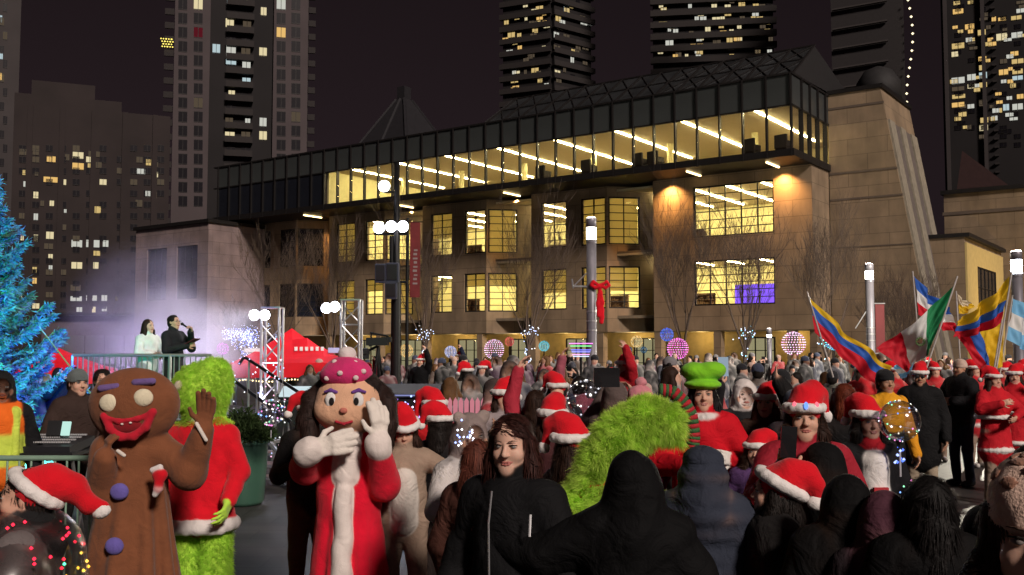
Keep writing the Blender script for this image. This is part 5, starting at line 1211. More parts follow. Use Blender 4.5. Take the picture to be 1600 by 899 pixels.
# planter with evergreen
Y = 12.6; pl = empty('planter', 'large green planter with evergreen cuttings beside the green costume', 'planter', (GX(381, Y), Y, 0)); zp = P(381, 690, Y).z
q = MB(); q.lathe([(.24, 0), (.27, .05), (.30, zp * .6), (.31, zp - .03), (.335, zp - .02), (.335, zp + .04), (.28, zp + .04)], 28); q.build('pot', mat('green_glaze', (.05, .12, .085), rough=.35, coat=.3), pl, smooth=True)
R_ = np.random.default_rng(9); n = 5200; th = R_.uniform(0, 2 * math.pi, n); rr_ = .36 * np.sqrt(R_.random(n)); hh = zp + .02 + R_.random(n) * .38 * (1.15 - rr_ / .4)
p = np.stack([rr_ * np.cos(th), rr_ * np.sin(th), hh], 1); d = np.stack([np.cos(th) * .7, np.sin(th) * .7, np.full(n, .5)], 1) + R_.normal(0, .5, (n, 3)); d /= np.linalg.norm(d, axis=1)[:, None]; t_ = np.cross(d, R_.normal(0, 1, (n, 3))); t_ /= np.linalg.norm(t_, axis=1)[:, None]
L_ = R_.uniform(.05, .13, n)[:, None]; v = np.concatenate([p - t_ * .007, p + t_ * .007, p + d * L_ * .6 + t_ * .012, p + d * L_], 0); a = np.arange(n); cc = np.ones((n, 4)); cc[:, :3] = np.array([.05, .085, .03]) * R_.uniform(.4, 1.5, (n, 1))
o = link(bpy.data.objects.new('foliage', np_mesh('foliage', v, np.stack([a, a + n, a + 2 * n, a + 3 * n], 1), [FURM], None, np.tile(cc, (4, 1)), False)), pl); o['kind'] = 'stuff'

# clear balloons with lights inside
CLEAR = glass('clear_film', (.88, .88, .92), .12, .10, 1.0)
def clear_balloon(label, px, py, rpx, Y, cols, stick=None, nb=40, seed=1):
    c = P(px, py, Y); r = rpx / F_PX * Y; e = empty('clear_balloon', label, 'balloon', (c.x, Y, 0))
    q = MB(); q.ball((0, 0, c.z), r, 28); q.build('bubble', CLEAR, e, smooth=True)
    q = MB(); q.lathe([(.012, c.z - r - .05), (.025, c.z - r + .01)], 10); q.build('neck', BLACKP, e)
    zb = P(px, stick, Y).z if stick else .9
    q = MB(); q.tube([(0, 0, c.z - r - .04), (0, 0, zb)], .006, 6); q.build('stick', mat('clear_stick', (.5, .5, .55), rough=.2), e)
    R_ = random.Random(seed); pts = []
    for i in range(nb): t = i / nb * 6 * math.pi; zz = math.cos(i / nb * math.pi); pts.append((r * .98 * math.sin(i / nb * math.pi) * math.cos(t), r * .98 * math.sin(i / nb * math.pi) * math.sin(t), c.z + r * .98 * zz))
    w_ = MB(); w_.tube(pts, .0015, 3, cap=False); w_.build('wire', SILVER, e)
    bulbs('bulbs', pts, .0065 * Y / 6, [R_.choice(cols) for _ in range(nb)], e, BULB2)
    if stick: bulbs('stick_lights', [(R_.gauss(0, .012), R_.gauss(0, .012), c.z - r - .03 - .1 * R_.random()) for _ in range(12)], .01, [(.1, .2, 1), (.4, .5, 1)], e, BULB2)
    return e
MULTI = [(1, .9, .7), (.2, .4, 1), (.3, 1, .5), (1, .3, .7), (.9, .9, 1)]
clear_balloon('clear balloon with coloured lights beside the girl in a white shirt', 1405, 658, 32, 6.0, MULTI, 745, 30, 2)
clear_balloon('clear balloon with tiny lights above the planter', 424, 645, 20, 11.8, MULTI, None, 40, 3)
clear_balloon('clear balloon with white lights behind the green furry head', 915, 626, 32, 8.5, [(1, .9, .8), (.9, .9, 1)], None, 34, 4)

# ---------------------------------------------------------------- flags
def stripe_mat(name, cols, axis=0, cuts=None):
    m = bpy.data.materials.new(name); m.use_nodes = True; n = m.node_tree; L = n.links.new; b = n.nodes['Principled BSDF']; b.inputs['Roughness'].default_value = .75
    uv = n.nodes.new('ShaderNodeUVMap'); sp = n.nodes.new('ShaderNodeSeparateXYZ'); L(uv.outputs[0], sp.inputs[0])
    rp = n.nodes.new('ShaderNodeValToRGB'); rp.color_ramp.interpolation = 'CONSTANT'; el = rp.color_ramp.elements
    cuts = cuts or [i / len(cols) for i in range(len(cols))]
    while len(el) < len(cols): el.new(.5)
    for i, (c, t) in enumerate(zip(cols, cuts)): el[i].position = t; el[i].color = (*c, 1)
    L(sp.outputs[axis], rp.inputs[0])
    wv = n.nodes.new('ShaderNodeTexNoise'); wv.inputs['Scale'].default_value = 200; bp = n.nodes.new('ShaderNodeBump'); bp.inputs['Strength'].default_value = .15; L(wv.outputs[0], bp.inputs['Height']); L(bp.outputs[0], b.inputs['Normal'])
    L(rp.outputs[0], b.inputs['Base Color'])
    tl = n.nodes.new('ShaderNodeBsdfTranslucent'); L(rp.outputs[0], tl.inputs[0]); mx = n.nodes.new('ShaderNodeMixShader'); mx.inputs[0].default_value = .35
    L(b.outputs[0], mx.inputs[1]); L(tl.outputs[0], mx.inputs[2]); L(mx.outputs[0], n.nodes['Material Output'].inputs[0]); return m
FY, FB, FR_, FG, FW, FL = (.75, .48, .02), (.03, .12, .5), (.6, .012, .03), (.02, .26, .1), (.75, .75, .75), (.2, .5, .8)
def flag(label, pole, corners, Y, m, amp=.06, waves=2.5, emblem=None, dY=.35, hand_at=None):
    """corners: hoist-top, hoist-bottom, fly-bottom, fly-top in photograph pixels; u runs hoist->fly, v top->bottom"""
    p0 = P(*pole[0], Y); p1 = P(*pole[1], Y - .25); e = empty('flag', label, 'flag', (p1.x, Y - .25, 0), group='national flags carried by the dancers')
    q = MB(); q.tube([p1 - e.location, p0 - e.location], .012, 8); q.build('pole', mat('flag_pole', (.45, .42, .4), rough=.4), e)
    c = [P(px, py, Y + (dY if i in (2, 3) else 0)) - e.location for i, (px, py) in enumerate(corners)]
    nu, nv = 44, 24; vs_ = []; uv = []
    for j in range(nv + 1):
        for i in range(nu + 1):
            u, v_ = i / nu, j / nv; p = (c[0] * (1 - u) + c[3] * u) * (1 - v_) + (c[1] * (1 - u) + c[2] * u) * v_
            p = p + Vector((.015 * math.sin(9 * u + 5 * v_), amp * min(1, u * 3) * math.sin(waves * 2 * math.pi * u + 2.2 * v_) * 1.6, -.05 * math.sin(math.pi * u) + amp * .35 * u * math.sin(waves * 5 * u + 3 * v_))) + Vector((0, .022 * u * math.sin(23 * u + 9 * v_ + 3 * math.sin(5 * v_)) + .012 * math.sin(31 * u - 17 * v_), 0)); vs_.append(p); uv.append((u, v_))
    fs = [(j * (nu + 1) + i, j * (nu + 1) + i + 1, (j + 1) * (nu + 1) + i + 1, (j + 1) * (nu + 1) + i) for j in range(nv) for i in range(nu)]
    me = bpy.data.meshes.new('flag_cloth'); me.from_pydata(vs_, [], fs); ul = me.uv_layers.new(name='UVMap')
    for lp_ in me.loops: ul.data[lp_.index].uv = uv[lp_.vertex_index]
    me.materials.append(m); me.polygons.foreach_set('use_smooth', [True] * len(fs)); o = link(bpy.data.objects.new('cloth', me), e)
    if emblem:
        q = MB(); ctr = vs_[(nv // 2) * (nu + 1) + nu // 2]
        for k in range(12): a = 2 * math.pi * k / 12; q.ball((ctr.x + .055 * math.cos(a), ctr.y - .07, ctr.z + .05 * math.sin(a)), (.016, .008, .014), 6)
        q.build('emblem_wreath', mat('emblem_green', (.1, .18, .06)), o)
        q = MB(); q.ball((ctr.x, ctr.y - .075, ctr.z + .01), (.03, .01, .035), 8); q.ball((ctr.x + .02, ctr.y - .075, ctr.z + .04), (.014, .01, .014), 8); q.ball((ctr.x - .03, ctr.y - .075, ctr.z), (.03, .008, .012), 8); q.build('emblem_eagle', mat('emblem_brown', (.12, .06, .03)), o)
    return e
M_YBR = stripe_mat('flag_yellow_blue_red', [FY, FB, FR_], 1, [0, .2, .52]); M_COL = stripe_mat('flag_half_yellow', [FY, FB, FR_], 1, [0, .5, .75]); M_MEX = stripe_mat('flag_green_white_red', [FG, FW, FR_], 0)
M_BWR = stripe_mat('flag_blue_white_red', [FB, FW, FR_], 1); M_RBY = stripe_mat('flag_red_blue_yellow', [FR_, FB, FY], 0, [0, .3, .52]); M_SKY = stripe_mat('flag_sky_white', [FL, FW, FL], 1); M_CREAM = stripe_mat('flag_cream', [(.7, .6, .45), FY], 1)
flag('leftmost flag, yellow blue and red, streaming down to the right', ((1261, 456), (1302, 590)), [(1262, 463), (1275, 520), (1385, 612), (1392, 572)], 14.5, M_YBR, .07)
flag('green white and red flag with an emblem in its centre', ((1496, 432), (1442, 592)), [(1491, 446), (1458, 538), (1412, 580), (1368, 546)], 13.6, M_MEX, .05, 1.5, True)
flag('blue white and red flag behind the green white and red one', ((1426, 424), (1440, 590)), [(1427, 430), (1437, 492), (1492, 520), (1482, 480)], 15.5, M_BWR, .06)
flag('large yellow blue and red flag with a broad yellow band', ((1581, 425), (1553, 600)), [(1577, 432), (1566, 505), (1484, 528), (1500, 497)], 13.0, M_COL, .05)
flag('folded red blue and yellow flag hanging below the broad yellow one', ((1566, 500), (1548, 610)), [(1482, 508), (1540, 590), (1560, 570), (1566, 503)], 13.3, M_RBY, .06, 1.5)
flag('sky blue and white flag at the right edge', ((1582, 462), (1560, 600)), [(1582, 466), (1574, 530), (1640, 560), (1640, 480)], 14.0, M_SKY, .06)
flag('small cream and yellow flag between the larger flags', ((1494, 455), (1500, 560)), [(1495, 458), (1500, 490), (1520, 480), (1513, 470)], 15.8, M_CREAM, .03)
flag('pale sky and white flag drooping under the green white red one', ((1452, 520), (1440, 600)), [(1450, 534), (1425, 575), (1405, 592), (1395, 572)], 14.6, M_SKY, .03)
# ================================================================== PEOPLE
HB = (.025, .012, .008); HK = (.012, .009, .008); HR = (.075, .018, .012)
# ---- presenters on the platform
person('presenter in a white jacket with long brown hair standing on the stage', 230, 16.4, 1.68, 62, (.72, .76, .72), (.3, .3, .32), 'light', HB, .22, bulk=.015, h=.016, hf=.008, z=.75,
       arms={1: ((.27, -.08, 1.14), (.02, -.24, 1.12)), -1: ((-.27, -.08, 1.14), (-.02, -.25, 1.10))})
o, Hd, s = person('presenter in a black suit jacket speaking into a microphone on the stage', 270, 16.0, 1.74, 68, (.02, .022, .026), (.02, .02, .022), 'light', HK, 0, bulk=.015, h=.016, hf=.008, z=.75, pitch=-4,
                  arms={1: ((.28, -.12, 1.18), (.07, -.27, 1.43)), -1: ((-.28, -.1, 1.14), (-.12, -.36, 1.22))}, handargs={1: dict(curl=1.0, d=(-.2, -.1, 1), n=(-1, .2, 0)), -1: dict(curl=.7)})
q = MB(); q.box((-.1, -.44 * s, 1.28 * s), (.15, .22, .012), Matrix.Rotation(R(-25), 3, 'X')); mt = tag(q.build('clipboard', mat('tablet_case', (.1, .02, .03)), None, None), 'dark red tablet held by the presenter with the microphone', 'tablet'); mt.location = o.location; mt.rotation_euler = o.rotation_euler
q = MB(); q.tube([(.045 * s, -.30 * s, 1.46 * s), (.02 * s, -.16 * s, 1.55 * s)], [.012, .016], 10); q.ball((.017 * s, -.145 * s, 1.56 * s), .026, 12); mi_ = tag(q.build('microphone', BLACKM, None), 'black hand microphone held to the presenter\'s mouth', 'microphone'); mi_.location = o.location; mi_.rotation_euler = o.rotation_euler
gl = MB()
for sx in (-1, 1): gl.tube([Hd.p(sx * .031 + .02 * math.cos(t), -.1, .012 + .016 * math.sin(t)) for t in np.linspace(0, 6.28, 14)], .0022, 4, cap=False); gl.tube([Hd.p(sx * .05, -.098, .014), Hd.p(sx * .078, .0, .012)], .002, 4)
gl.build('spectacles', BLACKP, o)
# ---- crew at the desk and guard
person('man in a grey beanie and brown jacket standing at the sound desk', 122, 9.3, 1.74, 48, (.045, .028, .024), (.02, .02, .02), 'light', HB, 0, 'beanie', (.11, .13, .13), h=.014, hf=.007, smile=1, bulk=.035,
       arms={1: ((.28, -.04, 1.12), (.1, -.26, 1.05)), -1: ((-.28, -.04, 1.12), (-.12, -.27, 1.02))}, extra=lambda f, H, s: f.cap(H.p(0, .02, -.115), H.p(0, .025, -.14), .078, .1, (.5, .42, .4), .01))
person('dark-haired person in black beside the man at the sound desk', 160, 10.0, 1.74, 30, (.02, .018, .022), BLACK, 'light', HK, 0, h=.018, hf=.009)
def vest(f, H, s):
    for z_, c in ((1.12, (.6, .75, .1)), (1.0, (.6, .75, .1))): f.cap((0, 0, z_ * s), (0, 0, (z_ + .05) * s), .183 * s, .183 * s, c, .004, (1, 1.32, 1))
    for sx in (-1, 1): f.cap((sx * .1, -.13, 1.05 * s), (sx * .1, -.09, 1.40 * s), .035, .03, (.6, .75, .1), .004)
person('guard in an orange high-visibility vest and black mask at the left edge', 2, 8.3, 1.74, 35, (.85, .16, .02), (.02, .02, .02), 'brown', HK, 0, hood=(.012, .012, .013), sleeve=(.012, .012, .014), h=.016, bulk=.03, fold=.002, extra=vest, detail=True, hf=.009)
# ---- Santa-hat onlooker with light-up poncho, bottom left
o, Hd, s = person('onlooker in a Santa hat wearing a clear poncho of red and yellow lights', 44, 3.7, 1.50, -76, (.14, .12, .12), BLACK, 'light', HK, 0, 'santa', h=.014, hf=.006, hatkw=dict(tilt=(.1, 2.2), drop=-.03, sz=1.05, back=38), bulk=.04, arms={1: ((.3, -.02, 1.12), (.2, -.25, 1.0)), -1: ((-.3, -.02, 1.12), (-.2, -.25, 1.0))},
                  extra=lambda f, H, s: f.cap(H.p(0, .03, -.11), H.p(0, .04, -.16), .085, .12, (.012, .012, .013), .02))
f = Fig(); f.fold = .012; f.fz = 7; f.cap((0, 0, 1.33 * s), (0, 0, .75 * s), .2, .36, (1, 1, 1), .05); f.cap((-.2, 0, 1.28 * s), (.2, 0, 1.28 * s), .12, None, (1, 1, 1), .08)
me = f.mesh('poncho', .025, None, [glass('poncho_film', (.80, .77, .77), .16, .3)]); pc = inst('poncho', me, o)
co = np.empty(len(me.vertices) * 3, np.float32); me.vertices.foreach_get('co', co); co = co.reshape(-1, 3); ii = np.where(co[:, 2] > .8)[0]; rr_ = np.random.default_rng(3); ii = rr_.choice(ii, 150); zz = co[ii, 2]
bulbs('poncho_lights', co[ii], .007, lambda i: ((1, .02, .05) if zz[i] > 1.2 else (((1, .02, .04), (1, .6, .08), (.1, .9, .4))[i % 3]) if zz[i] > 1.14 else (1, .55, .05)), o, BULB)

def pleats(f, z0, z1, r0, r1, n, col, r=.05, y=.02, ph=0.0, sq=.84):
    for i in range(n):
        a = 2 * math.pi * i / n + ph + .22 * math.sin(i * 2.3); k0 = r0 + .02 * math.sin(i * 1.7); f.cap((k0 * math.cos(a), y + k0 * sq * math.sin(a), z0), (r1 * math.cos(a + .06), y + r1 * sq * math.sin(a + .06), z1), r * (1 + .25 * math.sin(i * 3.1)), r * .6, col, .025, None, 0, False, True)
# ---- gingerbread cookie costume
Y = 6.9; GB = (.20, .072, .032); GBd = (.15, .048, .02)
o_ = Vector((GX(212, Y), Y, 0))
def at(px, py, dy=0.0): v = P(px, py, Y + dy); return v - o_
f = Fig(); f.fold = .0075; f.fz = 6; f.seed = 2
hc = at(210, 635, -.05)
f.ell(hc, (.305, .17, .262), GB, .05, None, 0, False, True); f.ell(hc + Vector((0, .0, .03)), (.29, .16, .2), GB, .05, None, 0, False, True)
f.cap((0, .02, 1.18), (0, .03, 1.36), .17, .12, GB, .06, (1, 1.25, 1)); f.cap((-.02, .02, .98), (0, .02, 1.2), .22, .2, GB, .08, (1, 1.25, 1))
f.cap((-.03, .02, .10), (-.02, .02, 1.0), .315, .225, GB, .06, (1, 1.2, 1))
f.cap((-.17, 0, 1.26), (.17, 0, 1.26), .1, None, GB, .06); pleats(f, .12, 1.02, .315, .19, 13, GB, .055)
# viewer-left arm folded up to the cheek, viewer-right arm raised and waving
eL = at(160, 768, -.10); wL = at(166, 716, -.24); f.cap((-.19, 0, 1.25), eL, .1, .105, GB, .05); f.cap(eL, wL, .1, .075, GB, .04)
eR = at(296, 738, -.05); wR = at(318, 672, -.12); f.cap((.19, 0, 1.25), eR, .11, .115, GB, .05); f.cap(eR, wR, .11, .065, GB, .04)
for (w0, d, sx) in ((wL, Vector((.12, .05, 1)), -1), (wR, Vector((.12, 0, 1)), 1)):
    hand(f, w0 + Vector((0, 0, .02)), d, Vector((0, -1, .1)) if sx > 0 else Vector((.6, .5, .2)), GB, .25 if sx > 0 else .55, 1.45 if sx > 0 else 1.1, -sx, 0, .1, .0145)
for sx in (-1, 1): f.cap((sx * .13, .03, .1), (sx * .14, -.1, .07), .09, .08, GBd, .03)
gb = f.build('gingerbread_costume', None, .015, .0065, [PLUSH], o_); tag(gb, 'person in a brown gingerbread cookie costume waving with raised mitten', 'person')
def blob(name, parent, shapes, mats_=None, h=.008, fold=.0):
    g_ = Fig(); g_.fold = fold
    for sh in shapes:
        if sh[0] == 'e': g_.ell(*sh[1:])
        else: g_.cap(*sh[1:])
    return g_.build(name, parent, h, None, mats_ or [PLUSH])
for px, py, r_ in ((185, 628, .045), (237, 620, .045)): blob('eye', gb, [('e', at(px, py, -.05) + Vector((0, -.155 if px < 200 else -.155, 0)), (r_ * 1.5, .03, r_ * 1.36), (.75, .68, .5))])
for a, b in (((170, 606), (196, 603)), ((222, 597), (249, 595))): blob('eyebrow', gb, [('c', at(*a, -.05) + Vector((0, -.13, 0)), at(*b, -.05) + Vector((0, -.13, 0)), .024, .024, (.16, .10, .28), .01)])
ms = [(176, 648), (186, 668), (203, 680), (222, 679), (240, 665), (250, 642)]; up = [(176, 648), (200, 656), (228, 652), (250, 642)]
mp = [at(*m, -.05) + Vector((0, -.165 + .03 * abs(m[0] - 212) / 40, 0)) for m in ms]; mq = [at(*m, -.05) + Vector((0, -.165 + .03 * abs(m[0] - 212) / 40, 0)) for m in up]
blob('lips', gb, [('c', a, b, .027, .027, (.5, .012, .03), .02) for a, b in zip(mp[:-1], mp[1:])] + [('c', a, b, .019, .019, (.5, .012, .03), .02) for a, b in zip(mq[:-1], mq[1:])], h=.007)
blob('tongue', gb, [('e', at(213, 664, -.05) + Vector((0, -.147, 0)), (.105, .022, .042), (.22, .01, .015))], h=.008)
blob('teeth', gb, [('e', at(206, 660, -.05) + Vector((0, -.172, 0)), (.012, .008, .008), (.7, .65, .6)), ('e', at(219, 658, -.05) + Vector((0, -.172, 0)), (.012, .008, .008), (.7, .65, .6))], h=.005)
for px, py in ((205, 762), (200, 843)):
    pp = at(px, py); blob('button', gb, [('e', Vector((pp.x, -.205 if py < 800 else -.235, pp.z)), (.062, .035, .058), (.14, .11, .40))])
blob('icing_cuff', gb, [('c', at(307, 662, -.2), at(322, 688, -.2), .014, .014, (.7, .64, .58), .01)]); blob('icing_cuff', gb, [('c', at(184, 705, -.32), at(194, 712, -.32), .014, .014, (.7, .64, .58), .01)])
f = Fig(); c0 = at(250, 742, -.28); f.ell(c0 + Vector((0, 0, .0)), (.05, .03, .035), RED); f.cap(c0, c0 + Vector((-.01, 0, -.09)), .035, .03, RED, .03); f.cap(c0 + Vector((-.01, 0, -.09)), c0 + Vector((-.03, 0, -.13)), .03, .02, (.75, .7, .68), .01); f.cap(c0 + Vector((-.05, 0, .03)), c0 + Vector((0, 0, .05)), .02, .02, (.75, .7, .68), .01)
so_ = f.build('stocking_ornament', None, .007, None, [PLUSH], o_); tag(so_, 'tiny red and white stocking ornament pinned on the gingerbread costume', 'ornament')

# ---- green furry costume in a Santa coat, seen from behind
Y = 7.75; GR1, GR2 = (.48, .78, .08), (.38, .66, .06); o_ = Vector((GX(318, Y), Y, 0))
f = Fig(); f.fold = .006; hc = at(318, 615)
f.ell(hc, (.185, .19, .235), GR1, .05, None, 0, False, True); f.ell(hc + Vector((.09, 0, .12)), (.115, .14, .15), GR1, .08, None, 0, False, True); f.ell(hc + Vector((-.1, 0, .05)), (.11, .14, .14), GR1, .08, None, 0, False, True)
f.cap((0, 0, .74), (0, .0, 1.25), .25, .215, RED, .05, (1, 1.25, 1)); f.cap((-.17, 0, 1.27), (.17, 0, 1.27), .09, None, RED, .05); f.cap((0, 0, 1.3), (0, 0, 1.4), .12, .13, (.72, .68, .62), .03)
ring(f, .60, .245, .21, .05, WHITE, .02); f.cap((0, 0, .62), (0, 0, .7), .24, .24, RED, .03, (1, 1.25, 4))
for sx in (-1, 1):
    f.cap((sx * .11, 0, .62), (sx * .12, 0, .1), .125, .105, GR1, .03); f.cap((sx * .12, .02, .06), (sx * .13, -.16, .05), .08, .07, GR1, .02)
    f.cap((sx * .2, 0, 1.27), (sx * .3, -.03, 1.0), .085, .075, RED, .04); f.cap((sx * .3, -.03, 1.0), (sx * .27, -.2, .82), .075, .06, RED, .03); hand(f, Vector((sx * .27, -.22, .8)), Vector((0, -.7, -.6)), Vector((-sx, 0, 0)), GR1, .5, 1.3, sx, 0)
gm = f.mesh('green_fur_costume', .018, .011, [PLUSH]); gc_ = inst('green_fur_costume', gm, None, o_); tag(gc_, 'green furry costume in a red Santa coat behind the gingerbread costume', 'person')
fz = hc.z - .24
fur_on(gm, 'fur', gc_, 60000, .035, ((.44, .78, .06), (.66, .92, .16)), .5, .0011, 2, lambda c: (c[:, 2] > fz) | (c[:, 2] < .53))
blob('hat_brim', gc_, [('c', hc + Vector((-.14, -.12, .06)), hc + Vector((-.18, -.04, -.02)), .05, .05, (.6, .52, .4), .02)])

# ---- doll costume: red robe with white panel, dotted pink cap and dark pigtails
Y = 6.5; o_ = Vector((GX(546, Y), Y, 0)); DR = (.70, .006, .03); DW = (.76, .68, .64); CRM = (.72, .42, .27)
f = Fig(); f.fold = .007; f.fz = 7; f.seed = 4; hc = at(545, 628)
f.ell(hc, (.215, .185, .20), CRM, .03, None, 0, False, True); f.ell(hc + Vector((0, -.03, -.07)), (.195, .16, .12), CRM, .06, None, 0, False, True)
for sx in (-1, 1): f.ell(hc + Vector((sx * .11, -.09, -.05)), (.09, .08, .075), CRM, .05, None, 0, False, True)
f.cap((0, .02, 1.20), (0, .03, 1.42), .165, .09, DR, .05, (1, 1.3, 1)); f.cap((0, .02, .95), (0, .02, 1.2), .2, .185, DR, .06, (1, 1.3, 1)); f.cap((.0, .02, .08), (0, .02, .98), .29, .195, DR, .05, (1, 1.25, 1)); f.cap((-.15, 0, 1.3), (.15, 0, 1.3), .09, None, DR, .05); pleats(f, .1, 1.0, .285, .155, 12, DR, .05, .02, .3)
f.cap((-.01, -.215, .1), (-.005, -.135, 1.05), .075, .05, DW, .008, (1, 1, 1)); f.cap((0, -.085, 1.14), (0, -.06, 1.36), .085, .085, DW, .02)
eL, wL = at(474, 735, -.1), at(478, 708, -.3); f.cap((-.18, 0, 1.28), eL, .085, .09, DR, .04); f.cap(eL, wL, .088, .075, DR, .04); f.cap(wL, wL + Vector((.03, -.01, .015)), .082, .082, DW, .008)
eR, wR = at(602, 762, -.08), at(592, 700, -.24); f.cap((.18, 0, 1.28), eR, .085, .09, DR, .04); f.cap(eR, wR, .088, .07, DR, .04); f.cap(wR, wR + Vector((0, 0, .03)), .08, .08, DW, .008)
hand(f, wL + Vector((.06, -.02, .02)), Vector((1, -.05, .30)), Vector((.2, 1, -.1)), (.74, .68, .62), .35, 1.55, 1, 0, .12, .0165)
hand(f, wR + Vector((.0, -.0, .05)), Vector((.04, .0, 1)), Vector((-.6, .7, 0)), (.74, .68, .62), .3, 1.45, 1, 0, .12, .0165)
for sx in (-1, 1): f.cap((sx * .1, 0, .08), (sx * .11, -.16, .06), .075, .07, (.3, .05, .06), .02)
dl = f.build('doll_costume', None, .015, .0065, [PLUSH], o_); tag(dl, 'person in a doll costume with red robe, white gloves, dark pigtails and dotted pink cap', 'person')
f = Fig(); f.fold = .006; f.fz = 16
f.ell(hc + Vector((0, .05, .05)), (.225, .185, .185), (.018, .012, .012), .02); f.ell(hc + Vector((0, -.2, -.06)), (.2, .14, .18), (1, 1, 1), .02, None, 0, True)
for sx in (-1, 1):
    pg = [(.19, .05, .08, .05), (.245, .0, .0, .062), (.255, -.03, -.12, .066), (.235, -.06, -.26, .055), (.22, -.08, -.36, .022)]
    for p0, p1 in zip(pg[:-1], pg[1:]): f.cap(hc + Vector((sx * p0[0], p0[1], p0[2])), hc + Vector((sx * p1[0], p1[1], p1[2])), p0[3], p1[3], (.022, .012, .010), .02)
hb_ = f.build('hair_bunches', dl, .011, None, [HAIRM]); strands_on(hb_.data, hb_, 6000, .09, (.022, .012, .010))
f = Fig(); f.fold = .003; PKC = (.62, .03, .16); f.ell(hc + Vector((-.02, -.01, .175)), (.17, .16, .10), PKC); f.ell(hc + Vector((-.01, 0, .21)), (.13, .125, .085), PKC, .04)
cp_ = f.build('cap', dl, .011, None, [PLUSH])
blob('pompom', cp_, [('e', hc + Vector((-.01, -.0, .305)), (.06, .055, .055), (.75, .66, .66))], h=.009, fold=.004)
for dx, dz, dy in ((-.12, .155, -.135), (-.03, .19, -.172), (.07, .16, -.165), (-.08, .26, -.09), (.05, .255, -.085), (.11, .2, -.11)): blob('dot', cp_, [('e', hc + Vector((dx, dy, dz)), (.019, .012, .017), (.75, .6, .6))], h=.005)
for sx in (-1, 1):
    e = blob('eye', dl, [('e', hc + Vector((sx * .088, -.172, .02)), (.036, .018, .05), (.78, .76, .74))], h=.006); blob('pupil', e, [('e', hc + Vector((sx * .078, -.19, .012)), (.017, .008, .026), (.015, .012, .012))], h=.004)
    blob('eyelid', e, [('c', hc + Vector((sx * .052, -.172, .070)), hc + Vector((sx * .09, -.165, .082)), .011, .012, (.16, .06, .3), .01), ('c', hc + Vector((sx * .09, -.165, .082)), hc + Vector((sx * .128, -.15, .070)), .012, .009, (.16, .06, .3), .01)], h=.006)
blob('nose', dl, [('e', hc + Vector((0, -.205, -.045)), (.026, .022, .02), (.5, .16, .12))], h=.006); blob('mouth', dl, [('c', hc + Vector((-.05, -.185, -.115)), hc + Vector((0, -.195, -.13)), .009, .009, (.4, .02, .04), .01), ('c', hc + Vector((0, -.195, -.13)), hc + Vector((.05, -.185, -.115)), .009, .009, (.4, .02, .04), .01)], h=.005)

# ---- tall person in a puffy green hat in the middle distance
CRM = (.72, .42, .27)
def ruff(f, H, s): ring(f, 1.43 * s, .085, .085, .035, (.72, .68, .66))
o, Hd, s = person('tall person in a red coat and puffy green double-roll hat with long black hair', 1098, 7.0, 1.74, -6, (.55, .008, .018), BLACK, 'light', (.010, .009, .010), .24, h=.015, hf=.0075, smile=.8, bulk=.045, coatlen=.62, extra=ruff, arms={1: ((.31, -.06, 1.12), (.16, -.28, 1.18)), -1: ((-.31, -.06, 1.12), (-.14, -.28, 1.14))}, glove=(.7, .66, .62))
f = Fig(); f.fold = .003; GH = (.20, .56, .02); q_ = lambda x, z, rx, rz: f.ell(Hd.p(x, .015, z), (rx, rx * 1.02, rz), GH, .02)
q_(0, .075, .132, .042); q_(-.062, .165, .092, .062); q_(.062, .17, .098, .066); q_(0, .145, .10, .06); f.build('puffy_hat', o, .010, None, [PLUSH])

# ---- green furry head in the foreground, leaning right, seen from behind
Y = 4.5; o_ = Vector((GX(960, Y), Y, 0)); f = Fig(); f.fold = .008; f.seed = 8
pts = [((918, 805), .042), ((926, 758), .055), ((944, 714), .068), ((972, 680), .074), ((1008, 656), .066), ((1042, 658), .04), ((1058, 686), .016)]
for (a, ra), (b, rb) in zip(pts[:-1], pts[1:]): f.cap(at(*a), at(*b), ra, rb, GR1, .08, None, 0, False, True)
f.cap((0, .02, .9), (-.05, .02, 1.18), .23, .2, RED, .06, (1, 1.25, 1)); f.cap((-.2, 0, 1.16), (.12, 0, 1.16), .1, None, RED, .06); f.cap(at(890, 800), at(905, 815), .05, .05, WHITE, .02); f.cap(at(905, 815), at(960, 830), .05, .06, WHITE, .02)
f.cap((0, 0, .55), (0, .0, .9), .24, .22, RED, .05, (1, 1.25, 1))
for sx in (-1, 1):
    f.cap((sx * .11, 0, .6), (sx * .12, 0, .1), .12, .1, GR1, .03); f.cap((sx * .12, -.02, .06), (sx * .13, .14, .05), .075, .065, GR1, .02)
    e_ = Vector((-.42, -.02, 1.02)) if sx < 0 else Vector((.32, .08, 1.0)); w_ = Vector((-.44, -.1, .86)) if sx < 0 else Vector((.3, .22, 1.1)); f.cap((sx * .2, 0, 1.15), e_, .1, .085, RED, .05); f.cap(e_, w_, .085, .065, RED, .03); hand(f, w_, w_ - e_, Vector((-sx, 0, 0)), GR1, .5, 1.3, sx, 0)
gm = f.mesh('green_fur_costume', .016, .011, [PLUSH]); gf_ = inst('green_fur_costume', gm, None, o_); tag(gf_, 'bright green furry costume head bent to the right in the foreground', 'person')
zc = at(900, 800).z; fur_on(gm, 'fur', gf_, 110000, .048, ((.50, .84, .07), (.80, .95, .24)), .35, .0009, 5, lambda c: (c[:, 2] > zc))
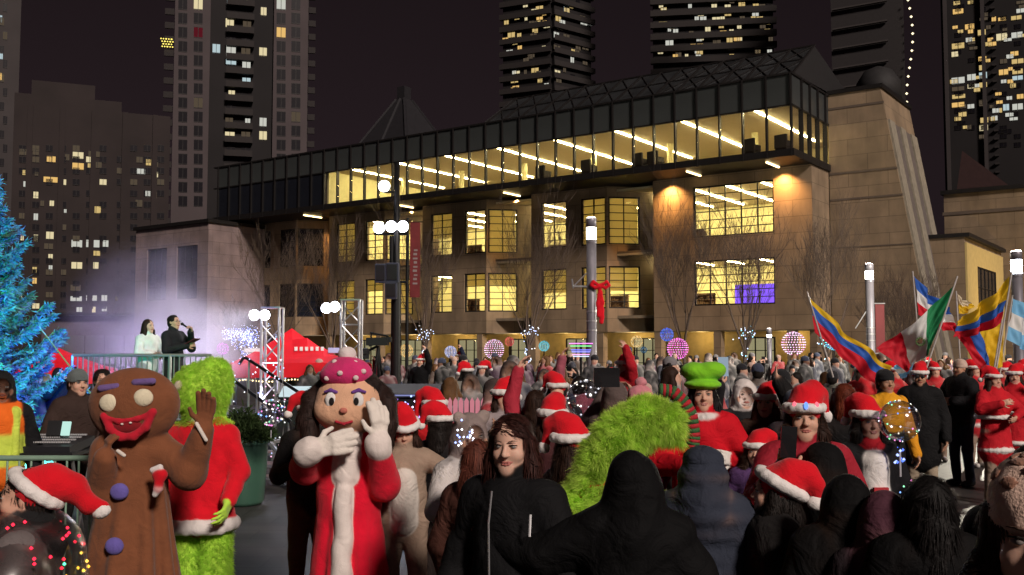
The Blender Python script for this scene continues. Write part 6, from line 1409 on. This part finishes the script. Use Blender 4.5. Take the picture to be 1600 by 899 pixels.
# red and green striped scarf on the person next to it
o_ = Vector((GX(1060, 5.0), 5.0, 0)); sc_ = MB(); path = [P(px, py, 5.0) - o_ for px, py in ((1030, 610), (1050, 612), (1068, 628), (1080, 650), (1084, 680), (1082, 700))]
n = 22
for i in range(n):
    def lp_(t): k = min(len(path) - 2, int(t * (len(path) - 1))); u = t * (len(path) - 1) - k; return path[k].lerp(path[k + 1], u)
    sc_.tube([lp_(i / n), lp_((i + 1) / n)], .035, 10, 0 if i % 2 else 1)
scf = sc_.build('striped_scarf', [mat('scarf_red', (.42, .02, .03), bump=.4), mat('scarf_green', (.04, .12, .04), bump=.4)], None, o_, smooth=True); tag(scf, 'red and green striped stuffed scarf curling over the crowd', 'scarf')

# ---- near and middle people
o, Hd, s = person('smiling woman with long auburn hair in a black zipped jacket, front centre', 800, 4.0, 1.68, -32, (.008, .008, .009), (.02, .02, .025), 'pale', (.03, .010, .008), .27, h=.013, hf=.0045, yaw=14, pitch=7, smile=.45, bulk=.018, fold=.006,
                  arms={1: ((.27, .0, 1.08), (.2, -.2, .9)), -1: ((-.27, .0, 1.08), (-.24, -.16, .86))})
q = MB(); q.tube([(.01, -.165 * s, 1.42 * s), (.012, -.19 * s, 1.3 * s), (.012, -.185 * s, 1.05 * s)], .004, 5); q.build('zip', SILVER, o)
q = MB(); q.tube([(.17, -.14, 1.34 * s), (.175, -.155, 1.26 * s)], .0045, 5); q.build('reflective_piping', mat('reflective', (.7, .7, .72), rough=.3), o)
def trunk_split(f, H, s): pass
o, Hd, s = person('figure in a black hooded coat seen from behind, front centre', 988, 3.8, 1.54, 176, (.004, .004, .0045), BLACK, 'brown', HK, hood=True, h=.013, bulk=.06, fold=.008, arms={1: ((.37, -.05, 1.27), (.58, -.13, 1.31)), -1: ((-.31, 0, 1.1), (-.22, -.25, 1.0))}, glove=(.24, .075, .05), hf=.009)
person('figure in a slate-blue hooded puffer coat seen from behind', 1098, 4.4, 1.50, 165, (.03, .036, .055), BLACK, 'light', HK, hood=True, h=.014, bulk=.07, quilt=.012, pitch=14)
o, Hd, s = person('dark-coated onlooker with a floppy red Santa hat, seen from behind', 1205, 4.3, 1.43, -100, (.022, .02, .02), BLACK, 'light', HK, .05, 'santa', h=.013, bulk=.06, fold=.007, hatkw=dict(tilt=(.2, 1.2), sz=1.2, drop=.04, back=30), hf=.008)
person('figure in a tall black hood beside the floppy red Santa hat', 1276, 5.0, 1.46, -95, (.004, .004, .0045), BLACK, 'brown', HK, hood=True, h=.015, bulk=.05)
o, Hd, s = person('woman in a red coat and light-up Santa hat filming with a phone', 1256, 5.2, 1.70, -8, (.34, .02, .035), (.02, .02, .02), 'light', HB, .3, 'santa', h=.014, hf=.0055, yaw=-4, bulk=.035, hatkw=dict(tilt=(.7, .8), sz=1.02),
                  arms={-1: ((-.27, -.16, 1.16), (-.15, -.36, 1.36)), 1: ((.28, -.02, 1.1), (.12, -.26, 1.08))}, handargs={-1: dict(curl=.85, d=(.12, -.05, 1), n=(.15, .9, 0))})
for i, (dx, c) in enumerate(((-.055, (1, .15, .2)), (0, (.15, .3, 1)), (.055, (1, .15, .2)))):
    p_ = Hd.p(dx, -.118 + abs(dx) * .5, .075); q = MB(); q.ball((0, 0, 0), (.011, .009, .02), 8); b_ = q.build('hat_bulb', emit('hat_bulb_%d' % (i % 2), c, 1.6, False), o, p_, smooth=True)
q = MB(); q.box((0, 0, 0), (.075, .010, .152)); ph = q.build('phone', mat('phone_black', (.012, .012, .014), rough=.25, coat=.5), None); ph.location = o.location + Matrix.Rotation(R(-8), 3, 'Z') @ Vector((-.135 * s, -.40 * s, 1.50 * s)); ph.rotation_euler = (0, R(4), R(-8)); tag(ph, 'black phone held up by the woman in the red coat', 'phone')
def tee(f, H, s):
    f.cap((0, -.045, .95 * s), (0, -.055, 1.33 * s), .10, .09, (.75, .72, .70), .004); f.cap((0, -.02, 1.425 * s), (0, -.028, 1.43 * s), .07, .07, (.5, .02, .03), .004)
o, Hd, s = person('smiling girl in a Santa hat and white shirt with red print', 1355, 6.2, 1.60, 4, (.012, .012, .014), (.02, .02, .025), 'light', HK, .26, 'santa', h=.013, hf=.0065, smile=1, hatkw=dict(tilt=(-.6, .8)), extra=tee, bulk=.015)
q = MB(); q.box((.0, -.160, 1.16 * s), (.09, .024, .045)); q.box((0, -.160, 1.105 * s), (.09, .008, .03), None, 1); q.build('shirt_print', [mat('red_print', (.45, .03, .04)), mat('grey_print', (.1, .08, .08))], o)
bulbs('jacket_lights', [(.17 + .05 * math.sin(i), -.16, .7 + .035 * i) for i in range(14)], .007, MULTI, o, BULB2)
# foreground dark figures at bottom right
person('onlooker with long dark hair seen from behind in the foreground', 1446, 3.6, 1.49, 172, (.004, .004, .0045), BLACK, 'tan', (.006, .005, .005), .3, h=.013, bulk=.04)
person('child in a dusky pink hood in the foreground', 1376, 3.75, 1.40, 170, (.085, .032, .048), BLACK, 'light', HK, hood=True, h=.014, bulk=.03, sleeve=(.02, .015, .018))
person('dark figure with a black hood between the Santa hat and pink hood', 1318, 3.9, 1.44, 178, (.004, .004, .0045), BLACK, 'tan', HK, hood=True, h=.015, bulk=.07)
person('dark-haired onlooker in black just behind the leopard-print hat', 1612, 3.6, 1.60, 150, (.004, .004, .0045), BLACK, 'brown', HK, .1, h=.016, bulk=.05)
o, Hd, s = person('close onlooker in profile wearing a leopard-print knitted hat', 1622, 1.78, 1.74, -32, (.012, .011, .012), BLACK, 'pale', HB, .08, 'beanie', (.74, .52, .42), h=.012, hf=.0042, pitch=8, bulk=.03, arms={1: ((.27, 0, 1.1), (.27, -.1, .9))})
rr_ = random.Random(6)
for i in range(26):
    th, ph_ = rr_.uniform(0, 6.28), rr_.uniform(.15, 1.35); n_ = Vector((math.cos(th) * math.sin(ph_), math.sin(th) * math.sin(ph_), math.cos(ph_))); c = Vector((n_.x * .087, .016 + n_.y * .104, .052 + n_.z * .087))
    g_ = Fig(); H2 = Head(Hd.p(*c), Hd.M, s); g_.ell(Hd.p(*c), (.021, .015, .004), (.30, .15, .10), .004, np.array((Hd.M.to_4x4() @ n_.to_track_quat('Z', 'Y').to_matrix().to_4x4()).to_3x3())); g_.build('hat_spot', o, .006, None, [PLUSH])

# ---- group around the onesie
def belly(f, H, s): f.cap((0, -.055, .92 * s), (0, -.065, 1.24 * s), .095, .085, (.62, .57, .52), .006, (1, 1.0, 1))
person('person in a beige animal onesie and Santa hat with arm stretched out', 632, 6.7, 1.50, 8, (.33, .24, .18), (.33, .24, .18), 'light', HB, .05, 'santa', h=.015, hf=.008, pitch=22, extra=belly, hatkw=dict(tilt=(-.4, .4), sz=1.1), arms={1: ((.34, -.1, 1.28), (.60, -.18, 1.27)), -1: ((-.26, 0, 1.1), (-.26, -.1, .88))}, shoe=(.3, .22, .17), bulk=.02, stride=.1)
person('person in black with a red hat and speckled trousers, back turned', 690, 7.2, 1.50, 160, (.010, .010, .012), (.03, .022, .02), 'tan', HK, .1, 'santa', h=.016, arms={-1: ((-.3, -.1, 1.3), (-.36, -.2, 1.5)), 1: ((.27, 0, 1.1), (.3, -.15, .95))}, hatkw=dict(sz=1.05, tilt=(.8, .5)))
person('child in a red tunic and tall Santa hat lit white beside the picket fence', 680, 8.8, 1.52, 15, (.5, .015, .02), BLACK, 'pale', HB, .15, 'santa', h=.018, hf=.009, hatkw=dict(sz=1.2, tilt=(-.9, .5), drop=.2))
def ears(f, H, s):
    for sx in (-1, 1): f.ell(H.p(sx * .085, .0, .125), (.035, .02, .035), (.3, .24, .22), .015)
person('person in a grey round-eared animal hood holding lights behind the auburn-haired woman', 736, 5.6, 1.56, 25, (.58, .54, .52), (.05, .03, .03), 'tan', HK, hood=(.24, .19, .18), h=.015, hf=.008, extra=ears, arms={-1: ((-.27, -.14, 1.18), (-.12, -.3, 1.32)), 1: ((.26, 0, 1.1), (.26, -.1, .88))})
lt = empty('hand_lights', 'bundle of white and blue lights held beside the picket fence', 'string lights', (GX(728, 5.3), 5.3, 0)); rr_ = random.Random(8)
bulbs('bulbs', [P(rr_.gauss(728, 9), rr_.gauss(680, 10), 5.3) - lt.location for _ in range(26)], .007, [(.9, .9, 1), (.3, .4, 1)], lt); q = MB(); q.tube([P(722, 690, 5.3) - lt.location, P(730, 680, 5.3) - lt.location, P(736, 668, 5.3) - lt.location], .006, 4); q.build('wire', SILVER, lt)
person('person in a striped brown coat behind the auburn-haired woman', 752, 4.9, 1.50, 150, (.10, .04, .03), BLACK, 'tan', (.1, .03, .02), .2, h=.016, bulk=.03)
person('person in black with leopard-pattern trousers behind the doll costume', 486, 7.5, 1.56, 30, (.010, .010, .011), (.12, .05, .03), 'tan', HK, .1, 'santa', h=.017, bulk=.03, arms={-1: ((-.28, -.08, 1.12), (-.2, -.28, 1.2)), 1: ((.27, 0, 1.1), (.3, -.1, .9))}, hatkw=dict(tilt=(-1, .3)))
person('onlooker with raised arm in a red snowflake sweater', 838, 7.8, 1.62, 170, (.38, .03, .05), BLACK, 'light', HB, .2, None, h=.018, hf=.0096, arms={1: ((.22, -.05, 1.62), (.16, -.08, 1.86)), -1: ((-.26, 0, 1.1), (-.26, -.1, .9))})
person('long-haired girl in a patterned red Santa hat left of the green fur', 863, 6.3, 1.60, -10, (.06, .02, .022), BLACK, 'light', HB, .28, 'santa', h=.016, hf=.008, hatkw=dict(tilt=(.3, .6)))
person('onlooker in a Santa hat turned away left of the green furry head', 897, 5.4, 1.52, 130, (.03, .02, .02), BLACK, 'light', HB, .2, 'santa', h=.015, hatkw=dict(tilt=(.8, .5), sz=1.15))
person('woman in a Santa hat and pale scarf right of the picket fence', 786, 9.2, 1.60, 10, (.3, .26, .27), BLACK, 'light', HB, .2, 'santa', h=.018, hatkw=dict(tilt=(.9, .4), sz=1.15))
person('onlooker in a Santa hat with pompom at the front above the patterned hat', 871, 9.4, 1.66, -12, (.02, .02, .025), BLACK, 'light', HK, .1, 'santa', h=.018, hatkw=dict(tilt=(-.9, .2)))
person('onlooker in a pink bobble hat behind the green furry head', 998, 7.4, 1.66, -60, (.2, .05, .12), BLACK, 'light', HB, .1, 'beanie', (.6, .22, .26), h=.016, hf=.009, hatkw=dict(pom=(.65, .26, .3)))
person('onlooker in a dark hood holding a tablet over the crowd', 962, 8.0, 1.66, 165, (.1, .075, .07), BLACK, 'light', HB, hood=True, h=.018, arms={1: ((.28, -.15, 1.35), (.14, -.3, 1.62)), -1: ((-.28, -.15, 1.35), (-.1, -.3, 1.62))})
q = MB(); q.box((0, 0, 0), (.2, .012, .15)); tb_ = q.build('tablet', MATS['phone_black'], None, P(948, 590, 7.7)); tag(tb_, 'tablet held overhead by the hooded onlooker', 'tablet')
person('person with raised arm in a dusty pink sleeve behind the clear balloon', 905, 10.5, 1.66, 170, (.3, .08, .11), BLACK, 'tan', HK, 0, h=.02, hf=.0098, arms={1: ((.24, -.05, 1.62), (.2, -.1, 1.88)), -1: ((-.26, 0, 1.1), (-.26, -.1, .9))})
# ---- right of the elf
o, Hd, s = person('person in a white fur-rimmed hat holding a phone up high', 1164, 8.6, 1.66, -6, (.02, .02, .022), BLACK, 'light', HK, 0, hood=(.68, .62, .6), h=.016, hf=.009, arms={-1: ((-.28, -.1, 1.42), (-.25, -.24, 1.68)), 1: ((.26, 0, 1.1), (.26, -.1, .9))}, handargs={-1: dict(curl=.8, d=(0, -.1, 1), n=(0, .9, 0))})
q = MB(); q.box((0, 0, 0), (.085, .01, .16)); p2 = q.build('phone', emit('phone_screen', (.55, .7, .85), .5, False), None, o.location + Vector((-.25, -.30, 1.80))); tag(p2, 'bright phone held up by the person in the white-rimmed hat', 'phone')
person('woman in a Santa hat wearing a brown coat with yellow lights', 1196, 8.0, 1.62, -25, (.06, .032, .024), BLACK, 'light', HR, .25, 'santa', h=.016, hf=.009, hatkw=dict(tilt=(.9, .3)))
person('man in a dark cap behind the light-up Santa hat', 1221, 9.2, 1.74, -5, (.03, .02, .02), BLACK, 'tan', HK, 0, 'beanie', (.012, .012, .014), h=.018, hf=.01)
person('onlooker in a slate-blue beanie behind the light-up Santa hat', 1242, 7.6, 1.62, 160, (.025, .022, .03), BLACK, 'light', HB, 0, 'beanie', (.045, .06, .10), h=.018)
person('person in black raising an arm, short red hair, back turned', 1318, 7.6, 1.68, 172, (.010, .010, .011), BLACK, 'light', (.12, .025, .012), .05, h=.016, bulk=.05, arms={1: ((.34, -.08, 1.46), (.46, -.12, 1.70)), -1: ((-.29, -.05, 1.14), (-.4, -.12, 1.0))})
person('child in a purple coat with Santa hat in front of the elf costume', 1180, 6.6, 1.36, -20, (.10, .05, .15), BLACK, 'light', HB, .15, 'santa', h=.016, hf=.009, hatkw=dict(tilt=(1, .3), drop=.16))
def hiv(f, H, s):
    f.cap((0, -.02, 1.2 * s), (0, -.02, 1.34 * s), .17, .16, (.75, .35, .02), .006, (1, 1.3, 1))
person('man in black and amber jacket with black hat beside the flags', 1384, 10.2, 1.72, 8, (.02, .02, .022), BLACK, 'tan', HK, 0, 'beanie', (.012, .012, .014), h=.018, hf=.01, extra=hiv, sleeve=(.7, .3, .02))
# ---- open ground at right
o, Hd, s = person('man in sunglasses, Santa hat, long black coat and khaki trousers', 1437, 12.0, 1.72, -18, (.010, .010, .011), (.42, .34, .25), 'tan', HK, 0, 'santa', h=.018, hf=.009, bulk=.05, coatlen=.68, hatkw=dict(tilt=(.4, 1)))
q = MB()
for sx in (-1, 1): q.ball(Hd.p(sx * .032, -.1, .012), (.024, .008, .018), 10)
q.tube([Hd.p(-.02, -.104, .016), Hd.p(.02, -.104, .016)], .004, 5)
for sx in (-1, 1): q.tube([Hd.p(sx * .05, -.095, .014), Hd.p(sx * .08, .0, .014)], .003, 5)
q.build('sunglasses', BLACKP, o, smooth=True)
person('man in black jacket, dark jeans and cream beanie standing sideways', 1500, 14.3, 1.78, -62, (.012, .012, .014), (.018, .022, .035), 'tan', HK, 0, 'beanie', (.55, .42, .36), h=.018, hf=.011, bulk=.05, arms={1: ((.27, -.05, 1.14), (.1, -.28, 1.16)), -1: ((-.27, -.05, 1.14), (-.1, -.28, 1.12))}, shoe=(.012, .012, .012))
def cape(f, H, s):
    f.cap((0, 0, 1.40 * s), (0, .0, 1.28 * s), .13, .21, (.55, .015, .025), .04, (1, 1.15, 1)); ring(f, 1.12 * s, .225, .195, .028, (.75, .72, .7)); ring(f, .70 * s, .2, .17, .025, (.75, .72, .7))
DN = [(1553, 12.6, 12, 'holding the large yellow blue red flag'), (1585, 13.4, -20, 'nearest the right edge'), (1523, 16.5, 20, 'behind the man in sideways stance'), (1570, 16.8, -10, 'second row at the right edge'), (1398, 16.0, 25, 'left of the man in sunglasses'), (1348, 15.4, 10, 'under the leftmost flag'), (1462, 17.4, -15, 'between the two men in black'), (1598, 19.0, 0, 'far back at the right edge')]
for i, (px, Y_, rt, wh) in enumerate(DN):
    person('dancer in red and white Santa cape ' + wh, px, Y_, 1.66 + .02 * (i % 3), rt, (.5, .015, .025), (.30, .22, .17) if i % 2 == 0 else (.45, .42, .4), 'light', HB, .15, 'santa', h=.02, hf=.012 if i < 2 else None, coatlen=.7, flare=.04, extra=cape, shoe=(.5, .48, .46), group='dancers in Santa capes',
           arms={-1: ((-.3, -.12, 1.22), (-.14, -.3, 1.3)), 1: ((.3, -.12, 1.2), (.05, -.32, 1.12))} if i % 2 == 0 else {1: ((.3, -.1, 1.3), (.3, -.25, 1.52))}, hatkw=dict(tilt=(.9 if i % 2 else -.8, .4)))

# ================================================================== CROWD: prototypes, then individuals
OC = (1, 1, 1, 0)
protos = []
def proto(hat, hairlen, arms=None, skin='light', hairc=HK, rot=0, hood=None, hatcol=OC, hatname=''):
    o, Hd, s = person('prototype', 0, -30 - 3 * len(protos), 1.68, 0, OC, BLACK if len(protos) % 2 else DENIM, skin, hairc, hairlen, hat, hatcol, hood=hood, arms=arms, h=.024, hf=.012 if arms else None, detail=True, bulk=.035, fold=.006, hands=True)
    protos.append((o, hatname)); return o
proto(None, 0, hairc=HK, hatname='bareheaded dark-haired'); proto(None, .2, hairc=HB, hatname='long-haired'); proto('beanie', 0, hatcol=(.02, .02, .025), hatname='black-beanied'); proto('beanie', .15, hatcol=(.2, .19, .2), hatname='grey-beanied'); proto('santa', .1, hatname='Santa-hatted')
proto(None, 0, hood=OC, hatname='hooded'); proto('santa', 0, {1: ((.24, -.06, 1.6), (.18, -.12, 1.84))}, hatname='Santa-hatted, arm-raising'); proto(None, .1, {-1: ((-.26, -.16, 1.3), (-.12, -.3, 1.55)), 1: ((.26, -.16, 1.3), (.1, -.3, 1.55))}, hatname='filming, bareheaded'); q = MB(); q.box((0, -.36, 1.66), (.16, .01, .08)); q.build('raised_phone', mat('phone_black', (.012, .012, .014), rough=.25, coat=.5), protos[-1][0]); proto('beanie', 0, skin='brown', hatcol=(.05, .06, .1), hatname='navy-beanied'); proto(None, .05, skin='tan', hairc=(.12, .06, .025), hatname='brown-haired'); proto('beanie', .2, hatcol=(.5, .35, .3), hatname='cream-beanied'); proto(None, 0, hood=(.02, .02, .022), skin='tan', hatname='black-hooded')
CLR = [('black', (.006, .006, .007), 10), ('charcoal', (.018, .018, .02), 6), ('navy', (.014, .018, .04), 5), ('maroon', (.10, .012, .02), 3), ('red', (.40, .015, .025), 2), ('brown', (.06, .032, .02), 3), ('grey', (.07, .068, .07), 1), ('olive', (.04, .042, .02), 2), ('plum', (.07, .02, .06), 2), ('cream', (.3, .25, .2), .7)]
LM = [(60, 'behind the sound desk'), (495, 'under the red tent'), (575, 'right of the truss tower'), (620, 'below the floodlight pole'), (664, 'below the first white-lit tree'), (710, 'below the pale blue globe'), (772, 'below the pink-white globe'), (825, 'below the second white-lit tree'), (868, 'left of the tall lamp post'), (925, 'at the tall lamp post'), (995, 'below the orange globe'), (1055, 'below the magenta globe'), (1110, 'behind the green puffy hat'), (1165, 'below the cyan-lit tree'), (1205, 'by the short lamp'), (1240, 'below the big pink globe'), (1300, 'below the cyan globe'), (1362, 'by the maroon-bannered lamp'), (1430, 'behind the first flags'), (1500, 'behind the middle flags'), (1580, 'behind the right-edge flags')]
rc = random.Random(21); used = set(); crowd = []
def add(px, Y_, rot, row, z=0.0):
    lm = min(LM, key=lambda t: abs(t[0] - px))[1]
    for _ in range(60):
        po, hn = rc.choices(protos, [.35 if 'Santa' in t[1] else 1 for t in protos])[0]; cn, cc, _w = rc.choices(CLR, [c[2] for c in CLR])[0]
        lab = '%s person in %s coat, %s crowd row, %s' % (hn, cn, row, lm)
        if lab not in used: break
    used.add(lab); c = copy_tree(po); k = rc.uniform(.88, 1.08); c.location = (GX(px, Y_), Y_, z); c.scale = (k * rc.uniform(.98, 1.05), k, k); c.rotation_euler = (0, 0, R(rot))
    def colr(o):
        o.color = (*cc, 1)
        for h_ in o.children: colr(h_)
    colr(c)
    c['label'] = lab[0].upper() + lab[1:]; c['category'] = 'person'; c['group'] = 'onlookers in the crowd'; crowd.append(c)
rows = [(10.2, 'front', 700, 1340), (12.2, 'second', 716, 1330), (14.6, 'third', 726, 1330), (18.0, 'fourth', 734, 1370), (23.5, 'fifth', 566, 1620), (27.5, 'sixth', 566, 1620), (32.0, 'seventh', 560, 1620), (37.0, 'rearmost', 560, 1620)]
for Y_, rn, a, b in rows:
    px = a + rc.uniform(0, 20); st_ = .60 * F_PX / Y_
    while px < b:
        y_ = Y_ + rc.uniform(-.6, .6)
        if rc.random() < .9: add(px, y_, rc.gauss(10, 45) if Y_ > 16 else rc.choice((rc.gauss(0, 40), rc.gauss(180, 30))), rn)
        px += st_ * rc.uniform(.8, 1.35)
for px, y_ in ((484, 21.5), (498, 22.5), (512, 21.8), (524, 23), (470, 23), (548, 24)): add(px, y_, rc.gauss(0, 60), 'tent')
for px, y_ in ((22, 14.5), (40, 15.5), (58, 14.8), (74, 16), (92, 15.0), (104, 17)): add(px, y_, rc.gauss(90, 40), 'blue-lit')
for o, _n in protos:
    def rm(x):
        for ch in list(x.children): rm(ch)
        bpy.data.objects.remove(x)
    rm(o)
# ================================================================== STAGE SMOKE (drifting over the platform, lit by the truss lamps and added violet uplights)
Y = 18.6; sx0, sx1 = GX(60, Y), GX(425, Y); sm_ = MB(); zc = P(250, 515, Y).z
sm_.ball(((sx0 + sx1) / 2, Y + .6, zc), ((sx1 - sx0) / 2, 1.6, 2.0), 32)
m = bpy.data.materials.new('smoke'); m.use_nodes = True; n = m.node_tree; n.nodes.clear(); L = n.links.new
pv = n.nodes.new('ShaderNodeVolumePrincipled'); pv.inputs['Color'].default_value = (.86, .80, .92, 1); pv.inputs['Anisotropy'].default_value = .2
tc = n.nodes.new('ShaderNodeTexCoord'); no = n.nodes.new('ShaderNodeTexNoise'); no.inputs['Scale'].default_value = .8; no.inputs['Detail'].default_value = 4; L(tc.outputs['Object'], no.inputs['Vector'])
gr_ = n.nodes.new('ShaderNodeTexGradient'); gr_.gradient_type = 'SPHERICAL'; mp_ = n.nodes.new('ShaderNodeMapping')
mp_.inputs['Location'].default_value = (-((sx0 + sx1) / 2) / ((sx1 - sx0) / 2), -(Y + .6) / 1.6, -zc / 2.0); mp_.inputs['Scale'].default_value = (2 / (sx1 - sx0), 1 / 1.6, 1 / 2.0)
L(tc.outputs['Object'], mp_.inputs['Vector']); L(mp_.outputs[0], gr_.inputs['Vector'])
mr = n.nodes.new('ShaderNodeMapRange'); mr.inputs[1].default_value = .34; mr.inputs[2].default_value = .7; L(no.outputs[0], mr.inputs[0])
mm = n.nodes.new('ShaderNodeMath'); mm.operation = 'MULTIPLY'; L(mr.outputs[0], mm.inputs[0]); pw = n.nodes.new('ShaderNodeMath'); pw.operation = 'POWER'; pw.inputs[1].default_value = 1.5; L(gr_.outputs['Fac'], pw.inputs[0]); L(pw.outputs[0], mm.inputs[1])
m2 = n.nodes.new('ShaderNodeMath'); m2.operation = 'MULTIPLY'; m2.inputs[1].default_value = 1.7; L(mm.outputs[0], m2.inputs[0]); L(m2.outputs[0], pv.inputs['Density'])
o_m = n.nodes.new('ShaderNodeOutputMaterial'); L(pv.outputs[0], o_m.inputs['Volume'])
smk = sm_.build('stage_smoke', m); tag(smk, 'pale violet stage smoke drifting behind the two presenters', 'smoke', kind='stuff')
for px_, e_, c_ in ((110, 300, (.6, .5, 1)), (190, 240, (.62, .52, 1)), (265, 220, (.75, .66, 1)), (340, 280, (.8, .74, 1)), (410, 200, (.8, .72, 1))):
    c = P(px_, 545, Y + 1.2) - st.location; lamp('violet_smoke_uplight', 'SPOT', (c.x, c.y, .95), e_, c_, .03, st, (c.x, c.y + .3, 5), R(135), .9)  # added low uplights, hidden from view, that brighten the smoke
